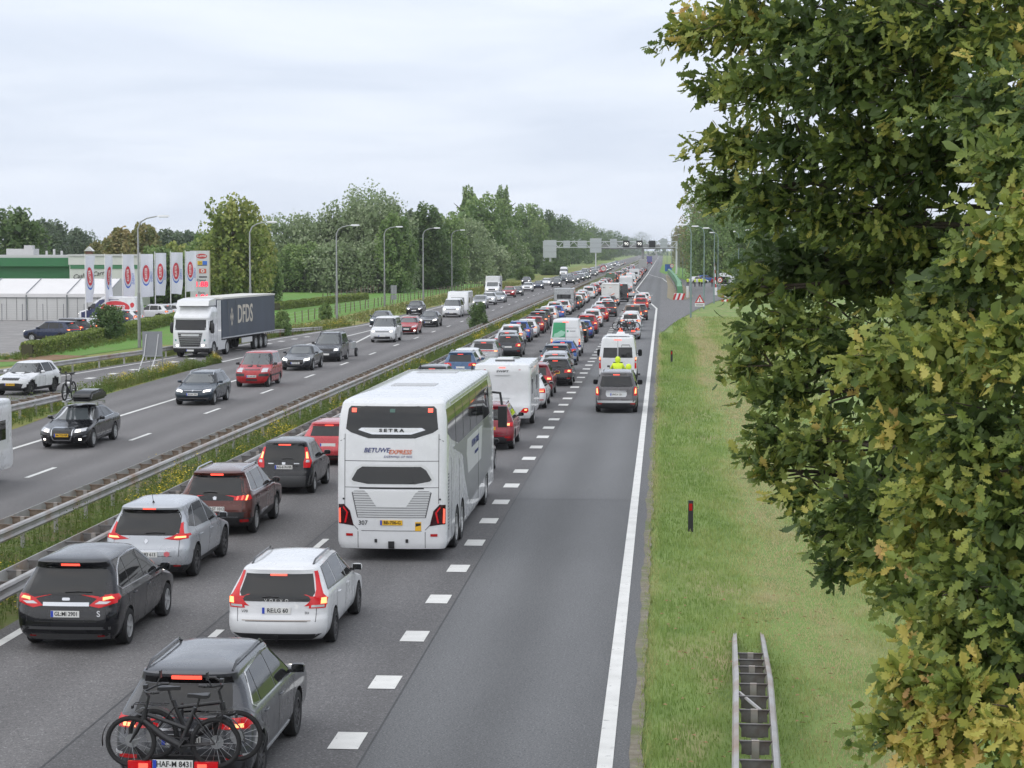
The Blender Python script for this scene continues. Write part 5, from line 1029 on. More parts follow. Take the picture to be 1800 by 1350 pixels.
# far lorries seen from behind
def far_lorry(x, y, col, label):
    t = thing('lorry', label, 'truck', (x, y, 0), 0, G_QM)
    m = MB(); m.box((0, 6.5, 2.55), (2.5, 13, 2.8)); m.build('cargo_box', col, t)
    m = MB(); m.box((0, 6.5, .95), (2.0, 12.6, .3)); m.box((0, .1, .75), (2.4, .1, .2)); m.build('chassis', M_CHASSIS, t)
    m = MB(); m.box((0, 15.0, 2.1), (2.45, 2.2, 3.1)); m.build('cab', M_WHITE, t)
    for s in (-1, 1):
        for yy in (2, 3.3, 4.6, 13.5): obj('wheel', wheel_meshes(.5, .30, 2)[0], t, (s*1.05, yy, .5))
        m = MB(); m.box((s*.95, .04, .9), (.4, .06, .16)); m.build('tail_light', M_BRAKE, t)
far_lorry(-6.5, 640, mat('grey_tarp', (.36, .36, .36), .6), 'grey box lorry far ahead in the middle queue lane')
far_lorry(-6.4, 930, mat('purple_tarp', (.10, .10, .25), .6), 'purple lorry far off in the queue by the overpass')

# ------------------------------------------------------------------ bicycles
M_BIKE = mat('bike_black', (0.018, 0.018, 0.02), 0.4); M_STEEL = mat('steel', (.45, .46, .47), .3, .9); M_REFL = mat('tyre_reflective', (.6, .6, .6), .4)
def bike_meshes(step=True):
    d = {}
    t = MB(); r = .345; prof = [(r-.042+.030*math.cos(a), .030*math.sin(a)) for a in [2*PI*i/8 for i in range(9)]]; t.lathe(prof, 32, 0); t.lathe([(r-.074, -.012), (r-.06, -.016), (r-.06, .016), (r-.074, .012), (r-.074, -.012)], 32, 0); t.lathe([(r-.062, .018), (r-.057, .019), (r-.052, .018)], 32, 1)
    d['wheel'] = t.mesh('wheel', [M_TYRE, M_REFL], 50)
    s = MB()
    for i in range(18):
        a = 2*PI*i/18; b = a+.25*(1 if i % 2 else -1); s.tube([(.02*(1 if i % 2 else -1), .03*math.cos(b), .03*math.sin(b)), (0, (r-.07)*math.cos(a), (r-.07)*math.sin(a))], .0028, 3, 0, False)
    s.lathe([(.0001, -.05), (.03, -.05), (.03, .05), (.0001, .05)], 10, 0); s.lathe([(.0001, .045), (.09, .045), (.09, .05), (.0001, .05)], 14, 0)
    d['spokes'] = s.mesh('spokes', M_STEEL)
    f = MB(); bb = (0, -.02, .30); hd, hb = (0, .42, .78), (0, .45, .62); st = (0, -.22, .80); ra, fa = (0, -.48, .345), (0, .62, .345)
    f.tube([hb, (0, .2, .42), bb], [.042, .05, .05], 8); f.tube([st, bb], .031, 8); f.tube([hd, hb], .037, 8)
    if not step: f.tube([hd, (0, -.17, .70)], .026, 8)
    else: f.tube([(0, .40, .70), (0, -.11, .52)], .028, 8)
    for x in (-.06, .06): f.tube([(x*.5, bb[1], bb[2]), (x, ra[1], ra[2])], .012, 6); f.tube([(x*.4, -.19, .72), (x, ra[1], ra[2])], .010, 6)
    d['frame'] = f.mesh('frame', M_BIKE, 50)
    f = MB(); f.tube([hb, (0, .47, .60)], .03, 8)
    for x in (-.055, .055): f.tube([(x, .48, .60), (x, .55, .47), (x, fa[1], fa[2])], [.022, .02, .012], 7)
    d['fork'] = f.mesh('fork', M_BIKE, 50)
    f = MB(); f.tube([hd, (0, .38, .93), (0, .43, 1.0)], .018, 7); f.tube([(-.30, .24, 1.04), (-.18, .36, 1.02), (0, .43, 1.0), (.18, .36, 1.02), (.30, .24, 1.04)], .014, 7)
    for x in (-.27, .27): f.tube([(x, .29, 1.04), (x*.93, .18, 1.045)], .02, 6)
    f.tube([(.22, .34, 1.03), (.24, .30, 1.12)], .008, 4); f.box((.25, .29, 1.17), (.08, .02, .10)); f.box((0, .42, 1.06), (.08, .05, .05))
    d['handlebar'] = f.mesh('handlebar', M_BIKE, 50)
    f = MB(); f.tube([(0, -.24, .80), (0, -.275, .93)], .015, 7); f.prism([(-.085, -.40), (-.09, -.34), (-.03, -.20), (-.018, -.12), (.018, -.12), (.03, -.20), (.09, -.34), (.085, -.40)], .93, .975, 'Z')
    d['saddle'] = f.mesh('saddle', M_BIKE, 40)
    f = MB(); f.lathe([(.02, .05), (.09, .05), (.09, .06), (.02, .06)], 16, 0, 'X', bb); f.tube([(.08, bb[1], bb[2]), (.09, bb[1]+.1, bb[2]-.13)], .011, 5); f.tube([(-.08, bb[1], bb[2]), (-.09, bb[1]-.1, bb[2]+.13)], .011, 5); f.box((.14, bb[1]+.1, bb[2]-.13), (.09, .08, .02)); f.box((-.14, bb[1]-.1, bb[2]+.13), (.09, .08, .02))
    f.tube([(-.085, bb[1], bb[2]), (.085, bb[1], bb[2])], .02, 6); d['crank'] = f.mesh('crank', M_BIKE)
    for nm, c, a0, a1 in (('mudguard', ra, 0, 150), ('mudguard_b', fa, 40, 190)):
        f = MB(); pts = []
        V_, F_ = [], []
        for i in range(13):
            a = R(a0+(a1-a0)*i/12)
            for x in (-.03, .03): V_.append((x, c[1]-.375*math.cos(a), c[2]+.375*math.sin(a)))
        for i in range(12): F_.append((2*i, 2*i+1, 2*i+3, 2*i+2))
        f.add(V_, F_); d[nm] = f.mesh('mudguard', M_BIKE)
    f = MB()
    for x in (-.05, .05): f.tube([(x, -.28, .74), (x, -.72, .745)], .007, 5); f.tube([(x, -.50, .36), (x, -.58, .74)], .007, 5)
    for y in (-.35, -.5, -.65, -.72): f.tube([(-.05, y, .745), (.05, y, .745)], .006, 5)
    f.box((0, -.75, .70), (.07, .02, .04)); d['carrier'] = f.mesh('carrier', M_BIKE)
    return d
BIKE_A, BIKE_B = bike_meshes(True), bike_meshes(False)
def bicycle(d, label, loc, rz, rx=0.0, lugg=True, group=None, scale=1.0):
    t = thing('bicycle', label, 'bicycle', loc, rz, group); t.rotation_euler = (rx, 0, rz); t.scale = (scale,)*3
    for nm in ('frame', 'fork', 'handlebar', 'saddle', 'crank'): obj(nm, d[nm], t)
    if lugg:
        obj('mudguard', d['mudguard'], t); obj('mudguard', d['mudguard_b'], t); obj('carrier', d['carrier'], t)
    for y in (-.48, .62):
        w = obj('wheel', d['wheel'], t, (0, y, .345)); obj('spokes', d['spokes'], w)
    return t

# ------------------------------------------------------------------ people
M_HIVIS = mat('hi_vis_yellow', (0.62, 0.78, 0.03), 0.6); M_DKCLOTH = mat('dark_cloth', (.015, .017, .025), .8); M_SKIN = mat('skin', (.45, .26, .19), .5); M_REDCL = mat('red_cloth', (.35, .03, .03), .8); M_SILV = mat('reflective_band', (.55, .56, .57), .4); M_HAIR = mat('hair', (.05, .035, .02), .7)
def skin_body(verts, edges, rad, colour_fn, mats, name='body'):
    me = bpy.data.meshes.new(name); me.from_pydata(verts, edges, [])
    o = bpy.data.objects.new('t', me); COL.objects.link(o)
    o.modifiers.new('s', 'SKIN'); sv = me.skin_vertices[0].data if me.skin_vertices else None
    if sv is None:
        bm = bmesh.new(); bm.from_mesh(me); bm.verts.layers.skin.verify(); bm.to_mesh(me); bm.free(); sv = me.skin_vertices[0].data
    for i, r in enumerate(rad): sv[i].radius = (r, r) if not hasattr(r, '__len__') else r
    sv[0].use_root = True
    sub = o.modifiers.new('u', 'SUBSURF'); sub.levels = 1; sub.render_levels = 1
    dg = bpy.context.evaluated_depsgraph_get(); dg.update()
    out = bpy.data.meshes.new_from_object(o.evaluated_get(dg)); bpy.data.objects.remove(o)
    out.materials.clear()
    for q in mats: out.materials.append(q)
    for pl in out.polygons: pl.material_index = colour_fn(pl.center); pl.use_smooth = True
    return out
def person(label, loc, rz, top, legs=M_DKCLOTH, pose='stand', helmet=None, group=None, arms=0.0):
    t = thing('person', label, 'person', loc, rz, group)
    if pose == 'stand':
        v = [(0, 0, .95), (0, 0, 1.15), (0, 0, 1.38), (0, .0, 1.50), (0, .01, 1.56), (.10, 0, .90), (.11, .03, .50), (.12, 0, .10), (.12, .13, .05), (-.10, 0, .90), (-.12, .05, .50), (-.13, .02, .10), (-.13, .15, .05),
             (.19, 0, 1.42), (.25, .02-arms*.1, 1.15), (.25, .10+arms*.15, .92+arms*.2), (.24, .14+arms*.2, .84+arms*.22), (-.19, 0, 1.42), (-.26, .02, 1.15), (-.26, .12, .95), (-.25, .16, .87)]
        e = [(0, 1), (1, 2), (2, 3), (3, 4), (0, 5), (5, 6), (6, 7), (7, 8), (0, 9), (9, 10), (10, 11), (11, 12), (2, 13), (13, 14), (14, 15), (15, 16), (2, 17), (17, 18), (18, 19), (19, 20)]
        rr = [(.15, .12), (.14, .11), (.17, .12), .06, .055, .095, .07, .05, .04, .095, .07, .05, .04, .075, .052, .042, .035, .075, .052, .042, .035]
        fn = lambda c: 0 if c.z > .93 and c.z < 1.52 and not (abs(c.x) > .2 and c.z < .93) else (2 if c.z >= 1.52 or (abs(c.x) > .2 and c.z < .95) else 1)
        hz = 1.67
    else:
        v = [(0, 0, .85), (0, .03, 1.05), (0, .08, 1.30), (0, .12, 1.42), (0, .14, 1.48), (.14, .08, .82), (.30, .42, .72), (.30, .28, .35), (.30, .42, .28), (-.14, .08, .82), (-.30, .42, .72), (-.30, .28, .35), (-.30, .42, .28),
             (.22, .08, 1.34), (.36, .28, 1.08), (.34, .55, 1.02), (.33, .62, 1.01), (-.22, .08, 1.34), (-.36, .28, 1.08), (-.34, .55, 1.02), (-.33, .62, 1.01)]
        e = [(0, 1), (1, 2), (2, 3), (3, 4), (0, 5), (5, 6), (6, 7), (7, 8), (0, 9), (9, 10), (10, 11), (11, 12), (2, 13), (13, 14), (14, 15), (15, 16), (2, 17), (17, 18), (18, 19), (19, 20)]
        rr = [(.20, .17), (.22, .17), (.25, .17), .07, .06, .12, .09, .065, .05, .12, .09, .065, .05, .10, .07, .055, .045, .10, .07, .055, .045]
        fn = lambda c: 3 if 1.08 < c.z < 1.13 and abs(c.x) < .3 else (0 if c.z > .95 else 1); hz = 1.60
    obj('body', skin_body(v, e, rr, fn, [top, legs, M_SKIN, M_SILV]), t)
    yo = 0.02 if pose == 'stand' else .17
    if helmet:
        h = MB(); h.lathe([(.0001, .17), (.07, .155), (.12, .10), (.145, .02), (.14, -.06), (.12, -.13), (.08, -.14)], 16, 0, 'Z', (0, yo, hz)); o = h.build('helmet', helmet, t, 60)
        h = MB(); h.box((0, yo+.10, hz), (.20, .09, .10)); h.build('visor', M_GLASS, o)
    else:
        h = MB(); h.lathe([(.0001, .125), (.05, .115), (.085, .06), (.09, .0), (.078, -.06), (.05, -.12), (.03, -.14)], 12, 0, 'Z', (0, yo, hz)); h.box((0, yo+.092, hz-.02), (.02, .03, .04), 0); o = h.build('head', M_SKIN, t, 60)
        h = MB(); h.lathe([(.0001, .14), (.06, .128), (.096, .06), (.10, .02)], 12, 0, 'Z', (0, yo-.012, hz)); h.build('hair', M_HAIR, o, 60)
    return t
def motorcycle(label, x, y, rz=0.0):
    t = thing('motorcycle', label, 'motorcycle', (x, y, 0), rz, 'police motorcycles in the right lane')
    for yy in (-.75, .78):
        w = MB(); w.lathe([(.20, -.07), (.28, -.08), (.32, -.04), (.325, 0), (.32, .04), (.28, .08), (.20, .07), (.20, -.07)], 24, 0); w.lathe([(.0001, 0), (.20, .0)], 16, 1); w.build('wheel', [M_TYRE, M_ALU], t, 50, (0, yy, .325))
    m = MB(); m.prism([(-.55, .55), (-.2, .38), (.45, .40), (.60, .75), (.55, 1.0), (.15, 1.02), (-.1, .82), (-.95, .88), (-.98, .78)], -.17, .17, 'X'); m.build('fairing', M_WHITE, t)
    m = MB(); m.tube([(0, .78, .33), (0, .62, .95), (0, .5, 1.08)], .04, 6); m.tube([(-.40, .42, 1.06), (0, .52, 1.06), (.40, .42, 1.06)], .018, 6); m.build('fork', M_BLK, t)
    m = MB(); m.prism([(.55, 1.0), (.62, 1.02), (.48, 1.45), (.44, 1.45)], -.24, .24, 'X'); m.build('screen', M_GLASSF, t)
    m = MB(); m.box((0, -.35, .87), (.34, .85, .10), 0, top=(.8, .9)); m.build('seat', M_BLK, t)
    for s in (-1, 1):
        m = MB(); m.box((s*.36, -.68, .68), (.22, .5, .42), 0, top=(.9, .9)); m.box((s*.475, -.68, .70), (.01, .5, .12), 1); m.box((s*.36, -.935, .70), (.22, .01, .12), 1); m.build('pannier', [M_WHITE, M_HIVIS], t)
        m = MB(); m.tube([(s*.38, .42, 1.08), (s*.45, .40, 1.22)], .01, 5); m.box((s*.48, .39, 1.24), (.14, .03, .09)); m.build('mirror', M_BLK, t)
    m = MB(); m.box((0, -.98, .86), (.22, .05, .08)); m.build('tail_light', M_BRAKE, t)
    m = MB(); m.box((0, -.80, 1.02), (.36, .32, .22), 0, top=(.85, .85)); m.build('top_box', M_WHITE, t)
    return t
# ------------------------------------------------------------------ the vehicles in the photograph
C_WORD = {'lightgrey': 'light grey', 'darkgrey': 'dark grey', 'steelblue': 'steel blue', 'darkred': 'dark red', 'bluegrey': 'blue-grey', 'pinkred': 'bright red', 'lightblue': 'light blue', 'offwhite': 'off-white'}
K_WORD = {'hatchback': 'hatchback', 'hatchback_b': 'hatchback', 'estate_car': 'estate car', 'saloon_car': 'saloon car', 'suv': 'SUV', 'suv_b': 'SUV', 'people_carrier': 'people carrier', 'city_car': 'city car', 'leisure_van': 'leisure van', 'minibus_van': 'minibus van', 'panel_van': 'panel van'}
def desc(k, c): return C_WORD.get(c, c)+' '+K_WORD[k]
# near, one of a kind
place(SMAX, 'people_carrier', -10.62, 34.85, 'black', 'black people carrier with plate GL MI 2901 in the left lane', 'car', G_QL, 2)
place(SCENIC, 'people_carrier', -11.15, 42.5, 'silver', 'silver people carrier with black rear window and roof aerial, ahead of the black people carrier', 'car', G_QL, 2)
place(P5008, 'suv', -11.2, 49.4, 'brown', 'brown SUV with chrome roof rails and plate DO ST 1012', 'car', G_QL, 2)
place(SPLASH, 'city_car', -11.08, 58.0, 'black', 'small black city car with upright rear lamps, ahead of the brown SUV', 'car', G_QL, 2)
place(KIND['hatchback'], 'hatchback', -11.1, 65.9, 'pinkred', 'bright red hatchback half hidden behind the coach, ahead of the black city car', 'car', G_QL, 1)
place(TOWSUV, 'suv', -6.28, 25.6, 'grey', 'dark grey SUV carrying two black bicycles on its rear rack', 'car', G_QM, 2)
place(V70, 'estate_car', -6.88, 35.2, 'white', 'white estate car with black roof rails and plate RE LG 60', 'car', G_QM, 2)
place(KIND['hatchback_b'], 'hatchback', -6.35, 62.0, 'black', 'black car just ahead of the coach, mostly hidden', 'car', G_QM, 1)
place(KUGA, 'suv', -6.22, 71.4, 'darkred', 'dark red SUV with yellow plate right behind the white caravan', 'car', G_QM, 2)
place(caraS, 'caravan', -6.42, 80.2, 'white', 'white caravan lettered SWIFT seen from behind in the middle lane', 'caravan', G_QM, 2)
place(SKODA, 'estate_car', -6.14, 90.0, 'white', 'white estate car towing the caravan lettered SWIFT', 'car', G_QM, 1)
place(KIND['suv'], 'suv', -6.25, 97.2, 'darkred', 'dark red SUV between the white towing car and the black estate', 'car', G_QM, 1)
place(BMW, 'estate_car', -5.65, 105.3, 'black', 'black estate car with a yellow plate close to the painted blocks', 'car', G_QM, 2)
place(KIND['estate_car'], 'estate_car', -6.0, 111.7, 'silver', 'silver estate car right ahead of the black estate car', 'car', G_QM, 1)
place(KIND['suv'], 'suv', -6.25, 117.0, 'bluegrey', 'blue-grey SUV ahead of the silver estate, behind the blue hatchback', 'car', G_QM, 1)
place(KIND['hatchback'], 'hatchback', -6.3, 126.0, 'blue', 'blue hatchback directly behind the green and white van', 'car', G_QM, 1)
place(greenvan, 'delivery_van', -6.5, 134.4, 'white', 'white delivery van with a green panel on its left rear door', 'van', G_QM, 2)
place(GREYV, 'leisure_van', -2.03, 88.2, 'taupe', 'grey leisure van with lit brake lamps in the right lane behind the motorcycles', 'car', G_QR, 2)
place(ducato, 'camper_van', -2.42, 108.3, 'white', 'white high-roof camper van with two dark rear windows in the right lane', 'camper van', G_QR, 2)
motorcycle('police motorcycle behind the white camper van, under the rider in yellow', -2.28, 102.2)
person('motorcycle rider in yellow jacket and helmet, behind the white camper van', (-2.28, 102.0, 0), 0, M_HIVIS, pose='ride', helmet=M_HIVIS, group='motorcycle riders')
motorcycle('police motorcycle just right of the grey leisure van roof', -1.62, 95.6)
person('motorcycle rider in dark jacket and yellow helmet beside the grey leisure van', (-1.62, 95.4, 0), 0, M_DKCLOTH, pose='ride', helmet=M_HIVIS, group='motorcycle riders')
# the bicycles on the grey SUV and their rack
bicycle(BIKE_A, 'black bicycle nearest the camera on the SUV rack, handlebar over its left end', (-6.13, 24.9, .58), R(90), 0, True, 'bicycles carried on cars')
bicycle(BIKE_B, 'black bicycle behind the other on the SUV rack, handlebar over its right end', (-6.05, 25.18, .61), R(-90), 0, True, 'bicycles carried on cars')
t = thing('bike_rack', 'black bicycle rack with red lamps on the back of the grey SUV', 'bike rack', (-6.2, 25.05, .17))
m = MB(); m.box((0, 0, .46), (1.15, .06, .05)); m.box((0, .25, .46), (1.15, .06, .05)); m.box((0, .35, .42), (.08, .8, .06)); m.tube([(0, .3, .46), (0, .34, 1.15)], .02, 6); m.build('carrier_frame', M_BLK, t)
for s in (-1, 1):
    m = MB(); m.box((s*.43, -.18, .45), (.30, .05, .13)); o = m.build('tail_light', M_REDL, t); m = MB(); m.box((s*.38, -.208, .45), (.12, .01, .08)); m.build('lamp', M_BRAKE, o)
m = MB(); m.box((0, -.18, .47), (.54, .02, .13)); m.build('plate_holder', M_BLK, t)
m = MB(); m.box((0, 0, 0), (.52, .012, .115), 0); m.box((-.235, -.003, 0), (.045, .012, .11), 1); o = m.build('number_plate', [M_PLW, M_PLB], t, None, (0, -.195, .48))
obj('plate_lettering', text_mesh('HAF-M 8431', .105, M_INK, bold=.0015, sx=.86), o, (.022, -.0085, 0), ROT_R)

def seq(rows, group, cat='car', rear=True, lane=''):
    prev = None
    for i, (k, c, x, y, lab, lvl) in enumerate(rows):
        place(KIND[k] if isinstance(k, str) else k, (k if isinstance(k, str) else 'car').replace('_b', ''), x, y, c, lab, cat, group, lvl, rear=rear)
rows = [
 ('estate_car', 'silver', -11.05, 72.5, 'silver estate car hidden behind the coach, ahead of the bright red hatchback', 0), ('suv_b', 'black', -11.0, 80.0, 'black SUV hidden beyond the coach in the left lane', 0), ('hatchback_b', 'white', -11.1, 87.2, 'white hatchback hidden beyond the coach in the left lane', 0), ('people_carrier', 'grey', -11.0, 95.0, 'grey people carrier hidden beyond the coach in the left lane', 0),
 ('suv', 'steelblue', -11.0, 108.6, 'steel blue car showing its roof above the coach', 1), ('hatchback', 'white', -11.35, 115.3, 'white car between the steel blue car and the silver SUV', 1), ('suv_b', 'lightgrey', -10.95, 122.2, 'light grey SUV with red lamps seen above the coach roof', 1), ('estate_car', 'darkgrey', -10.3, 133.4, 'dark grey estate car straddling the left lane beside the green panelled van', 1),
 ('hatchback', 'silver', -10.95, 140.6, 'silver hatchback just ahead of the dark grey estate in the left lane', 1), ('suv', 'white', -11.2, 147.8, 'white SUV behind the bright blue crossover in the left lane', 1), ('suv', 'blue', -11.15, 155.0, 'bright blue crossover in the left lane', 1), ('hatchback_b', 'white', -11.1, 163.4, 'white hatchback ahead of the bright blue crossover', 1), ('hatchback', 'darkred', -11.0, 171.1, 'dark red hatchback in the left lane, level with the green panelled van roof', 1), ('suv_b', 'darkgrey', -11.15, 178.5, 'dark grey SUV ahead of the dark red hatchback', 1), ('suv', 'black', -11.3, 187.0, 'black SUV second ahead of the dark red hatchback', 1),
 ('people_carrier', 'white', -11.2, 195.0, 'white people carrier ahead of the black SUV in the left lane', 1), ('hatchback_b', 'blue', -10.9, 204.0, 'blue hatchback ahead of the white people carrier', 1), ('suv', 'offwhite', -11.5, 213.0, 'off-white SUV with lit lamps behind the grey camper', 1), ('suv', 'white', -11.0, 220.5, 'white SUV right behind the grey camper', 1)]
seq(rows, G_QL)
place(motorh2, 'motorhome', -11.3, 229.5, 'lightgrey', 'grey high-backed camper with a wide dark window in the left lane', 'camper van', G_QL, 1)
rows = [('suv_b', 'black', -6.75, 154.6, 'black SUV just ahead of the green panelled van', 1), ('hatchback', 'blue', -6.55, 162.4, 'blue hatchback between the black SUV and a red one', 1), ('suv', 'red', -6.45, 170.6, 'bright red SUV in the middle lane ahead of the green panelled van', 1), ('hatchback', 'black', -6.9, 178.0, 'black hatchback right ahead of the bright red SUV', 1), ('suv', 'white', -6.5, 185.4, 'white SUV second ahead of the bright red SUV', 1), ('hatchback_b', 'white', -6.8, 192.6, 'white hatchback ahead of the second white SUV in the middle lane', 1), ('hatchback', 'red', -6.3, 199.6, 'red hatchback behind the tall dark SUV in the middle lane', 1), ('estate_car', 'silver', -6.7, 207.0, 'silver estate car behind the tall dark SUV', 1), ('suv_b', 'darkgrey', -5.85, 214.4, 'tall dark grey SUV behind the white motorhome', 1), ('hatchback', 'white', -6.8, 222.0, 'white hatchback in front of the tall dark SUV', 1), ('city_car', 'white', -6.4, 231.0, 'white city car two ahead of the tall dark SUV', 1), ('suv', 'silver', -6.9, 239.0, 'silver SUV third behind the white motorhome', 1), ('hatchback', 'grey', -6.6, 249.0, 'grey hatchback right behind the white motorhome', 1)]
seq(rows, G_QM)
place(motorh, 'motorhome', -6.75, 258.5, 'offwhite', 'white motorhome with an orange swoosh on its rear wall', 'camper van', G_QM, 1)
rows = [('panel_van', 'black', -5.75, 275.0, 'black van right of the white motorhome', 0), ('suv_b', 'lightgrey', -5.0, 291.0, 'light grey SUV by the taper of the edge line', 0)]
seq(rows, G_QM)
rows = [('hatchback', 'silver', -2.7, 160.6, 'silver car carrying bicycles behind, ahead of the white camper van', 1), ('suv', 'white', -2.85, 176.5, 'white SUV ahead of the silver car with bicycles', 1), ('estate_car', 'white', -2.9, 186.5, 'white estate car behind the bronze leisure van', 1), ('leisure_van', 'bronze', -2.95, 195.6, 'bronze leisure van with an amber lamp in the right lane', 1), ('suv', 'darkgrey', -2.45, 204.0, 'dark grey SUV at the right of the bronze leisure van', 1), ('hatchback', 'red', -2.6, 238.0, 'red hatchback near the right lane taper', 1), ('suv', 'white', -2.8, 252.0, 'white SUV ahead of the red hatchback near the taper', 1), ('estate_car', 'offwhite', -2.5, 267.0, 'off-white estate car last in the right lane at the taper', 1)]
seq(rows, G_QR)
bicycle(BIKE_A, 'dark bicycle on the back of the silver car, ahead of the white camper van', (-3.05, 160.0, .75), R(82), 0, True, 'bicycles carried on cars', 1.05)
bicycle(BIKE_B, 'second dark bicycle on the back of the silver car in the right lane', (-2.8, 160.25, .72), R(-96), 0, True, 'bicycles carried on cars', 1.05)
m = MB(); m.box((0, 0, .78), (1.5, .5, .06)); m.tube([(0, .2, .4), (0, .6, .45)], .04, 6); m.tube([(-.3, .1, .8), (-.3, .15, 1.5), (.3, .15, 1.5), (.3, .1, .8)], .025, 6); m.box((-.5, -.26, .72), (.3, .03, .12), 1); m.box((.5, -.26, .72), (.3, .03, .12), 1)
tag(m.build('bike_rack', [M_BLK, M_BRAKE], loc=(-2.85, 160.1, 0)), 'black bicycle rack on the silver car in the right lane', 'bike rack')

# far queue: individuals in two lanes up to the gantry and a little beyond
rng = random.Random(11)
cols = ['white', 'white', 'white', 'silver', 'silver', 'lightgrey', 'grey', 'darkgrey', 'black', 'black', 'navy', 'blue', 'red', 'darkred', 'bronze', 'offwhite', 'green', 'bluegrey']
kinds = ['hatchback', 'hatchback_b', 'suv', 'suv', 'suv_b', 'estate_car', 'people_carrier', 'city_car', 'saloon_car', 'leisure_van', 'hatchback']
def ordw(n):
    return str(n) + ('th' if 10 <= n % 100 <= 20 else {1: 'st', 2: 'nd', 3: 'rd'}.get(n % 10, 'th'))
def far_queue(x0, y0, y1, group, after, special):
    y = y0; n = 0; xs = x0
    while y < y1:
        n += 1
        k, c = rng.choice(kinds), rng.choice(cols)
        x = x0 + rng.uniform(-.35, .35)
        lab = '%s, %s %s' % (desc(k, c), ordw(n), after)
        if n in special:
            kk, c2, nm, cat, lb = special[n]; place(kk, nm, x, y, c2, lb, cat, group, 0); y += kk.P['L']+2.5; continue
        place(KIND[k], k.replace('_b', ''), x, y, c, lab, 'van' if k == 'panel_van' else 'car', group, 0)
        y += KIND[k].P['L'] + rng.uniform(2.0, 4.6) + (y-y0)*0.006
far_queue(-11.0, 238.5, 720, G_QL, 'ahead of the grey camper in the left lane', {22: (KIND['panel_van'], 'green', 'panel_van', 'van', 'dark green van in the left lane far ahead of the grey camper')})
far_queue(-6.5, 300.0, 720, G_QM, 'ahead of the orange swoosh motorhome in the middle lane', {7: (cara, 'white', 'caravan', 'caravan', 'white caravan beyond the taper in the middle lane'), 20: (motorh2, 'white', 'motorhome', 'camper van', 'white motorhome far along the middle lane'), 14: (KIND['panel_van'], 'white', 'panel_van', 'van', 'white panel van beyond the caravan by the taper')})

# oncoming
ON = [(AUDI_A, 'saloon_car', -21.55, 70.6, 'black', 'black saloon car with roof box and bicycle on top, oncoming', 2), (GOLF, 'estate_car', -21.6, 91.0, 'bluegrey', 'dark blue-grey estate car oncoming behind the black saloon', 2), (BERLINGO, 'leisure_van', -21.4, 103.4, 'red', 'red leisure van oncoming with black bumper corners', 2),
 (AUDI_B, 'saloon_car', -21.7, 117.6, 'darkgrey', 'dark grey saloon car with lit lamps behind the red leisure van', 2), (CADDY, 'leisure_van', -21.5, 127.0, 'darkgrey', 'dark grey leisure van pulling a small trailer', 2), (T6, 'minibus_van', -21.6, 153.8, 'white', 'white minibus van oncoming, ahead of the red hatchback', 2), (MAZDA, 'hatchback', -21.6, 168.4, 'red', 'red hatchback oncoming right behind the white minibus van', 1),
 (AUDI_B, 'saloon_car', -21.7, 184.6, 'black', 'black saloon car oncoming behind the red hatchback', 1), (KIND['hatchback'], 'hatchback', -26.2, 184.2, 'bluegrey', 'dark hatchback in the slip lane beside the white minibus van', 1), (KIND['hatchback_b'], 'hatchback', -27.3, 219.5, 'black', 'black hatchback in the slip lane behind the lone sign', 1),
 (T6, 'minibus_van', -22.3, 211.0, 'white', 'white minibus van oncoming with a caravan behind it', 1), (KIND['suv_b'], 'suv', -22.2, 241.6, 'lightgrey', 'light grey SUV oncoming behind the caravan', 1), (KIND['suv'], 'suv', -22.6, 259.0, 'white', 'white SUV oncoming between a light grey SUV and a silver saloon', 1), (KIND['saloon_car'], 'saloon_car', -22.2, 270.2, 'silver', 'silver saloon car oncoming ahead of the red SUV', 1),
 (KIND['suv'], 'suv', -23.0, 299.0, 'red', 'red SUV oncoming behind the silver saloon car', 1), (KIND['hatchback'], 'hatchback', -22.6, 310.0, 'darkgrey', 'dark grey hatchback oncoming behind the red SUV', 0), (KIND['suv_b'], 'suv', -27.6, 404.0, 'darkgrey', 'dark grey SUV in the far slip lane with bright lamps', 0), (KIND['suv'], 'suv', -22.9, 339.0, 'white', 'white SUV oncoming, second behind the red SUV', 0),
 (KIND['hatchback'], 'hatchback', -22.6, 364.0, 'navy', 'navy hatchback oncoming beyond the white SUV', 0), (KIND['estate_car'], 'estate_car', -23.2, 398.0, 'white', 'white estate car oncoming beyond the navy hatchback', 0), (KIND['suv'], 'suv', -20.2, 380.0, 'grey', 'grey SUV with a dark roof box in the inner oncoming lane', 0), (KIND['suv_b'], 'suv', -19.0, 411.0, 'black', 'black SUV in the inner oncoming lane', 0), (KIND['people_carrier'], 'people_carrier', -18.9, 432.0, 'darkgrey', 'dark grey people carrier in the inner oncoming lane', 0)]
for pr, nm, x, y, c, lab, lv in ON: place(pr, nm, x, y, c, lab, 'van' if nm == 'minibus_van' else 'car', G_ON, lv, rear=False)
place(cara, 'caravan', -22.3, 217.6, 'white', 'white caravan behind the second white minibus van', 'caravan', G_ON, 1, rear=False)
place(cara, 'caravan', -21.35, 55.0, 'white', 'white caravan cut off by the left edge of the photo', 'caravan', G_ON, 1, rear=False)
place(boxvan, 'box_van', -27.0, 317.0, 'white', 'white box van in the slip lane by the field corner', 'van', G_ON, 1, rear=False)
place(VITARA, 'suv', -32.0, 96.5, 'white', 'white SUV with yellow plate on the slip road', 'car', G_ON, 2, rear=False, rz=-.13)
place(KIND['panel_van'], 'panel_van', -26.5, 535, 'white', 'white panel van in the far slip lane near the gantry', 'van', G_ON, 0, rear=False)
y = 425; n = 0
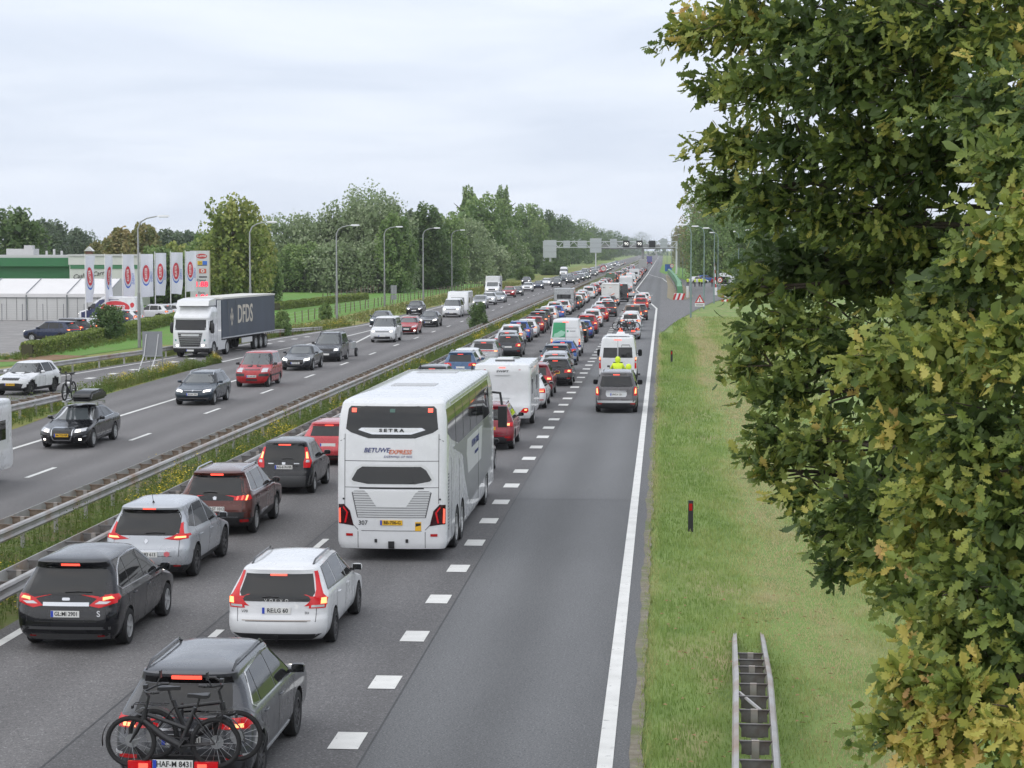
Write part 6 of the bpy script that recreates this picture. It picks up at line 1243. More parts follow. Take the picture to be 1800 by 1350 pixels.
while y < 980:
    n += 1; k, c = rng.choice(kinds), rng.choice(cols)
    for x, side in ((-22.0, 'outer'), (-18.6, 'inner')):
        if side == 'inner' and (y < 445 or rng.random() < .45): continue
        k, c = rng.choice(kinds), rng.choice(cols)
        place(KIND[k], k.replace('_b', ''), x+rng.uniform(-.4, .4), y+rng.uniform(0, 4), c, '%s, %s far off in the %s oncoming lane' % (desc(k, c), ordw(n), side), 'car', G_ON, 0, rear=False)
    y += rng.uniform(9, 17)

# roof box and bicycle on the black saloon
t = thing('roof_box', 'black roof box on the black oncoming saloon car', 'roof box', (-21.5, 73.5, 1.47), 0)
m = MB(); pts = [(-1.0, .0), (-1.05, .12), (-.8, .34), (.5, .40), (.95, .30), (1.1, .14), (1.05, 0)]
m.prism(pts, -.38, .38, 'X'); bo = m.mesh('lid', M_GLOSSBLK); bm = bmesh.new(); bm.from_mesh(bo); bmesh.ops.bevel(bm, geom=bm.edges[:], offset=.07, segments=2, affect='EDGES'); bm.to_mesh(bo); bm.free(); bo.shade_smooth(); bo.set_sharp_from_angle(angle=R(40)); obj('lid', bo, t, (.15, 0, .12))
for yy in (-.5, .45):
    m = MB(); m.box((0, yy, .07), (1.25, .07, .035)); m.box((-.58, yy, .02), (.09, .1, .12)); m.box((.58, yy, .02), (.09, .1, .12)); m.build('roof_bar', M_CHROME, t)
bicycle(BIKE_B, 'dark bicycle standing upright on the roof of the black oncoming saloon', (-22.0, 73.2, 1.60), PI, 0, False, 'bicycles carried on cars')
m = MB(); m.box((0, 0, 0), (.14, 1.5, .05)); m.tube([(0, .1, 0), (.05, .1, .55)], .015, 6)
tag(m.build('bike_carrier', M_ALU, loc=(-22.0, 73.2, 1.60)), 'roof bicycle carrier on the black oncoming saloon', 'bike rack')
# trailer of the dark grey leisure van
t = thing('trailer', 'small grey open trailer behind the dark grey leisure van', 'trailer', (-21.4, 134.2, 0))
m = MB(); m.box((0, 0, .75), (1.3, 2.0, .45)); m.build('box', M_ALU, t)
m = MB(); m.box((0, -.2, 1.05), (1.1, 1.2, .15), top=(.7, .7)); m.build('load_cover', M_BLK, t)
m = MB(); m.tube([(0, -1.0, .5), (0, -2.6, .45)], .04, 6); m.build('drawbar', M_CHASSIS, t)
for s in (-1, 1):
    wm = wheel_meshes(.29, .16, 2); w = obj('wheel', wm[0], t, (s*.78, .1, .29), (0, 0, 0 if s > 0 else PI)); obj('rim', wm[1], w)
# parked at the filling station
PK = [(KIND['suv_b'], 'suv', -45.2, 152.5, 'navy', 'navy SUV with chrome window trim parked behind the hedge', 1.25), (KIND['suv'], 'suv', -46.2, 159.0, 'black', 'black SUV parked beyond the navy SUV', 1.25), (KIND['hatchback'], 'hatchback', -46.6, 164.8, 'silver', 'silver hatchback parked in front of the flagpoles', 1.3), (KIND['hatchback_b'], 'hatchback', -47.2, 171.2, 'white', 'white hatchback parked behind the round bush', 1.4), (KIND['people_carrier'], 'people_carrier', -48.2, 180.0, 'navy', 'navy people carrier parked right of the round bush', 1.4), (KIND['hatchback'], 'hatchback', -49.5, 188.0, 'white', 'white hatchback parked by the fourth flagpole', 1.35),
 (KIND['suv'], 'suv', -49.5, 200.0, 'white', 'white SUV parked by the fifth flagpole', 1.3), (KIND['estate_car'], 'estate_car', -49.6, 206.5, 'white', 'white estate car parked by the lorry cab', 1.3), (KIND['hatchback'], 'hatchback', -50.2, 213.0, 'silver', 'silver hatchback last in the parked row', 1.3), (KIND['hatchback_b'], 'hatchback', -62.5, 172.0, 'bluegrey', 'blue-grey hatchback at the left picture edge in the parking area', -1.2)]
for pr, nm, x, y, c, lab, rz in PK: place(pr, nm, x, y, c, lab, 'car', G_PK, 1, rz=rz)
kvan = make_car(**V(BIGVAN, near=True, L=6.4, H=2.6, lit=False, sidewin=[[(4.4, 1.38), (5.35, 1.34), (4.85, 1.88), (4.42, 1.92)]], axles=[1.2, 5.2],
  extra=BIGVAN['extra'] + [('livery_panel', 'S', [(1.2, .55), (5.9, .50), (5.9, 1.15), (4.4, 2.3), (2.0, 2.3)], mat('livery_navy', (.02, .03, .10), .3), .004, 0, True), ('logo_rim', 'S', [(2.3+1.65*math.cos(a), 1.45+.80*math.sin(a)) for a in [2*PI*i/20 for i in range(20)]], PAINT['white'], .008, 0, True),
   ('logo', 'S', [(2.3+1.52*math.cos(a), 1.45+.70*math.sin(a)) for a in [2*PI*i/20 for i in range(20)]], mat('livery_red', (.55, .02, .03), .35), .012, 0, True), ('logo_disc', 'S', [(.55+.22*math.cos(a), 1.75+.25*math.sin(a)) for a in [2*PI*i/14 for i in range(14)]], mat('livery_red', (.55, .02, .03), .35), .008, 0, True)],
  texts=[('lettering', 'S', 2.3, 1.45, 'KUSTER', .74, PAINT['white'], dict(shear=.2, bold=.012, sx=.80, off=.025)), ('lettering', 'L', 2.3, 1.45, 'KUSTER', .74, PAINT['white'], dict(shear=.2, bold=.012, sx=.80, off=.025))]))
place(kvan, 'delivery_van', -51.0, 194.0, 'white', 'white and navy van with a red oval lettered KUSTER', 'van', G_PK, 1, rz=1.42)
# ------------------------------------------------------------------ guard rails
M_GALV = mix_mat('galvanised', [(.40, .40, .40), (.29, .28, .27), (.25, .16, .10)], [(1.2, .6), (.5, .60), (.15, .10)], rough=.5, spec=.5); M_GALVD = mix_mat('galvanised_dark', [(.20, .20, .205), (.12, .10, .09), (.22, .12, .07)], [(2., 1.1), (.5, .60), (.1, .06)], rough=.6)
M_RUST = mix_mat('rusty_steel', [(.17, .13, .10), (.28, .22, .18), (.22, .10, .05)], [(3., 1.4), (.55, .55), (.1, .08)], rough=.7)
def offset_path(path, d):
    out = []
    for i, p in enumerate(path):
        a, b = path[max(i-1, 0)], path[min(i+1, len(path)-1)]
        t = Vector((b[0]-a[0], b[1]-a[1])).normalized(); out.append((p[0]+t.y*d, p[1]-t.x*d, p[2]))
    return out
def beam(path, side):
    prof = [(0, .0), (.05, .02), (.075, .07), (.03, .12), (.03, .19), (.075, .24), (.05, .29), (0, .31), (-.015, .31), (-.015, 0)]
    mb = MB(); n = len(prof); V_, F_ = [], []
    for i, p in enumerate(path):
        a, b = path[max(i-1, 0)], path[min(i+1, len(path)-1)]; t = Vector((b[0]-a[0], b[1]-a[1])).normalized()
        for u, w in prof: V_.append((p[0]+t.y*u*side, p[1]-t.x*u*side, p[2]-.31+w))
    for i in range(len(path)-1):
        for k in range(n): F_.append((i*n+k, i*n+(k+1) % n, (i+1)*n+(k+1) % n, (i+1)*n+k))
    F_ += [tuple(range(n)), tuple(range((len(path)-1)*n, len(path)*n))]
    return mb.add(V_, F_)
def along(path, s):
    acc = 0
    for a, b in zip(path[:-1], path[1:]):
        d = math.hypot(b[0]-a[0], b[1]-a[1])
        if acc+d >= s: u = (s-acc)/d; return tuple(a[i]+(b[i]-a[i])*u for i in range(3)), math.atan2(b[0]-a[0], b[1]-a[1])
        acc += d
    return None, 0
def guardrail(label, path, gap=.3, both=True, step=1.333, until=150, group='guard rails', spm=None, spoff=0.0):
    t = thing('guard_rail', label, 'guard rail', (0, 0, 0), 0, group)
    # finer stations along the path
    P_ = [path[0]]
    for a, b in zip(path[:-1], path[1:]):
        n = max(1, int(math.hypot(b[0]-a[0], b[1]-a[1])/8)) if a[1] < 200 else 1
        P_ += [tuple(a[k]+(b[k]-a[k])*i/n for k in range(3)) for i in range(1, n+1)]
    for s in ((-1, 1) if both else (1,)):
        beam(offset_path(P_, s*gap if both else 0), s).build('beam', M_GALV, t, 40)
    pm = MB(); pm.box((0, 0, -.36), (.10, .06, .72)); pm = pm.mesh('post', M_GALV)
    sm = MB()
    if both:
        sm.box((0, 0, -.03), (gap*2-.03, .045, .012)); sm.add([(-gap+.02, 0, -.04), (gap-.02, 0, -.04), (gap*.5, 0, -.22), (-gap*.5, 0, -.22)], [(0, 1, 2, 3)]); sm.box((0, .0, -.13), (gap*2-.1, .012, .16))
    else: sm.box((-.07, 0, -.15), (.12, .05, .2))
    sm = sm.mesh('spacer', spm or M_RUST); s = .4; i = 0; far = MB()
    while True:
        p, an = along(path, s)
        if p is None: break
        if p[2] > .25:
            if p[1] < until:
                obj('spacer', sm, t, p, (0, 0, -an))
                if i % 2 == 0: obj('post', pm, t, (p[0], p[1], p[2]-.02), (0, 0, -an), (1, 1, max(.4, p[2]/.72)))
            else:
                far.box((p[0], p[1], p[2]-.03), (gap*2, .05, .012))
                if i % 2 == 0: far.box((p[0], p[1], p[2]-.38), (.1, .06, .7))
            if p[1] > 420: break
        s += step; i += 1
    if far.v: tag(far.build('spacers_beyond', spm or M_RUST, t), None, None, None, 'stuff')
    return t
guardrail('rusty guard rail along the oncoming side of the central reservation', [(-15.45, 15, .76), (-15.45, 420, .76), (-15.45, 1500, .76)], .30)
guardrail('guard rail along the queue side of the central reservation', [(-12.93, 15, .76), (-12.93, 420, .76), (-12.93, 1500, .76)], .28, spm=M_GALVD)
guardrail('guard rail sloping into the grass in the lower right corner', [(.95, 18, .74), (1.27, 27, .74), (1.42, 31, .62), (1.63, 37.6, .0), (1.66, 38.6, -.12)], .235, step=1.0, spm=M_GALVD)
guardrail('single guard rail beyond the slip road edge', [(-53, 30, .72), (-44, 60, .72), (-39.6, 85, .72), (-36.0, 104, .72), (-34.9, 115, .72), (-33.6, 126, .72), (-32.9, 135, .72), (-31.9, 160, .70), (-30.4, 178, .3)], .0, False, 2.0)
guardrail('short wide guard rail end in the gore at the left picture edge', [(-28.6, 55, .78), (-27.4, 78, .78), (-27.05, 88.5, .78)], .42, step=1.0)
# the stray brace inside the near rail
m = MB(); m.tube([(1.16, 29.7, .62), (1.46, 28.6, .58)], .028, 6); tag(m.build('loose_strut', M_GALV), 'loose grey strut lying inside the lower right guard rail', 'strut')

# ------------------------------------------------------------------ lamp posts
M_POLE = mat('lamp_pole', (.34, .35, .36), .5, .3, var=.15, vscale=1.5); M_POLE2 = mat('lamp_pole_lower', (.26, .265, .27), .6, .1, var=.15); M_HEADL = mat('lamp_head', (.62, .63, .65), .4); M_GPOLE = mat('green_pole', (.20, .27, .26), .5, .2)
def lamp(label, x, y, h, arm, group, green=False, r=.10):
    t = thing('street_lamp', label, 'street lamp', (x, y, 0), 0, group); mp = M_GPOLE if green else M_POLE
    m = MB(); m.tube([(0, 0, 0), (0, 0, h*.42)], [r*1.25, r*1.05], 10); m.build('base_section', M_GPOLE if green else M_POLE2, t, 50)
    a = abs(arm); s = 1 if arm > 0 else -1
    pts = [(0, 0, h*.42), (0, 0, h-.9), (s*.12*a, 0, h-.4), (s*.35*a, 0, h-.15), (s*a*.75, 0, h)]
    m = MB(); m.tube(pts, [r*.85, r*.62, r*.55, r*.5, r*.45], 8); m.build('pole', mp, t, 60)
    m = MB(); m.box((s*a, 0, h+.02), (.95, .34, .13), 0, top=(.75, .6)); o = m.build('lamp_head', M_HEADL, t); m = MB(); m.box((s*a, 0, h-.07), (.6, .26, .05)); m.build('lamp_glass', M_CLEAR, o)
LW = ['first lamp post from the left, behind the grey sign board', 'second lamp post from the left, behind the lorry trailer', 'third lamp post from the left, at the pasture edge', 'fourth lamp post from the left, beside the small sign', 'fifth lamp post from the left', 'sixth lamp post from the left, by the willows']
for (x, y, h), lb in zip([(-38.3, 145, 9.6), (-35.0, 169, 9.5), (-32.8, 201, 9.6), (-34.9, 251, 10.0), (-32.4, 271, 10.05), (-36.6, 348, 10.5)], LW): lamp(lb, x, y, h, 1.9, 'lamp posts along the far carriageway')
RL = [(2.9, 212, 9.75, -.9, 'tall thin lamp post nearest the turn-off grass'), (4.9, 243.6, 9.95, -1.1, 'lamp post right behind the warning triangle'), (6.75, 269, 10.0, -1.1, 'third lamp post of the turn-off, beside the raised boom'), (8.9, 330, 9.9, -1.0, 'lamp post behind the raised boom'), (4.9, 509, 10.9, -1, 'lamp post left of the police group'), (7.5, 530, 11.1, -1, 'lamp post beyond the police group'), (4.4, 565, 11.1, -1, 'lamp post just right of the gantry leg'), (2.9, 700, 12, -1, 'far lamp post left of the gantry leg'), (1.5, 800, 12.3, -1, 'farthest lamp post on the turn-off side'), (12.8, 345, 10.2, -1.0, 'lamp post above the white van by the police'), (15.6, 352, 10.5, -1.0, 'rightmost lamp post of the turn-off')]
for x, y, h, a, lb in RL: lamp(lb, x, y, h, a, 'lamp posts at the turn-off', True, .085)

# ------------------------------------------------------------------ signs, delineators, booms
M_SGREY = mat('sign_back', (.24, .25, .27), .5, .3, var=.06); M_SWHITE = mat('sign_white', (.72, .72, .72), .5); M_SRED = mat('sign_red', (.48, .02, .02), .5); M_SBLACK = mat('sign_black', (.008, .008, .01), .5)
t = thing('sign_board', 'grey back of a sign board on slanted legs in the gore', 'sign', (-29.2, 112, 0), R(8))
m = MB(); m.box((.35, .05, 1.82), (1.12, .03, 1.46)); m.build('board', M_SGREY, t)
for x in (-.12, .55):
    m = MB(); m.tube([(x-.35, -.6, 0), (x, 0, 1.2), (x+.15, 0, 2.4)], .03, 6); m.build('leg', M_HEADL, t); m = MB(); m.tube([(x+.35, .4, 0), (x+.35, .08, 1.2)], .03, 6); m.build('leg', M_POLE, t)
m = MB(); m.tube([(-.2, -.05, 1.15), (.9, -.05, 1.15)], .025, 6); m.build('crossbar', M_POLE, t)
t = thing('sign_board', 'small grey sign back beside the fourth lamp post', 'sign', (-33.6, 250, 0)); m = MB(); m.box((0, 0, 2.15), (.75, .03, 1.1)); m.box((0, 0, 1.2), (.75, .03, .6)); m.build('board', M_SGREY, t); m = MB(); m.tube([(-.2, 0, 0), (-.2, 0, 2.6)], .03, 6); m.tube([(.2, 0, 0), (.2, 0, 2.6)], .03, 6); m.build('leg', M_POLE, t)
for i, (x, y) in enumerate([(.73, 51.2), (.56, 127.8)]):
    t = thing('delineator_post', ['black delineator post with red reflector in the near grass', 'black delineator post farther up the grass verge'][i], 'post', (x, y, 0), 0, 'delineator posts'); m = MB(); m.box((0, 0, .40), (.13, .08, .80), top=(1, .9)); m.build('post', M_BLK, t); m = MB(); m.box((0, -.045, .64), (.08, .012, .18)); m.build('reflector', M_REDOFF, t)
t = thing('warning_sign', 'red-rimmed triangular warning sign with exclamation mark and white panel', 'sign', (4.27, 236, 0))
def tri(s, z): return [(-s/2, z-s*.2887), (s/2, z-s*.2887), (0, z+s*.5774)]
m = MB(); m.prism(tri(1.15, 1.28), -.02, .02, 'Y'); m.build('red_rim', M_SRED, t); m = MB(); m.prism(tri(.74, 1.26), -.028, -.02, 'Y'); m.build('white_field', M_SWHITE, t)
m = MB(); m.box((0, -.035, 1.32), (.09, .01, .30), top=(1.3, 1)); m.box((0, -.035, 1.10), (.09, .01, .08)); m.build('exclamation_mark', M_SBLACK, t)
m = MB(); m.box((0, 0, .72), (1.1, .03, .38)); o = m.build('text_panel', M_SWHITE, t); m = MB(); m.box((0, -.02, .78), (.9, .01, .05)); m.box((0, -.02, .66), (.8, .01, .05)); m.build('text_line', M_SEAM, o)
m = MB(); m.tube([(0, .04, 0), (0, .04, 1.4)], .035, 6); m.build('post', M_POLE, t)
def stripes(mb, x0, x1, z0, z1, y, n):
    for i in range(n): mb.box((x0+(x1-x0)*(i+.5)/n, y, (z0+z1)/2), ((x1-x0)/n, .03, z1-z0), i % 2)
t = thing('barrier_board', 'red and white striped barrier boards at the edge of the oak foliage', 'barrier', (8.4, 265, 0)); m = MB(); stripes(m, -.8, .9, .95, 1.25, 0, 5); m.build('board', [M_SRED, M_SWHITE], t); m = MB(); stripes(m, -.8, .9, .35, .65, 0, 5); m.build('board', [M_SRED, M_SWHITE], t)
for x in (-.5, .6): m = MB(); m.tube([(x, .05, 0), (x, .05, 1.3)], .04, 6); m.build('leg', M_POLE, t)
for x, y, lb in ((8.0, 470, 'raised red and white boom behind the police group'), (8.25, 318, 'raised red and white boom in front of the white van')):
    t = thing('barrier_boom', lb, 'barrier', (x, y, 0), 0, 'raised booms'); m = MB()
    for i in range(8): m.box((-.04*i, 0, 1.2+.55*(i+.5)), (.16, .1, .55), i % 2, ry=-.07)
    m.build('boom', [M_SRED, M_SWHITE], t); m = MB(); m.box((0, 0, .6), (.45, .45, 1.2)); m.build('housing', M_SWHITE, t)
def round_sign(x, y, z, lb, r=.5):
    t = thing('speed_sign', lb, 'sign', (x, y, 0), 0, 'round signs'); m = MB(); m.lathe([(.0001, -.03), (r, -.03), (r, .03)], 24, 0, 'Y', (0, 0, z)); m.build('red_rim', M_SRED, t); m = MB(); m.lathe([(.0001, -.045), (r*.74, -.045)], 24, 0, 'Y', (0, 0, z)); o = m.build('white_disc', M_SWHITE, t); obj('numerals', text_mesh('50', r*.9, M_SBLACK, bold=.01), o, (0, -.05, z), ROT_R); m = MB(); m.tube([(0, .03, 0), (0, .03, z+r)], .04, 6); m.build('post', M_POLE, t)
round_sign(9.0, 322, 2.3, 'round red-rimmed sign at the raised boom', .42); round_sign(2.6, 610, 2.2, 'round red-rimmed sign at the gantry leg', .6); round_sign(-14.2, 480, 2.6, 'round red-rimmed sign on the far central reservation', .7)
# green barrier on the traffic island
t = thing('green_barrier', 'long green screen barrier on a guard rail between road and turn-off', 'barrier', (0, 0, 0)); pts = [(2.0, 289), (2.3, 330), (2.2, 400), (1.8, 470), (1.2, 545)]; m = MB()
for (x0, y0), (x1, y1) in zip(pts[:-1], pts[1:]): m.add([(x0, y0, .75), (x1, y1, .75), (x1, y1, 1.9), (x0, y0, 1.9), (x0+.9, y0, .75), (x1+.7, y1, .75), (x1+.5, y1, 1.9), (x0+.7, y0, 1.9)], [(0, 1, 2, 3), (4, 5, 6, 7), (3, 2, 6, 7), (0, 3, 7, 4), (1, 2, 6, 5)])
m.build('screen', mat('barrier_green', (.09, .26, .12), .5, var=.15, vscale=.5), t); m = MB()
for (x0, y0), (x1, y1) in zip(pts[:-1], pts[1:]): m.add([(x0-.12, y0, .4), (x1-.12, y1, .4), (x1-.12, y1, .74), (x0-.12, y0, .74)], [(0, 1, 2, 3)]); m.add([(x0-.2, y0, .38), (x1-.2, y1, .38), (x1-.2, y1, .74), (x0-.2, y0, .74)], [(0, 1, 2, 3)])
m.build('rail', M_GALV, t)
m = MB()
for i in range(5): m.add([(-.6+.3*i-.15, 0, .05), (-.6+.3*i+.15, 0, .05), (-.6+.3*i+.45, 0, .95), (-.6+.3*i+.15, 0, .95)], [(0, 1, 2, 3)], i % 2)
m.box((.0, .2, .5), (1.1, .3, .95), 1); m.build('striped_end', [M_SRED, M_SWHITE], t, None, (2.1, 286, 0)); m = MB(); m.box((3.6, 300, .9), (.35, .35, 1.7)); m.build('bollard', M_SWHITE, t)
poly_sheet('traffic_island', [(.6, 300), (1.3, 286), (3.4, 290), (4.6, 310), (4.0, 420), (2.6, 560), (.6, 560), (.9, 400)], .012, mix_mat('island_soil', [(.27, .21, .15), (.22, .24, .09), (.30, .27, .22)], [(.4, .9), (.55, .55), (.1, .1)], bump=.3), 'sandy traffic island under the green barrier')
poly_sheet('verge', [(-1.2, 640), (2.0, 540), (6.2, 450), (11, 470), (12, 700), (4, 900), (-.5, 900)], .014, M_PAST, 'grass wedge beyond the turn-off')
# people at the turn-off
G_POL = 'people standing at the turn-off'
person('person in yellow vest standing alone left of the group', (4.7, 388, 0), .3, M_HIVIS, group=G_POL); person('person in yellow vest at the left of the group', (6.1, 387, 0), 1.2, M_HIVIS, group=G_POL, arms=1); person('person in yellow vest second in the group', (6.9, 388, 0), -.8, M_HIVIS, group=G_POL); person('person in yellow vest third in the group', (7.35, 387.4, 0), 2.4, M_HIVIS, group=G_POL); person('person in yellow vest at the right end of the group', (7.9, 388, 0), .9, M_HIVIS, group=G_POL, arms=1); person('person in red jacket beside the dark trailer', (9.3, 384, 0), 2.8, M_REDCL, group=G_POL); person('second person in red jacket by the dark trailer', (9.75, 386, 0), -2.0, M_REDCL, group=G_POL)
place(KIND['hatchback'], 'hatchback', 5.4, 425, 'white', 'white hatchback parked behind the police group', 'car', 'vehicles parked at the turn-off', 0, rz=-1.2); place(KIND['suv'], 'suv', 7.2, 436, 'blue', 'blue SUV parked behind the police group', 'car', 'vehicles parked at the turn-off', 0, rz=-1.2); place(KIND['panel_van'], 'panel_van', 11.0, 402, 'white', 'white van behind the dark trailer at the turn-off', 'van', 'vehicles parked at the turn-off', 0, rz=-1.4)
t = thing('trailer', 'dark box trailer at the turn-off, half hidden by oak leaves', 'trailer', (11.4, 388, 0), -.15); m = MB(); m.box((0, 0, 1.15), (2.3, 3.4, 1.6)); m.build('box', M_GLOSSBLK, t); m = MB(); m.box((0, -1.7, .45), (2.2, .1, .12)); m.build('bumper', M_SWHITE, t)
for s in (-1, 1): obj('wheel', wheel_meshes(.32)[0], t, (s*1.0, 0, .32))
m = MB(); m.box((0, 0, 1.1), (2.3, 2.4, 2.2)); m.box((0, -1.22, 1.1), (.9, .04, 1.9), 1); m.box((0, 0, 2.24), (2.5, 2.6, .1), 1); tag(m.build('blue_cabin', [mat('cabin_blue', (.03, .12, .42), .5), mat('cabin_dark_blue', (.02, .08, .30), .5)], loc=(1.7, 660, 0)), 'small blue cabin beside the far turn-off', 'cabin')

# ------------------------------------------------------------------ gantry and overpass
GY_ = 590; t = thing('sign_gantry', 'steel lattice gantry spanning both carriageways with matrix signs', 'gantry', (0, GY_, 0))
def gx(px): return (px-1166)*GY_/3536
def gz(py): return 7.2-(py-438)*GY_/3536
m_g = mat('gantry_steel', (.55, .57, .59), .5, .2)
for x in (gx(957), gx(968), gx(1189)): m = MB(); m.box((x, 0, 4.7), (.55, .55, 9.6)); m.build('leg', m_g, t)
for yy in (-.6, .6):
    for z in (7.75, 9.45): m = MB(); m.box(((gx(955)+gx(1190))/2, yy, z), (gx(1190)-gx(955), .22, .22)); m.build('chord', m_g, t)
n = 26; m = MB(); x0, x1 = gx(955), gx(1190)
for i in range(n):
    a, b = x0+(x1-x0)*i/n, x0+(x1-x0)*(i+1)/n
    for yy in (-.6, .6): m.tube([(a, yy, 7.75 if i % 2 else 9.45), (b, yy, 9.45 if i % 2 else 7.75)], .09, 5)
m.build('bracing', m_g, t)
m_sb = mat('gantry_sign_back', (.42, .45, .47), .5, .2)
for a, b, c, d, dk, tx in [(957, 979, 422, 453, 0, ''), (991, 1003, 423, 436, 0, ''), (1016, 1032, 423, 436, 0, ''), (1038, 1058, 419, 444, 0, ''), (1073, 1085, 420, 436, 0, ''), (1096, 1107, 423, 434.6, 1, '90'), (1119, 1130, 423, 434.6, 1, '90'), (1141, 1152, 423, 434.6, 1, ''), (1161, 1173, 420, 436, 0, '')]:
    m = MB(); m.box(((gx(a)+gx(b))/2, -.8, (gz(c)+gz(d))/2), (gx(b)-gx(a), .25, gz(c)-gz(d))); o = m.build('matrix_sign' if dk else 'sign_panel', M_SBLACK if dk else m_sb, t)
    if tx: obj('numerals', text_mesh(tx, 1.2, mat('matrix_white', (.7, .7, .68), .4, emit=(1, .98, .92), estr=.45), bold=.02), o, ((gx(a)+gx(b))/2, -.95, (gz(c)+gz(d))/2), ROT_R)
    else:
        m = MB()
        for k in range(1, 3): m.box(((gx(a)+gx(b))/2, -.94, gz(d)+(gz(c)-gz(d))*k/3), (gx(b)-gx(a), .03, .12))
        m.build('stiffener', mat('stiffener', (.30, .32, .34), .5), o) if not dk else None
m = MB(); m.box((gx(1048), -.5, 3.2), (.35, .35, 6.4)); m.build('leg', m_g, t)
t = thing('overpass', 'concrete road bridge crossing the motorway in the distance', 'bridge', (-12, 1040, 0)); M_CONC = mat('concrete', (.24, .24, .235), .8, var=.2, vscale=.3); M_CONCD = mat('concrete_dark', (.14, .14, .14), .8, var=.2, vscale=.3)
m = MB(); m.box((0, 5, 8.0), (110, 12, 1.5)); m.build('deck', M_CONCD, t); m = MB(); m.box((0, -1.1, 9.2), (110, .25, .9)); m.build('parapet', M_CONC, t)
for x in (-46, -26, 1.5, 22): m = MB(); m.box((x, 5, 3.6), (1.2, 9, 7.2)); m.build('pier', M_CONC, t)
for x in (-58, 46): m = MB(); m.box((x, 5, 4.0), (12, 14, 8.6), top=(.5, 1)); m.build('abutment', M_CONC, t)
m = MB()
for i in range(56): m.box((-54+i*2, -1.1, 10.0), (.08, .08, .8))
m.box((0, -1.1, 10.4), (110, .1, .1)); m.build('railing', M_POLE, t)
# ------------------------------------------------------------------ shop, tent, filling station signs
M_GREENW = mat('green_cladding', (.03, .155, .06), .5, var=.06, vscale=.4); M_GREENF = mat('green_fascia', (.05, .19, .09), .5); M_WW = mat('white_render', (.60, .60, .58), .8, var=.06, vscale=.5); M_ROOFG = mat('roof_edge', (.50, .50, .50), .6); M_BRICKR = mat('roof_tile_brown', (.075, .05, .045), .8, var=.2, vscale=2); M_TENT = mat('tent_canvas', (.66, .65, .65), .6, var=.04, vscale=.4); M_TENTW = mat('tent_wall', (.52, .52, .51), .6, var=.05, vscale=.4)
t = thing('shop_building', 'green and white flat-roofed shop building behind the white tent', 'building', (0, 0, 0))
m = MB(); m.box((-100, 262, 2.6), (50, 16, 5.2)); m.build('wall', M_GREENW, t); m = MB(); m.box((-70.8, 254, 2.6), (8.8, 6, 5.2)); m.build('side_wall', M_WW, t)
m = MB(); m.box((-100, 253.6, 5.55), (50, 1.2, 1.1)); m.build('fascia', M_GREENW, t)
for x in range(4): m = MB(); m.box((-74.0+2.3*x, 250.95, 5.15), (2.15, .1, .85)); m.build('fascia_panel', M_GREENF, t)
m = MB(); m.box((-70.8, 254, 5.75), (9.0, 6.3, 1.05)); m.build('parapet', M_WW, t); m = MB(); m.box((-100, 262, 6.25), (50.6, 17.6, .35)); m.box((-70.8, 254, 6.42), (9.2, 6.6, .25)); m.build('roof', M_ROOFG, t)
for tx, x, z, sz, sh in (('Cash & Carry', -72.6, 3.95, .80, .4), ('Dekkers', -69.2, 3.05, 1.1, .0)): obj('lettering', text_mesh(tx, sz, M_INK, shear=sh, bold=.004 if sh else .02), t, (x, 250.9, z), (PI/2, R(-8) if sh else 0, 0))
m = MB(); m.box((-104, 260, 8.0), (10, 4, 1.2)); m.box((-101.5, 259, 6.9), (1.2, 2, 1.2)); m.box((-106, 259, 8.8), (2.2, 2.2, .4)); m.box((-102, 259, 8.8), (2.2, 2.2, .4)); m.build('roof_unit', mat('hvac', (.46, .46, .44), .6), t)
m = MB(); m.box((-94.6, 258, 7.6), (1.6, 1.6, 2.2)); m.build('roof_hatch', M_GREYP, t); m = MB(); m.box((-83.5, 258, 6.8), (3.6, 2.4, .9)); m.box((-82.6, 258, 7.4), (1.1, 1.1, .6)); m.build('roof_vent', M_ROOFG, t)
for k, x in enumerate((-80, -79, -78)): m = MB(); m.tube([(x, 257, 6.3), (x, 257, 7.0+.2*(k % 2))], .16, 8); m.build('vent_pipe', M_ROOFG, t)
t = thing('brick_house', 'brown tiled house roof with chimney behind the shop building', 'house', (-90, 310, -4.4)); m = MB(); m.box((0, 0, 3), (10, 9, 6)); m.build('wall', mat('brick', (.22, .10, .07), .8), t); m = MB(); m.prism([(-5.4, 6), (5.4, 6), (0, 10.6)], -5, 5, 'Y'); r_ = m.build('roof', M_BRICKR, t); m = MB(); m.box((1.2, -3, 9.6), (.9, .9, 3.4)); m.build('chimney', mat('brick', (.22, .10, .07), .8), r_); m = MB(); m.prism([(.5, 11.3), (1.9, 11.3), (1.2, 12)], -3.6, -2.4, 'Y'); m.build('chimney_cap', M_SWHITE, r_)
t = thing('marquee_tent', 'long white marquee tent with grey posts on the parking area', 'tent', (-56, 200, 0)); N = 10; bay = 4.2
m = MB(); m.add([(0, 0, 2.7), (-N*bay, 0, 2.7), (-N*bay, 5, 4.15), (0, 5, 4.15), (0, 10, 2.7), (-N*bay, 10, 2.7)], [(0, 1, 2, 3), (3, 2, 5, 4)]); m.build('roof_canvas', M_TENT, t); m = MB(); m.add([(0, 0, 0), (0, 10, 0), (0, 10, 2.7), (0, 5, 4.14), (0, 0, 2.7)], [(0, 1, 2, 3, 4)]); m.build('gable_wall', M_TENTW, t); m = MB(); m.box((.02, 8.2, 1.2), (.03, 2.6, 2.4)); m.build('gable_opening', M_GREYP, t)
m = MB(); m.box((-N*bay/2, -.06, 2.52), (N*bay, .06, .36)); m.build('valance', M_TENT, t)
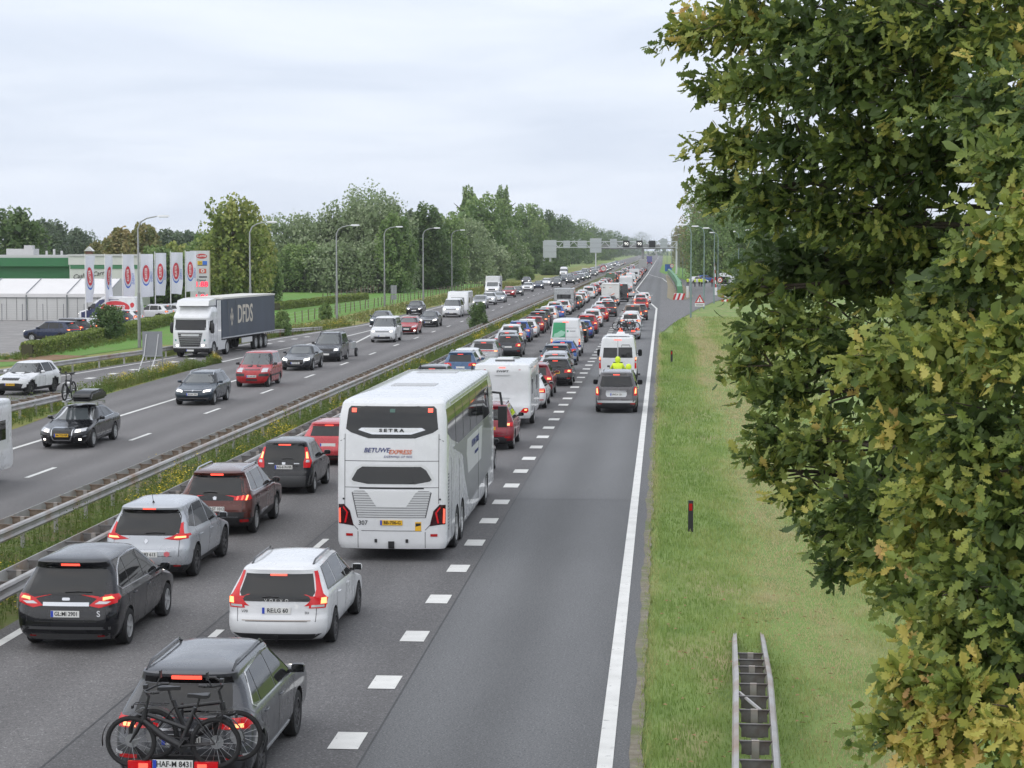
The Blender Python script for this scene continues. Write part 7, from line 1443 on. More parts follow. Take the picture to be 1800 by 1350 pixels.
for i in range(N+1):
    m = MB(); m.box((-i*bay, -.10, 1.3), (.13, .10, 2.6)); m.tube([(-i*bay, -.06, 2.75), (-i*bay, 5, 4.19)], .05, 5); m.build('post', M_GREYP, t)
    if i < N: m = MB(); m.box((-i*bay-bay/2, .0, 1.25), (bay-.14, .03, 2.5)); o = m.build('wall_panel', M_TENTW, t); m = MB(); [m.box((-i*bay-bay*k/4, -.03, 1.2), (.03, .02, 2.3)) for k in (1, 2, 3)]; m.build('panel_seam', M_SEAM, o)
m = MB(); m.box((-N*bay/2, -.08, 2.28), (N*bay, .05, .05)); m.build('rail', M_GREYP, t)
t = thing('mesh_fence', 'grey wire mesh fence in front of the white tent', 'fence', (-57.6, 197, 0)); wm = MB()
for i in range(14): m = MB(); m.tube([(-i*2.1, 0, 0), (-i*2.1, 0, 1.75)], .04, 5); m.build('post', M_GREYP, t)
for k in range(7): wm.tube([(0, 0, .3+.22*k), (-13*2.1, 0, .3+.22*k)], .008, 3)
wm.build('wire', M_POLE, t)
M_FLAG = mat('flag_cloth', (.66, .67, .74), .7, transl=.25); M_FRED = mat('flag_red', (.50, .04, .06), .7); M_FBLUE = mat('flag_blue', (.06, .14, .50), .7)
FW = ['leftmost KUSTER flag on its white pole', 'second KUSTER flag from the left, turned edge-on', 'third KUSTER flag from the left, over the lettered van', 'fourth KUSTER flag, just right of the first lamp post', 'fifth KUSTER flag from the left', 'sixth KUSTER flag from the left', 'rightmost KUSTER flag, against the price sign']
for i, (px, y, ang, top) in enumerate([(135, 189, 1.05, 6.6), (171, 193, 1.22, 6.6), (203, 197.4, .55, 6.65), (235, 205, .25, 6.7), (262, 211, .45, 6.8), (290, 217, .30, 6.85), (317, 222, .15, 6.95)]):
    x = (px-1166)*y/3536; t = thing('flag_pole', FW[i], 'flag', (x, y, 0), 0, 'flags of the filling station')
    m = MB(); m.tube([(0, 0, 0), (0, 0, top+.15)], [.06, .04], 8); m.build('pole', M_SWHITE, t)
    ph = i*1.7; Hf, Wf = 4.5, 1.15+.12*(i % 2)
    def wv(u, v, off=0.0, ph=ph, ang=ang, top=top, Hf=Hf, Wf=Wf):    # u across 0..1, v down 0..1
        w = .16*u*math.sin(2.6*u*2+3.2*v+ph)+.10*u*math.sin(7*v+ph*2)
        sh = 1-.30*max(0, v-.72)*u*(1+math.sin(ph)); lx = .07+u*Wf*sh; ly = w
        c, s = math.cos(ang), math.sin(ang)
        return (lx*c-(ly-off)*s, lx*s+(ly-off)*c, top-v*Hf+.12*u*math.sin(ph+v*3)*v)
    def sheet(us, vs, off):
        mb = MB(); V_ = [wv(u, v, off) for v in vs for u in us]; nu = len(us); mb.add(V_, [(r*nu+c, r*nu+c+1, (r+1)*nu+c+1, (r+1)*nu+c) for r in range(len(vs)-1) for c in range(nu-1)]); return mb
    f = sheet([k/10 for k in range(11)], [k/24 for k in range(25)], 0).build('flag_cloth', M_FLAG, t, 60)
    def oval(cu, cv, ru, rv, off, nm, mt, lo=0, hi=24):
        mb = MB(); pts = []
        rings = 5
        for r_ in range(rings):
            for k in range(24): a = 2*PI*k/24; pts.append(wv(cu+ru*(r_+.2)/(rings-.8)*math.cos(a), cv+rv*(r_+.2)/(rings-.8)*math.sin(a), off))
        F_ = [(r_*24+k, r_*24+(k+1) % 24, (r_+1)*24+(k+1) % 24, (r_+1)*24+k) for r_ in range(rings-1) for k in range(24)] + [tuple(range(24))]
        mb.add(pts, F_); return mb.build(nm, mt, f)
    oval(.42, .50, .34, .24, .012, 'logo_arc', M_FBLUE); oval(.42, .46, .34, .24, .018, 'logo_rim', M_FLAG); oval(.42, .45, .27, .20, .024, 'logo_oval', M_FRED)
    for tx, cu, cv, sz, mt in (('KUSTER', .42, .45, .34, M_SWHITE), ('ENERGY', .86, .52, .30, M_FBLUE)):
        tm = text_mesh(tx, sz, mt, bold=.006 if mt is M_SWHITE else 0, sx=1.0, extrude=0).copy()
        for vv in tm.vertices: a, b = vv.co.x, vv.co.y; vv.co = wv(cu-b/Wf, cv-a/Hf, .032)
        obj('lettering', tm, f)
t = thing('price_sign', 'tall white fuel price sign with red digits behind the lorry', 'sign', (-52.7, 226, 0), R(6)); m = MB(); m.box((.1, 0, 3.5), (2.15, .35, 7.05)); m.build('panel', mat('totem_white', (.54, .54, .56), .5), t); m = MB(); m.box((1.22, 0, 3.5), (.10, .38, 7.1)); m.build('edge_frame', mat('totem_edge', (.45, .40, .32), .5), t)
yq = -.185
m = MB(); m.lathe([(.0001, 0), (1, 0)], 28, 0, 'Y'); el = m.mesh('logo', M_SRED); o = obj('logo', el, t, (.35, yq-.01, 6.4), None, (.62, 1, .28)); obj('lettering', text_mesh('KUSTER', .30, M_SWHITE, bold=.006), t, (.35, yq-.03, 6.4), ROT_R)
for c, x, z, w, h in ((mat('sg_yellow', (.70, .48, .03), .5), .15, 5.65, .55, .42), (mat('sg_blue', (.04, .15, .55), .5), .70, 5.65, .52, .42), (M_INK, .42, 5.38, 1.05, .08), (mat('sg_orange', (.55, .12, .08), .5), .45, 4.72, .80, .52), (M_INK, .48, 4.05, .9, .14)): m = MB(); m.box((x, yq, z), (w, .02, h)); m.build('service_panel', c, t)
obj('lettering', text_mesh('24', .36, M_INK), t, (.15, yq-.03, 5.65), ROT_R); obj('lettering', text_mesh('O', .5, M_SWHITE, bold=.02), t, (.45, yq-.03, 4.72), ROT_R)
for tx, z, sz, mt in (('Diesel', 3.68, .36, M_INK), ('1.88', 3.2, .80, mat('led_red', (.8, .03, .06), .4, emit=(1, .03, .08), estr=.9)), ('Euro', 2.25, .36, M_INK), ('1.86', 1.72, .86, mat('led_red', (.8, .03, .06), .4))): obj('price_digits' if mt.name == 'led_red' else 'lettering', text_mesh(tx, sz, mt, bold=.02 if sz > .5 else 0, sx=1.1), t, (.30, yq-.03, z), ROT_R)
# field fence, hut
t = thing('field_fence', 'weathered post and wire fence along the pasture', 'fence', (0, 0, 0), 0, 'field fences'); pm = MB(); pm.tube([(0, 0, 0), (.02, 0, 1.1)], [.06, .055], 6); pm = pm.mesh('post', mat('old_wood', (.16, .12, .09), .9)); yy = 166; rr_ = random.Random(5)
while yy < 415: x = -35.6+.5*math.sin(yy*.02)+(yy-166)*.001; obj('post', pm, t, (x+rr_.uniform(-.1, .1), yy, 0), (rr_.uniform(-.08, .08), rr_.uniform(-.08, .08), 0)); yy += 3.6
m = MB(); [m.tube([(-35.6+.5*math.sin(q*.02)+(q-166)*.001, q, z) for q in range(166, 416, 10)], .008, 3) for z in (.4, .7, 1.0)]; m.build('wire', M_POLE, t)
t = thing('field_fence', 'second post fence crossing the pasture towards the hut', 'fence', (0, 0, 0), 0, 'field fences')
for k in range(34): obj('post', pm, t, (-44.5-.16*k+rr_.uniform(-.2, .2), 262+4.2*k, 0), (rr_.uniform(-.1, .1), rr_.uniform(-.1, .1), 0), (1.2, 1.2, 1.25))
m = MB(); [m.tube([(-44.5, 262, z), (-49.8, 400, z)], .015, 3) for z in (.5, 1.0)]; m.build('wire', M_POLE, t)
t = thing('garden_hut', 'small dark hut with a pointed roof below the trees', 'hut', (-52, 425, 0)); m = MB(); m.box((0, 0, 1.1), (2.6, 2.6, 2.2)); m.build('wall', mat('old_wood', (.16, .12, .09), .9), t); m = MB(); m.lathe([(2.3, 2.1), (.25, 3.8), (.0001, 4.0)], 8, 0, 'Z'); m.build('roof', mat('slate', (.07, .07, .08), .7), t)
# ------------------------------------------------------------------ vegetation
def leaf_mat(name, cols, transl=.3, rough=.55, tint='tint'):
    """leaf colour picked per leaf from a ramp by the leaf's own 'tint' value"""
    m = bpy.data.materials.new(name); m.use_nodes = True; n, l = m.node_tree.nodes, m.node_tree.links; b = n['Principled BSDF']
    at = n.new('ShaderNodeAttribute'); at.attribute_name = tint; oi = n.new('ShaderNodeObjectInfo')
    ad = n.new('ShaderNodeMath'); ad.operation = 'MULTIPLY_ADD'; l.new(oi.outputs['Random'], ad.inputs[0]); ad.inputs[1].default_value = .16; l.new(at.outputs['Fac'], ad.inputs[2])
    rp = n.new('ShaderNodeValToRGB'); l.new(ad.outputs[0], rp.inputs['Fac']); e = rp.color_ramp.elements
    e[0].position = 0; e[0].color = (*cols[0], 1); e[1].position = 1; e[1].color = (*cols[-1], 1)
    for i, c in enumerate(cols[1:-1]): k = e.new((i+1)/(len(cols)-1)); k.color = (*c, 1)
    l.new(rp.outputs[0], b.inputs['Base Color']); b.inputs['Roughness'].default_value = rough; b.inputs['Specular IOR Level'].default_value = .35
    tr = n.new('ShaderNodeBsdfTranslucent'); l.new(rp.outputs[0], tr.inputs[0]); mx = n.new('ShaderNodeMixShader'); mx.inputs[0].default_value = transl
    l.new(b.outputs[0], mx.inputs[1]); l.new(tr.outputs[0], mx.inputs[2]); l.new(mx.outputs[0], n['Material Output'].inputs['Surface'])
    return m
L_DARK = leaf_mat('leaf_dark_green', [(0.069, 0.123, 0.041), (0.100, 0.168, 0.058), (0.136, 0.211, 0.075), (0.195, 0.263, 0.108)])
L_WILL = leaf_mat('leaf_willow', [(0.151, 0.212, 0.097), (0.211, 0.279, 0.136), (0.271, 0.339, 0.183), (0.360, 0.414, 0.252)])
L_MID = leaf_mat('leaf_mid_green', [(0.100, 0.174, 0.051), (0.152, 0.240, 0.077), (0.211, 0.306, 0.102), (0.284, 0.366, 0.142)])
L_AUT = leaf_mat('leaf_autumn', [(0.124, 0.157, 0.060), (0.194, 0.210, 0.081), (0.280, 0.263, 0.102), (0.382, 0.302, 0.140)])
L_YEL = leaf_mat('leaf_yellow_green', [(0.115, 0.172, 0.046), (0.177, 0.235, 0.062), (0.264, 0.322, 0.080), (0.375, 0.387, 0.122)])
L_BLUE = leaf_mat('leaf_far_hazed', [(0.094, 0.135, 0.094), (0.124, 0.173, 0.110), (0.155, 0.210, 0.127), (0.200, 0.241, 0.158)])  # bluer, greyer ramp: distance haze painted into the leaf colour
M_BARK = mix_mat('bark', [(.10, .08, .06), (.06, .05, .04), (.15, .13, .10)], [(3., 8.), (.5, .6), (.1, .1)], bump=.8, bscale=14, stretch=(1, 1, .25))

def quads_from(C, U, W, tint):
    """diamond leaves: centres C, long axis U, side axis W (already scaled)"""
    n = len(C); V_ = np.empty((n, 4, 3), np.float32); V_[:, 0] = C-U; V_[:, 1] = C+W-.15*U; V_[:, 2] = C+U; V_[:, 3] = C-W-.15*U
    F_ = np.arange(n*4, dtype=np.int32).reshape(n, 4)
    return V_.reshape(-1, 3), F_, np.repeat(tint, 4)
def rand_dirs(rs, n):
    v = rs.normal(size=(n, 3)); return v/np.linalg.norm(v, axis=1, keepdims=True)
def crown_mesh(seed, shape, leaf=.30, nclump=130, per=55, mat_=None, droop=0.0):
    """crown of unit height 1 (z 0..1) and unit radius, scaled at placing time; shape(z)->radius"""
    rs = np.random.RandomState(seed); C, T = [], []
    for _ in range(nclump):
        z = rs.uniform(0.02, .97); r = shape(z); a = rs.uniform(0, 2*PI); q = r*(1-rs.uniform(0, 1)**1.8*.75)
        c = np.array([q*math.cos(a), q*math.sin(a), z]); s = rs.uniform(.14, .30)*(.5+.6*r); tn = rs.uniform(.15, .75)
        d = rand_dirs(rs, per); rad = rs.uniform(.55, 1.05, per)**.6
        p = c + d*np.stack([rad*s, rad*s, rad*s*.62], 1); p[:, 2] -= droop*rs.uniform(0, 1, per)**2*s
        C.append(p); T.append(np.clip(tn+rs.normal(0, .13, per)+.18*d[:, 2], 0, 1))  # tint rises towards each clump's top, light from above put into the colour
    return np.concatenate(C), np.concatenate(T)
SHAPES = {
 'round': lambda z: max(.2, 1-(abs(z-.42)/.60)**2.4)**.6, 'oval': lambda z: max(.2, 1-(abs(z-.45)/.60)**2)**.6, 'cone': lambda z: max(.06, (1-z**1.7)**.8*(.65+.35*min(1, z*4))),
 'broad': lambda z: max(.12, (1-(2*abs(z-.45))**2.6))**.5 if abs(z-.45) < .5 else .12, 'column': lambda z: .9*math.sin(PI*(z*.92+.05))**.4}
_CR = {}
def crown(kind, seed, m, leaf, R_, H_, nclump, per, droop=0.0):
    key = (kind, seed, m.name, round(R_, 1), round(H_, 1), nclump, per)
    if key in _CR: return _CR[key]
    C, T = crown_mesh(seed, SHAPES[kind], leaf, nclump, per, None, droop); rs = np.random.RandomState(seed+77)
    k_ = 340; zi = rs.uniform(.05, .86, k_); ri = np.array([SHAPES[kind](z) for z in zi])*np.sqrt(rs.uniform(0, .5, k_)); ai = rs.uniform(0, 2*PI, k_); C = np.concatenate([C, np.stack([ri*np.cos(ai), ri*np.sin(ai), zi], 1)]); T = np.concatenate([T, rs.uniform(.05, .3, k_)])  # large inner leaves with low tint: crown's inner shade painted into their colour
    C = C*np.array([R_, R_, H_]); n = len(C); U = rand_dirs(rs, n); W = np.cross(U, rand_dirs(rs, n)); W /= np.linalg.norm(W, axis=1, keepdims=True)
    sz = leaf*rs.uniform(.6, 1.25, (n, 1)); sz[-k_:] *= 2.6; V_, F_, tt = quads_from(C, U*sz*.5, W*sz*.36, T)
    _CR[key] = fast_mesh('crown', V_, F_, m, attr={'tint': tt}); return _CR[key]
_TR = {}
def tree(label, x, y, h, r, kind='round', m=None, seed=1, group='trees on the far side', leaf=.34, n=120, per=52, base=.12, name='tree', droop=0., rz=None):
    m = m or L_MID; t = thing(name, label, 'tree', (x, y, -.05), seed*1.3 if rz is None else rz, group)
    Hc = h*(1-base); rq, hq = max(1.5, round(r/1.5)*1.5), max(3, round(Hc/3)*3); obj('crown', crown(kind, seed % 2, m, leaf, rq, hq, n, per, droop), t, (0, 0, h*base), None, (r/rq, r/rq, Hc/hq))
    k = ('t', seed % 3)
    if k not in _TR:
        rs = random.Random(seed); mb = MB(); mb.tube([(0, 0, 0), (.01, 0, .3), (.02, .01, .6), (0, 0, .9)], [.035, .026, .018, .006], 8)
        for i in range(6):
            a = i*1.05+rs.random(); z = .28+.09*i; mb.tube([(0, 0, z), (.09*math.cos(a), .09*math.sin(a), z+.10), (.20*math.cos(a), .20*math.sin(a), z+.18)], [.014, .009, .003], 5)
        _TR[k] = mb.mesh('trunk', M_BARK, 50)
    obj('trunk', _TR[k], t, None, None, (h*.8, h*.8, h*.92)); return t
def tp(px, Y): return (px-1166)*Y/3536
def ht(py, Y): return 7.2+(438-py)*Y/3536
TL = [  # px centre, top py, distance, half width px, shape, material, label
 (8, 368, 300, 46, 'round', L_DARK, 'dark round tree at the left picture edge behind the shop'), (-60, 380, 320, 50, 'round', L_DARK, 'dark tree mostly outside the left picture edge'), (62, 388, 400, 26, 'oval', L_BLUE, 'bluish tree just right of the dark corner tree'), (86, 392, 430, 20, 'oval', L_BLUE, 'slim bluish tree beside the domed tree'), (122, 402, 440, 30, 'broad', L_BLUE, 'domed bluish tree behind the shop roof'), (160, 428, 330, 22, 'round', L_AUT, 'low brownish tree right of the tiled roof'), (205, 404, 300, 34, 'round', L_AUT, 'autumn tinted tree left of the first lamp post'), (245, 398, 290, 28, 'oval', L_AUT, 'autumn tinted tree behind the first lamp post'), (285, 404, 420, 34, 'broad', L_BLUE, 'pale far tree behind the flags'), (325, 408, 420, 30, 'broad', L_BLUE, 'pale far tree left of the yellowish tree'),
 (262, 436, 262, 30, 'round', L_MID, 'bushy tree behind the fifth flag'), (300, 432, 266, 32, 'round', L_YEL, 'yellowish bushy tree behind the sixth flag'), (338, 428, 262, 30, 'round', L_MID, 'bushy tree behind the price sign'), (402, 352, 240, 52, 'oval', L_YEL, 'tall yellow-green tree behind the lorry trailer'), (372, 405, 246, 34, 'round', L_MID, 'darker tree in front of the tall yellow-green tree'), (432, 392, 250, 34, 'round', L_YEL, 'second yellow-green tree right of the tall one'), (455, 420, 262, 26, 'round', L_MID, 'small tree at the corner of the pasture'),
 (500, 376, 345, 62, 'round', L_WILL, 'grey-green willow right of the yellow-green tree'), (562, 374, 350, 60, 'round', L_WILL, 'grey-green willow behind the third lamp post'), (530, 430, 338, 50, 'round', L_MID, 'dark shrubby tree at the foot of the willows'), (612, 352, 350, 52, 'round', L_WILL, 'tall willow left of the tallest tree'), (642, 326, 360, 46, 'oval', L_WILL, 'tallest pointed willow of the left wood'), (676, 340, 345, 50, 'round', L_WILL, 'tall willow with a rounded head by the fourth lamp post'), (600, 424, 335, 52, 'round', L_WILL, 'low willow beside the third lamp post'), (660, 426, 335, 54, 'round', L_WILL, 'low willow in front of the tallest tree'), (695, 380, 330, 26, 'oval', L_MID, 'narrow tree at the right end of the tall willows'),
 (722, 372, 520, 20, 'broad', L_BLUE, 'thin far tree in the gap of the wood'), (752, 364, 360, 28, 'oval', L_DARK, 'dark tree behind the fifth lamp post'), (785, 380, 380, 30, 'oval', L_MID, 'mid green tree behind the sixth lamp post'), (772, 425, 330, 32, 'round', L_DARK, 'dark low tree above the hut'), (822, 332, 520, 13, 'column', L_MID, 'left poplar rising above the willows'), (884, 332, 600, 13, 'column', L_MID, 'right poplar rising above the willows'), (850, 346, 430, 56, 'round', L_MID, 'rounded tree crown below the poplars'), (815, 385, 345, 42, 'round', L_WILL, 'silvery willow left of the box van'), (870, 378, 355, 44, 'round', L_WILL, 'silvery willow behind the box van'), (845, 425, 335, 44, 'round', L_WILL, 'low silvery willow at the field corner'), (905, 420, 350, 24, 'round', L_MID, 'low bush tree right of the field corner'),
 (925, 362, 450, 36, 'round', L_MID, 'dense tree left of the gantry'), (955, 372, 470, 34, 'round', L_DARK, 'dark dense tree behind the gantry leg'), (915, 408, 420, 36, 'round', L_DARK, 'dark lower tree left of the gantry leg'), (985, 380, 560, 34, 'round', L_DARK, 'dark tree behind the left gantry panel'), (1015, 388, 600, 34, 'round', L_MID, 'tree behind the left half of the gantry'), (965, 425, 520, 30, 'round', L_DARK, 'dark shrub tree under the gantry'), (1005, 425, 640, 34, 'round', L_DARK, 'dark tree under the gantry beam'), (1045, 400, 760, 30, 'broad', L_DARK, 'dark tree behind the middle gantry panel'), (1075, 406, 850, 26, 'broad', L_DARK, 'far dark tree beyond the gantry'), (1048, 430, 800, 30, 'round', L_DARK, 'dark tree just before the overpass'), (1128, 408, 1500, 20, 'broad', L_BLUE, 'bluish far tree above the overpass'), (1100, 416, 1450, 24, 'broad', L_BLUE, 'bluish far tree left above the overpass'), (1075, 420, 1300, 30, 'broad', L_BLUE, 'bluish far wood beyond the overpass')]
for i, (px, py, Y, hw, kd, m_, lb) in enumerate(TL):
    if px > 700: Y = max(Y, (37+min(7, hw*Y/3536*1.2))*3536/(1166-px))
    r = hw*Y/3536*1.25; n = 115 if Y < 460 else 80
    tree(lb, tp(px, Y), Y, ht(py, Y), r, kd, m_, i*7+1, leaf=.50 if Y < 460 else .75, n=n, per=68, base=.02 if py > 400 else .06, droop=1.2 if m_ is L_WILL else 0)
TRR = [(1246, 352, 520, 28, 'round', L_MID, 'pale tree left of the tall one over the turn-off'), (1248, 318, 500, 42, 'round', L_AUT, 'tall brownish green tree against the sky over the turn-off'), (1246, 440, 470, 18, 'round', L_MID, 'low bushy tree behind the parked blue SUV'), (1270, 300, 345, 62, 'oval', L_MID, 'tall pale green tree behind the oak, over the turn-off'), (1330, 330, 360, 60, 'round', L_MID, 'green tree behind the oak right of the police group'), (1256, 395, 480, 30, 'round', L_DARK, 'dark tree behind the police group'), (1255, 388, 440, 36, 'round', L_MID, 'mid green tree behind the white van'), (1290, 400, 410, 40, 'round', L_YEL, 'yellowish tree beside the oak foliage'), (1232, 404, 640, 22, 'round', L_DARK, 'dark tree right of the gantry leg'), (1212, 398, 780, 20, 'round', L_AUT, 'brownish far tree right of the road'), (1194, 400, 980, 13, 'oval', L_AUT, 'farthest brownish tree right of the road'), (1250, 372, 560, 28, 'round', L_AUT, 'brown tinted tree above the lamp heads'), (1262, 430, 398, 26, 'round', L_MID, 'low tree behind the dark trailer'), (1300, 450, 380, 36, 'round', L_MID, 'low tree at the right of the dark trailer'), (1350, 420, 350, 50, 'round', L_DARK, 'dark tree hidden behind the oak'), (1420, 400, 350, 60, 'round', L_DARK, 'another dark tree hidden behind the oak'), (1500, 390, 340, 60, 'round', L_MID, 'green tree behind the oak in the middle'), (1590, 390, 330, 60, 'round', L_MID, 'green tree behind the right part of the oak'), (1690, 380, 330, 65, 'round', L_DARK, 'dark tree behind the right edge of the oak')]
for i, (px, py, Y, hw, kd, m_, lb) in enumerate(TRR):
    if px < 1310: Y = max(Y, 458)
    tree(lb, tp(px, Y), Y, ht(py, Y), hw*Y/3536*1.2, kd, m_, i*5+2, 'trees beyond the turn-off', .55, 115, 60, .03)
# far tree belt closing the horizon
bm_ = MB(); rs_ = random.Random(8); CC, TT = [], []
for k in range(420):
    a = rs_.uniform(-2600, 2400); yy = rs_.uniform(2100, 2500)+abs(a)*.1; hh = rs_.uniform(8, 20); rr_n = np.random.RandomState(k); d = rand_dirs(rr_n, 26); CC.append(np.array([a, yy, hh*.5])+d*np.array([14, 8, hh*.55])); TT.append(np.clip(rr_n.normal(.5, .2, 26), 0, 1))
CC = np.concatenate(CC); TT = np.concatenate(TT); CC[:, 2] = np.maximum(CC[:, 2], .5); rs = np.random.RandomState(4); n = len(CC); U = rand_dirs(rs, n)*3.4; W = np.cross(U, rand_dirs(rs, n)); W = W/np.linalg.norm(W, axis=1, keepdims=True)*2.6
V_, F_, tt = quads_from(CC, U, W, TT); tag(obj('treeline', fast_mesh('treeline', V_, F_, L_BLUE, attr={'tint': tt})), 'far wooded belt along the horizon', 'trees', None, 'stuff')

# hedges and bushes
def hedge(label, pts, h, w, m, leaf=.10, dens=230, group='hedges', name='hedge'):
    rs = np.random.RandomState(len(label)); P_ = []
    for (x0, y0), (x1, y1) in zip(pts[:-1], pts[1:]):
        L_ = math.hypot(x1-x0, y1-y0); k = int(L_*dens); u = rs.uniform(0, 1, k); nx, ny = -(y1-y0)/L_, (x1-x0)/L_
        face = rs.randint(0, 3, k); a = rs.uniform(-1, 1, k); b = rs.uniform(0, 1, k)
        off = np.where(face == 0, a, np.where(face == 1, 1, -1))*w/2+rs.normal(0, .03, k); zz = np.where(face == 0, 1.0, b)*h*(1+.06*np.sin(u*L_*.9))+rs.normal(0, .03, k)
        P_.append(np.stack([x0+(x1-x0)*u+nx*off, y0+(y1-y0)*u+ny*off, zz], 1))
    C = np.concatenate(P_); n = len(C); U = rand_dirs(rs, n); W = np.cross(U, rand_dirs(rs, n)); W /= np.linalg.norm(W, axis=1, keepdims=True); sz = leaf*rs.uniform(.7, 1.3, (n, 1)); V_, F_, tt = quads_from(C, U*sz, W*sz*.6, np.clip(rs.normal(.4, .2, n), 0, 1))
    o = obj(name, None); tag(o, label, 'hedge', group); obj('foliage', fast_mesh('foliage', V_, F_, m, attr={'tint': tt}), o)
    mb = MB()
    for (x0, y0), (x1, y1) in zip(pts[:-1], pts[1:]): mb.box(((x0+x1)/2, (y0+y1)/2, h*.46), (w*.8, math.hypot(x1-x0, y1-y0), h*.9), rz=-math.atan2(x1-x0, y1-y0))
    mb.build('twigs', mat('hedge_core', (.06, .06, .03), .9), o)
hedge('clipped hedge around the filling station parking', [(-42.4, 131.5), (-43.6, 146), (-45.0, 163), (-47.0, 186), (-48.6, 212)], .9, .9, L_YEL)
hedge('clipped hedge at the left picture edge', [(-60, 126), (-49.8, 128)], 1.3, 1.0, L_DARK)
hedge('low clipped hedge crossing the pasture', [(-45.8, 236), (-43, 289)], .85, 1.0, L_YEL)
hedge('dark undergrowth along the wood edge', [(-78, 322), (-66, 334), (-52, 345)], 2.2, 3.0, L_DARK, .24, 80)
def bush(label, x, y, h, r, m, seed, leaf=.16, kind='round', n=90, per=60):
    o = thing('bush', label, 'bush', (x, y, -.02), seed, 'bushes'); obj('foliage', crown(kind, seed, m, leaf, r, h, n, per), o); mb = MB()
    for i in range(5): a = i*1.3+seed; mb.tube([(0, 0, 0), (.25*r*math.cos(a), .25*r*math.sin(a), h*.4), (.5*r*math.cos(a), .5*r*math.sin(a), h*.75)], [.04, .025, .01], 5)
    mb.build('stems', M_BARK, o)
bush('round dark bush in front of the parked cars', -44.0, 157, 2.7, 1.35, L_DARK, 2); bush('small dark bush on the central reservation', -16.2, 176, 2.4, .85, L_DARK, 3, .13, 'oval', 100, 60); bush('small bush at the pasture fence', -34.6, 205, 1.6, .6, L_MID, 4); bush('thin bush behind the lorry trailer', -31.7, 166, 2.0, .7, L_MID, 1, .14); bush('low bush by the gantry foot', -32.2, 470, 3.0, 2.2, L_MID, 2, .3); bush('low bush at the far road edge', -31.5, 560, 3.5, 3.0, L_DARK, 3, .35)

# ------------------------------------------------------------------ weeds and grass
def blades(rs, P_, hgt, wid, lean, tint):
    """one bent blade (two triangles as a quad pair collapsed to a quad) for each root P_"""
    n = len(P_); a = rs.uniform(0, 2*PI, n); d = np.stack([np.cos(a), np.sin(a), np.zeros(n)], 1); s = np.stack([-np.sin(a), np.cos(a), np.zeros(n)], 1)*wid[:, None]
    tip = P_+d*(lean*hgt)[:, None]+np.stack([np.zeros(n), np.zeros(n), hgt], 1); mid = P_+d*(lean*hgt*.3)[:, None]+np.stack([np.zeros(n), np.zeros(n), hgt*.55], 1)
    V_ = np.stack([P_-s, P_+s, mid+s*.8, mid-s*.8, tip], 1).reshape(-1, 3); b = np.arange(n)[:, None]*5
    F_ = np.concatenate([b+np.array([[0, 1, 2]]), b+np.array([[0, 2, 3]]), b+np.array([[3, 2, 4]])]); return V_, F_, np.repeat(tint, 5)
L_GRASS = leaf_mat('grass_blade', [(.15, .24, .06), (.22, .32, .085), (.30, .38, .12), (.42, .41, .18), (.50, .43, .24)], .35, .6)
L_WEED = leaf_mat('weed_leaf', [(.07, .12, .03), (.11, .17, .035), (.16, .21, .05), (.24, .22, .09)], .3, .7)
L_FLOW = leaf_mat('weed_flower', [(.55, .38, .02), (.70, .52, .02), (.78, .62, .04)], .2, .7)
def vnoise(x, y, s, seed):
    rs = np.random.RandomState(seed); g = rs.uniform(0, 1, (64, 64)); fx, fy = (x/s) % 64, (y/s) % 64; i, j = fx.astype(int), fy.astype(int); u, v = fx-i, fy-j; i2, j2 = (i+1) % 64, (j+1) % 64; u = u*u*(3-2*u); v = v*v*(3-2*v)
    return g[i, j]*(1-u)*(1-v)+g[i2, j]*u*(1-v)+g[i, j2]*(1-u)*v+g[i2, j2]*u*v
def grass_zone(x0, x1, y0, y1, dens, hgt, seed, wid):
    rs = np.random.RandomState(seed); n = int((x1-x0)*(y1-y0)*dens); x = rs.uniform(x0, x1, n); y = rs.uniform(y0, y1, n)
    k_ = x > np.interp(y, [168, 191, 210, 242], [-.34, .72, 1.95, 4.1]); x, y = x[k_], y[k_]; n = len(x)
    dry = vnoise(x, y*.35, 1.1, 5)*.55+vnoise(x, y*.5, .35, 6)*.3; strip_ = np.exp(-((x-3.05-.25*np.sin(y*.1))/.8)**2)*1.0*(.45+.8*vnoise(x, y*.4, .7, 15))+.22*(x > 3.6)+np.exp(-((x+.25)/.18)**2)*.35; tint = np.clip(dry*.7+strip_+rs.normal(0, .07, n)-.05, 0, 1)
    tall = vnoise(x, y, .8, 9); h_ = hgt*rs.uniform(.5, 1.3, n)*(.6+.9*tall)*(1-.45*np.clip(strip_*1.6, 0, 1)); edge = np.exp(-((x-(-.2))/.25)**2); h_ *= 1+.6*edge
    return blades(rs, np.stack([x, y, np.full(n, -.045)], 1), h_, np.full(n, wid)*rs.uniform(.7, 1.4, n), rs.uniform(.1, .75, n), tint)
parts = [grass_zone(-.42, 8.5, 24, 46, 360, .085, 1, .006), grass_zone(-.34, 8.0, 46, 75, 190, .10, 2, .009), grass_zone(-.34, 8, 75, 125, 60, .13, 3, .015), grass_zone(-.3, 9, 125, 172, 40, .20, 4, .025), grass_zone(.9, 12, 172, 215, 16, .2, 5, .035)]
V_, F_, T_, o_ = [], [], [], 0
for a, b, c in parts: V_.append(a); F_.append(b+o_); T_.append(c); o_ += len(a)
tag(obj('grass', fast_mesh('grass', np.concatenate(V_), np.concatenate(F_), L_GRASS, attr={'tint': np.concatenate(T_)})), 'mown grass of the right verge with dry strips', 'grass', None, 'stuff')
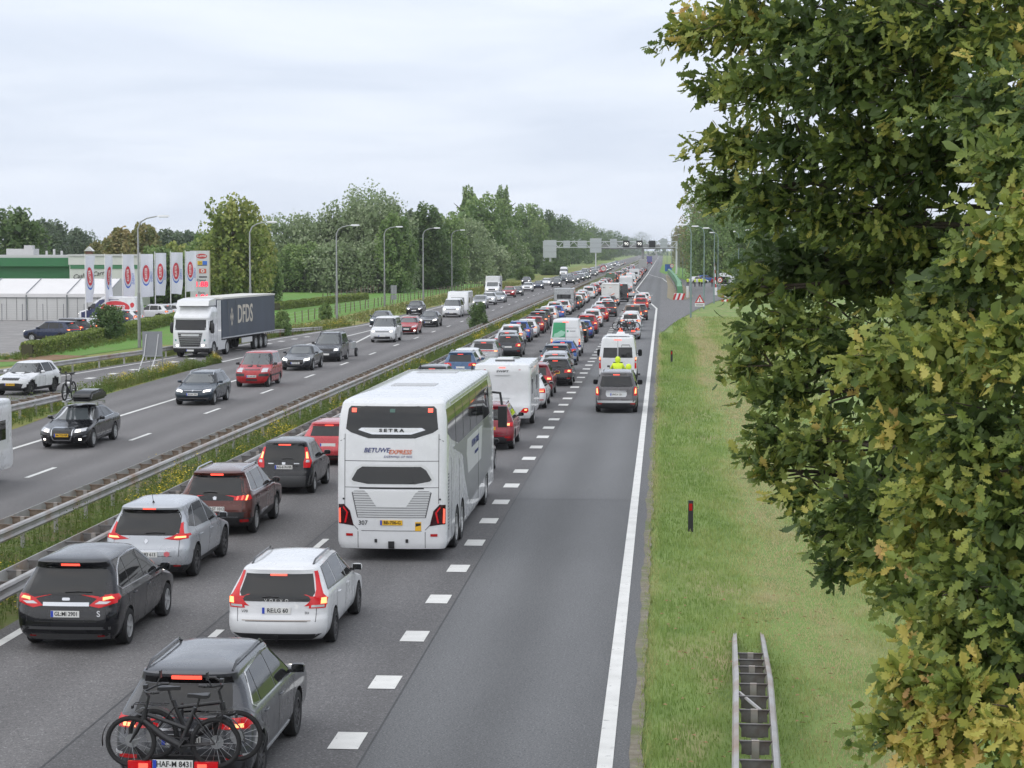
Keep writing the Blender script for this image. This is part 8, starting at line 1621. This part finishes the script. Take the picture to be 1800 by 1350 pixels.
def weeds(label, xfun, y0, y1, n, hmax, seed, flower=.35, tint0=.35, name='weeds'):
    rs = np.random.RandomState(seed); y = y0+(y1-y0)*rs.uniform(0, 1, n)**1.25; u = rs.uniform(0, 1, n); a, b = xfun(y); x = a+(b-a)*u
    pn = vnoise(x, y*.6, .9, seed); h_ = hmax*(.35+.75*pn)*rs.uniform(.6, 1.2, n); k = 7; far = 1+np.clip((y-60)/120, 0, 2)
    VV, FF, TT, off = [], [], [], 0
    P_ = np.stack([x, y, np.full(n, -.04)], 1)
    v, f, t_ = blades(rs, np.repeat(P_, 3, 0)+rs.normal(0, .03, (n*3, 3))*np.array([1, 1, 0]), np.repeat(h_, 3)*rs.uniform(.5, 1.0, n*3), np.full(n*3, .008)*np.repeat(far, 3), rs.uniform(.05, .4, n*3), np.clip(np.repeat(tint0+(pn-.5)*.5, 3)+rs.normal(0, .12, n*3), 0, 1)); VV.append(v); FF.append(f); TT.append(t_); off += len(v)
    # small leaves up the stems
    C = np.repeat(P_, k, 0)+np.stack([rs.normal(0, .06, n*k), rs.normal(0, .06, n*k), np.repeat(h_, k)*rs.uniform(.15, .95, n*k)], 1); U = rand_dirs(rs, n*k); W = np.cross(U, rand_dirs(rs, n*k)); W /= np.linalg.norm(W, axis=1, keepdims=True); sz = (np.repeat(far, k)*rs.uniform(.02, .045, n*k))[:, None]
    v, f, t_ = quads_from(C, U*sz, W*sz*.5, np.clip(np.repeat(tint0-.05+(pn-.5)*.4, k)+rs.normal(0, .15, n*k), 0, 1)); f = np.concatenate([f[:, [0, 1, 2]], f[:, [0, 2, 3]]]); VV.append(v); FF.append(f+off); TT.append(t_); off += len(v)
    o = obj(name, fast_mesh(name, np.concatenate(VV), np.concatenate(FF), L_WEED, attr={'tint': np.concatenate(TT)})); tag(o, label, 'weeds', None, 'stuff')
    fn = vnoise(x+50, y*.5, 1.3, seed+3); sel = np.where(fn > 1-flower-.1)[0]
    if len(sel):
        kk = 6; C = np.repeat(P_[sel], kk, 0)+np.stack([rs.normal(0, .07, len(sel)*kk), rs.normal(0, .07, len(sel)*kk), np.repeat(h_[sel], kk)*rs.uniform(.8, 1.08, len(sel)*kk)], 1); m_ = len(C); U = rand_dirs(rs, m_); U[:, 2] *= .3; W = np.cross(U, np.array([[0, 0, 1.]])+rs.normal(0, .2, (m_, 3))); W /= np.linalg.norm(W, axis=1, keepdims=True); sz = (np.repeat(far[sel]**.5, kk)*rs.uniform(.016, .032, m_))[:, None]
        v, f, t_ = quads_from(C, U*sz, W*sz*.9, rs.uniform(0, 1, m_)); tag(obj('flowers', fast_mesh('flowers', v, f, L_FLOW, attr={'tint': t_})), label.replace('weeds', 'yellow flowers').replace('weedy', 'flowering'), 'flowers', None, 'stuff')
weeds('tall weeds between the two median guard rails', lambda y: (np.full_like(y, -15.0), np.full_like(y, -13.2)), 36, 260, 6000, .9, 21, .17)
weeds('weeds at the foot of the far median rail', lambda y: (np.full_like(y, -16.7), np.full_like(y, -15.2)), 40, 240, 2000, .5, 22, .12)
weeds('weeds under the near median rail', lambda y: (np.full_like(y, -13.3), np.full_like(y, -12.55)), 34, 200, 1800, .4, 23, .15)
weeds('dry weeds covering the gore', lambda y: (np.interp(y, [60, 80, 99, 113, 126], [-32.8, -30.2, -29.0, -29.2, -28.1]), np.interp(y, [60, 80, 99, 113, 126], [-25.4, -26.2, -27.8, -28.15, -28.0])), 62, 126, 3000, .75, 24, .22, .55)
weeds('weeds along the outer guard rail', lambda y: (np.interp(y, [85, 103, 131, 160, 190], [-40.5, -37.0, -34.5, -33.0, -30.8]), np.interp(y, [85, 103, 131, 160, 190], [-39.2, -35.9, -33.5, -31.9, -29.2])), 88, 190, 2100, .6, 25, .25, .5)
weeds('dry weeds along the pasture edge', lambda y: (np.interp(y, [160, 200, 300, 420], [-34.2, -33.4, -33.5, -33.5]), np.interp(y, [160, 200, 300, 420], [-31.8, -29.2, -28.8, -28.8])), 160, 420, 2000, .8, 26, .05, .75)
weeds('rough weeds below the parking hedge', lambda y: (np.full_like(y, -44.0), np.full_like(y, -41.5)), 128, 165, 600, .6, 27, .05, .6)

# ------------------------------------------------------------------ the oak in the right foreground
def oak():
    rs = np.random.RandomState(12); TX_, TY_ = 6.9, 19.5
    t = thing('oak_tree', 'big oak in autumn leaf filling the right side of the photo', 'tree', (TX_, TY_, -.05))
    # boughs: (picture column, row, distance, radius in picture units) turned into places in the crown
    BG = [(1215, 60, 19, 62), (1300, 40, 18.5, 90), (1400, 60, 17.6, 100), (1520, 70, 17, 110), (1660, 60, 16.5, 120), (1775, 80, 16, 110), (1262, 150, 19, 62), (1350, 150, 18, 85), (1460, 155, 17.2, 90), (1600, 170, 16.8, 105), (1740, 190, 15.5, 110), (1282, 255, 18.8, 80), (1390, 262, 18, 80), (1500, 262, 17.5, 80), (1620, 285, 17.5, 90), (1262, 335, 19, 58), (1345, 360, 18.5, 78), (1450, 372, 18.2, 85), (1560, 385, 18, 90),
     (1400, 460, 19.5, 105), (1520, 480, 19.5, 105), (1625, 440, 19, 90), (1325, 505, 19, 50), (1330, 590, 18.8, 62), (1312, 640, 18.6, 42), (1400, 570, 18.5, 85), (1480, 610, 18, 85), (1375, 690, 18.3, 72), (1362, 775, 18.2, 62), (1345, 825, 18, 42), (1440, 775, 17.8, 85), (1395, 870, 17.8, 52), (1455, 925, 17.5, 62), (1462, 1000, 17.3, 52), (1525, 890, 17, 95), (1545, 985, 16.8, 72), (1605, 1045, 16, 60),
     (1765, 290, 13.2, 80), (1775, 410, 12.8, 105), (1700, 480, 13, 85), (1620, 545, 13.5, 80), (1545, 640, 13.6, 75), (1680, 620, 13, 105), (1785, 600, 12.5, 95), (1600, 740, 13.5, 95), (1720, 760, 12.8, 115), (1650, 860, 13, 105), (1775, 900, 12.5, 105), (1600, 960, 13, 70), (1700, 1010, 12.5, 105), (1785, 1080, 12, 95), (1645, 1120, 12.5, 80), (1605, 1200, 12, 80), (1560, 1275, 12, 48), (1700, 1230, 11.8, 105), (1790, 1290, 11.5, 85), (1640, 1315, 11.8, 80), (1880, 200, 15, 130), (1900, 500, 13, 130), (1900, 800, 12.5, 130), (1900, 1100, 12, 120), (1350, -60, 18, 100), (1500, -70, 17, 110), (1660, -80, 16.5, 110), (1800, -60, 16, 110)]
    fwd = Vector((-.0749*.99776, .99720*.99776, -.06687)); rgt = Vector((.99720, .07485, 0)); upv = rgt.cross(fwd); boughs = []
    for px, py, Y, rp in BG:
        ray = fwd+rgt*((px-900)/3536)+upv*((675-py)/3536); c = Vector((0, 0, 7.2))+ray*(Y/ray.y)-Vector((TX_, TY_, -.05)); boughs.append((np.array(c), rp*Y/3536*.84, Y))
    for _ in range(26):           # the far sides of the crown, seen only from elsewhere
        a = rs.uniform(-1.4, 1.9); z = rs.uniform(3, 13); r = 5.6*math.sin(PI*min(.95, (z-1)/13))**.5; boughs.append((np.array([math.cos(a)*r, math.sin(a)*r, z]), rs.uniform(.7, 1.0), 99))
    mb = MB(); mb.tube([(0, 0, -.1), (.05, 0, 2.2), (0, .1, 5), (.1, 0, 8), (0, 0, 11)], [.42, .34, .27, .18, .08], 12)
    for c, r, Y in boughs:
        p2 = Vector(c); z0 = max(1.5, min(10.5, p2.z-rs.uniform(.2, 1.6))); p0 = Vector((0, 0, z0)); p1 = p0.lerp(p2, .55)+Vector((rs.uniform(-.2, .2), rs.uniform(-.2, .2), .25))
        mb.tube([p0, p0.lerp(p1, .5)+Vector((0, 0, .12)), p1, p1.lerp(p2, .6)+Vector((0, 0, .05)), p2], [.09, .07, .045, .028, .012], 6)
        for k in range(5):
            e = p2+Vector(rs.normal(0, 1, 3)).normalized()*r*.95; q = p1.lerp(p2, rs.uniform(.6, 1)); mb.tube([q, q.lerp(e, .5)+Vector((0, 0, .04)), e], [.014, .009, .003], 5)
    mb.build('trunk', M_BARK, t, 50)
    # sprigs of lobed leaves
    outline = [(0, 0), (.05, .13), (.15, .25), (.09, .34), (.21, .45), (.12, .54), (.24, .68), (.13, .76), (.16, .88), (.06, .92), (0, 1.0)]
    half = [(x, y) for x, y in outline]
    lv = np.array([(0, 0, 0)] + [(x, y, .10*abs(x)/.24-.0) for x, y in half[1:-1]] + [(0, 1.0, 0)] + [(-x, y, .10*abs(x)/.24) for x, y in reversed(half[1:-1])], np.float32)
    lv = np.concatenate([lv, np.array([(0, .5, 0)], np.float32)]); K_ = len(lv)-1; tris = np.array([(K_, i, (i+1) % K_) for i in range(K_)], np.int32)
    C, D, S, T, Q = [], [], [], [], []
    def sprig(c, out, tone, ln, k, q_=1):
        out = out/np.linalg.norm(out)
        for j in range(k):
            d = out*rs.uniform(.2, 1.0)+rs.normal(0, .55, 3); d[2] -= .18; d /= np.linalg.norm(d); C.append(c-out*rs.uniform(0, .16)+rs.normal(0, .035, 3)); D.append(d); Q.append(q_); S.append(ln*rs.uniform(.55, 1.3)); T.append(np.clip(tone+rs.normal(0, .07), 0, 1))
    for c, r, Y in boughs:
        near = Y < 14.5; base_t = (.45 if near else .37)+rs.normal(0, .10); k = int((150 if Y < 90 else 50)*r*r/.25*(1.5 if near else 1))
        for _ in range(k):
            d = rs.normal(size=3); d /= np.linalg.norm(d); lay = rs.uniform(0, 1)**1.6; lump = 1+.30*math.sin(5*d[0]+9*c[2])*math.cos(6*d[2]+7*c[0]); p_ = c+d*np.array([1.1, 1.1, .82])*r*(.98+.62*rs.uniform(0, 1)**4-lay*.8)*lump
            hd = np.array([p_[0], p_[1], 0]); hd /= np.linalg.norm(hd)+1e-6; tone = base_t-.14*(lay > .3)+.07*rs.normal()+(.24 if (lay < .3 and rs.random_sample() < .22) else 0)  # leaves below the outer layer get a darker tone, painted shade
            sprig(p_, d*.8+hd*.5, tone, .118 if near else .126, rs.randint(5, 9), 1 if lay < .38 else 0)
    for _ in range(2000):         # sparse dark leaves deeper inside, their tint painted as shade to fill gaps
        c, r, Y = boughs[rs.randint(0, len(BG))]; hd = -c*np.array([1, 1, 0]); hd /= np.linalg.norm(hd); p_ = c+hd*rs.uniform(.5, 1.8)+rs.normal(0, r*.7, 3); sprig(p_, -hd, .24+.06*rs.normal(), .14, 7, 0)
    for i_, j_ in ((0, 5), (11, 5), (24, 5), (36, 4), (28, 4), (41, 4), (53, 5)):   # reaching twigs that break the outline
        c, r, Y = boughs[i_]
        for q in range(j_+1): sprig(c+np.array([-(r*(.9+.10*q)), 0, .05*math.sin(q)-.02*q])+rs.normal(0, .03, 3), np.array([-1, -.2, 0.]), .42+.12*rs.normal(), .11, 6)
    C = np.array(C, np.float32); D = np.array(D, np.float32); S = np.array(S, np.float32); T = np.array(T, np.float32); n = len(C)
    hd_ = C/np.linalg.norm(C[:, :2], axis=1, keepdims=True); up = rs.normal(0, .45, (n, 3))+np.array([0, 0, .75])+np.stack([hd_[:, 0], hd_[:, 1], np.zeros(n)], 1)*.7; X = np.cross(D, up); X /= np.linalg.norm(X, axis=1, keepdims=True); N = np.cross(X, D)
    Q = np.array(Q); VV, FF, TT, off = [], [], [], 0
    for q_, idx in ((1, list(range(len(lv)))), (0, [0, 2, 4, 6, 10, 14, 16, 18, len(lv)-1])):      # outer leaves fully lobed, inner ones simpler
        l2 = lv[idx]; K2 = len(l2)-1; t2 = np.array([(K2, i, (i+1) % K2) for i in range(K2)], np.int32); k_ = np.where(Q == q_)[0]; m_ = len(k_); fold, curl = rs.uniform(-.6, 2.6, (m_, 1, 1)), rs.uniform(-.1, .55, (m_, 1, 1))
        v = C[k_][:, None]+S[k_][:, None, None]*(l2[None, :, 0:1]*1.12*X[k_][:, None]+l2[None, :, 1:2]*D[k_][:, None]+(l2[None, :, 2:3]*fold+curl*(l2[None, :, 1:2]*(l2[None, :, 1:2]-1)))*N[k_][:, None])
        VV.append(v.reshape(-1, 3)); FF.append((np.arange(m_)[:, None, None]*len(l2)+t2[None]).reshape(-1, 3)+off); TT.append(np.repeat(np.clip(T[k_]-.08, 0, 1), len(l2))); off += m_*len(l2)
    V_, F_, T2 = np.concatenate(VV), np.concatenate(FF), np.concatenate(TT)
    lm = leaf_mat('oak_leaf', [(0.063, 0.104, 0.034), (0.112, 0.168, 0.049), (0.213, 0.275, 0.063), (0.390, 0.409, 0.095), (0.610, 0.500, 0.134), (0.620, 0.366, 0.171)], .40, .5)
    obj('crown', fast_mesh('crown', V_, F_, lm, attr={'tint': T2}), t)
    # acorns
    am = MB(); rr = random.Random(2)
    for _ in range(260):
        i = rr.randrange(n); c = C[i]
        if T[i] < .28: continue
        am.lathe([(.0001, -.020), (.006, -.016), (.0085, -.004), (.009, .006)], 6, 0, 'Z', (c[0], c[1], c[2]-.05)); am.lathe([(.0105, .004), (.009, .013), (.0001, .016)], 6, 1, 'Z', (c[0], c[1], c[2]-.05))
    tag(am.build('acorns', [mat('acorn', (.28, .27, .05), .4), mat('acorn_cup', (.14, .11, .05), .8)], t), None, None, None, 'stuff')
    print('oak leaves', n, 'tris', len(F_))
oak()
# fallen leaves on the near verge
mb = MB(); rr = random.Random(6)
for _ in range(160):
    x, y = rr.uniform(0, 3.5), rr.uniform(26, 42); a = rr.uniform(0, 6.3); s = .05; mb.add([(x+s*math.cos(a), y+s*math.sin(a), .05), (x+s*.5*math.cos(a+1.6), y+s*.5*math.sin(a+1.6), .07), (x-s*math.cos(a), y-s*math.sin(a), .05), (x-s*.5*math.cos(a+1.6), y-s*.5*math.sin(a+1.6), .06)], [(0, 1, 2, 3)])
tag(mb.build('fallen_leaves', mat('fallen_leaf', (.30, .19, .09), .7)), 'brown oak leaves fallen on the grass', 'leaves', None, 'stuff')

# ------------------------------------------------------------------ air
hz = MB(); hz.box((-300, 1480, 14.0), (7600, 3200, 32.0)); ho = hz.mesh('haze', [])
hm = bpy.data.materials.new('haze'); hm.use_nodes = True; hn = hm.node_tree.nodes; hn.clear(); ou = hn.new('ShaderNodeOutputMaterial'); pv = hn.new('ShaderNodeVolumePrincipled'); pv.inputs['Color'].default_value = (.93, .96, 1.0, 1); pv.inputs['Density'].default_value = HAZE; pv.inputs['Anisotropy'].default_value = .2; hm.node_tree.links.new(pv.outputs[0], ou.inputs['Volume']); ho.materials.append(hm)
tag(obj('haze', ho), 'thin pale haze over the whole scene', 'haze', None, 'stuff')
print('objects', len(bpy.data.objects), 'tris', sum(len(m.loop_triangles) if m.loop_triangles else sum(len(p.vertices)-2 for p in m.polygons) for m in bpy.data.meshes if m.users))
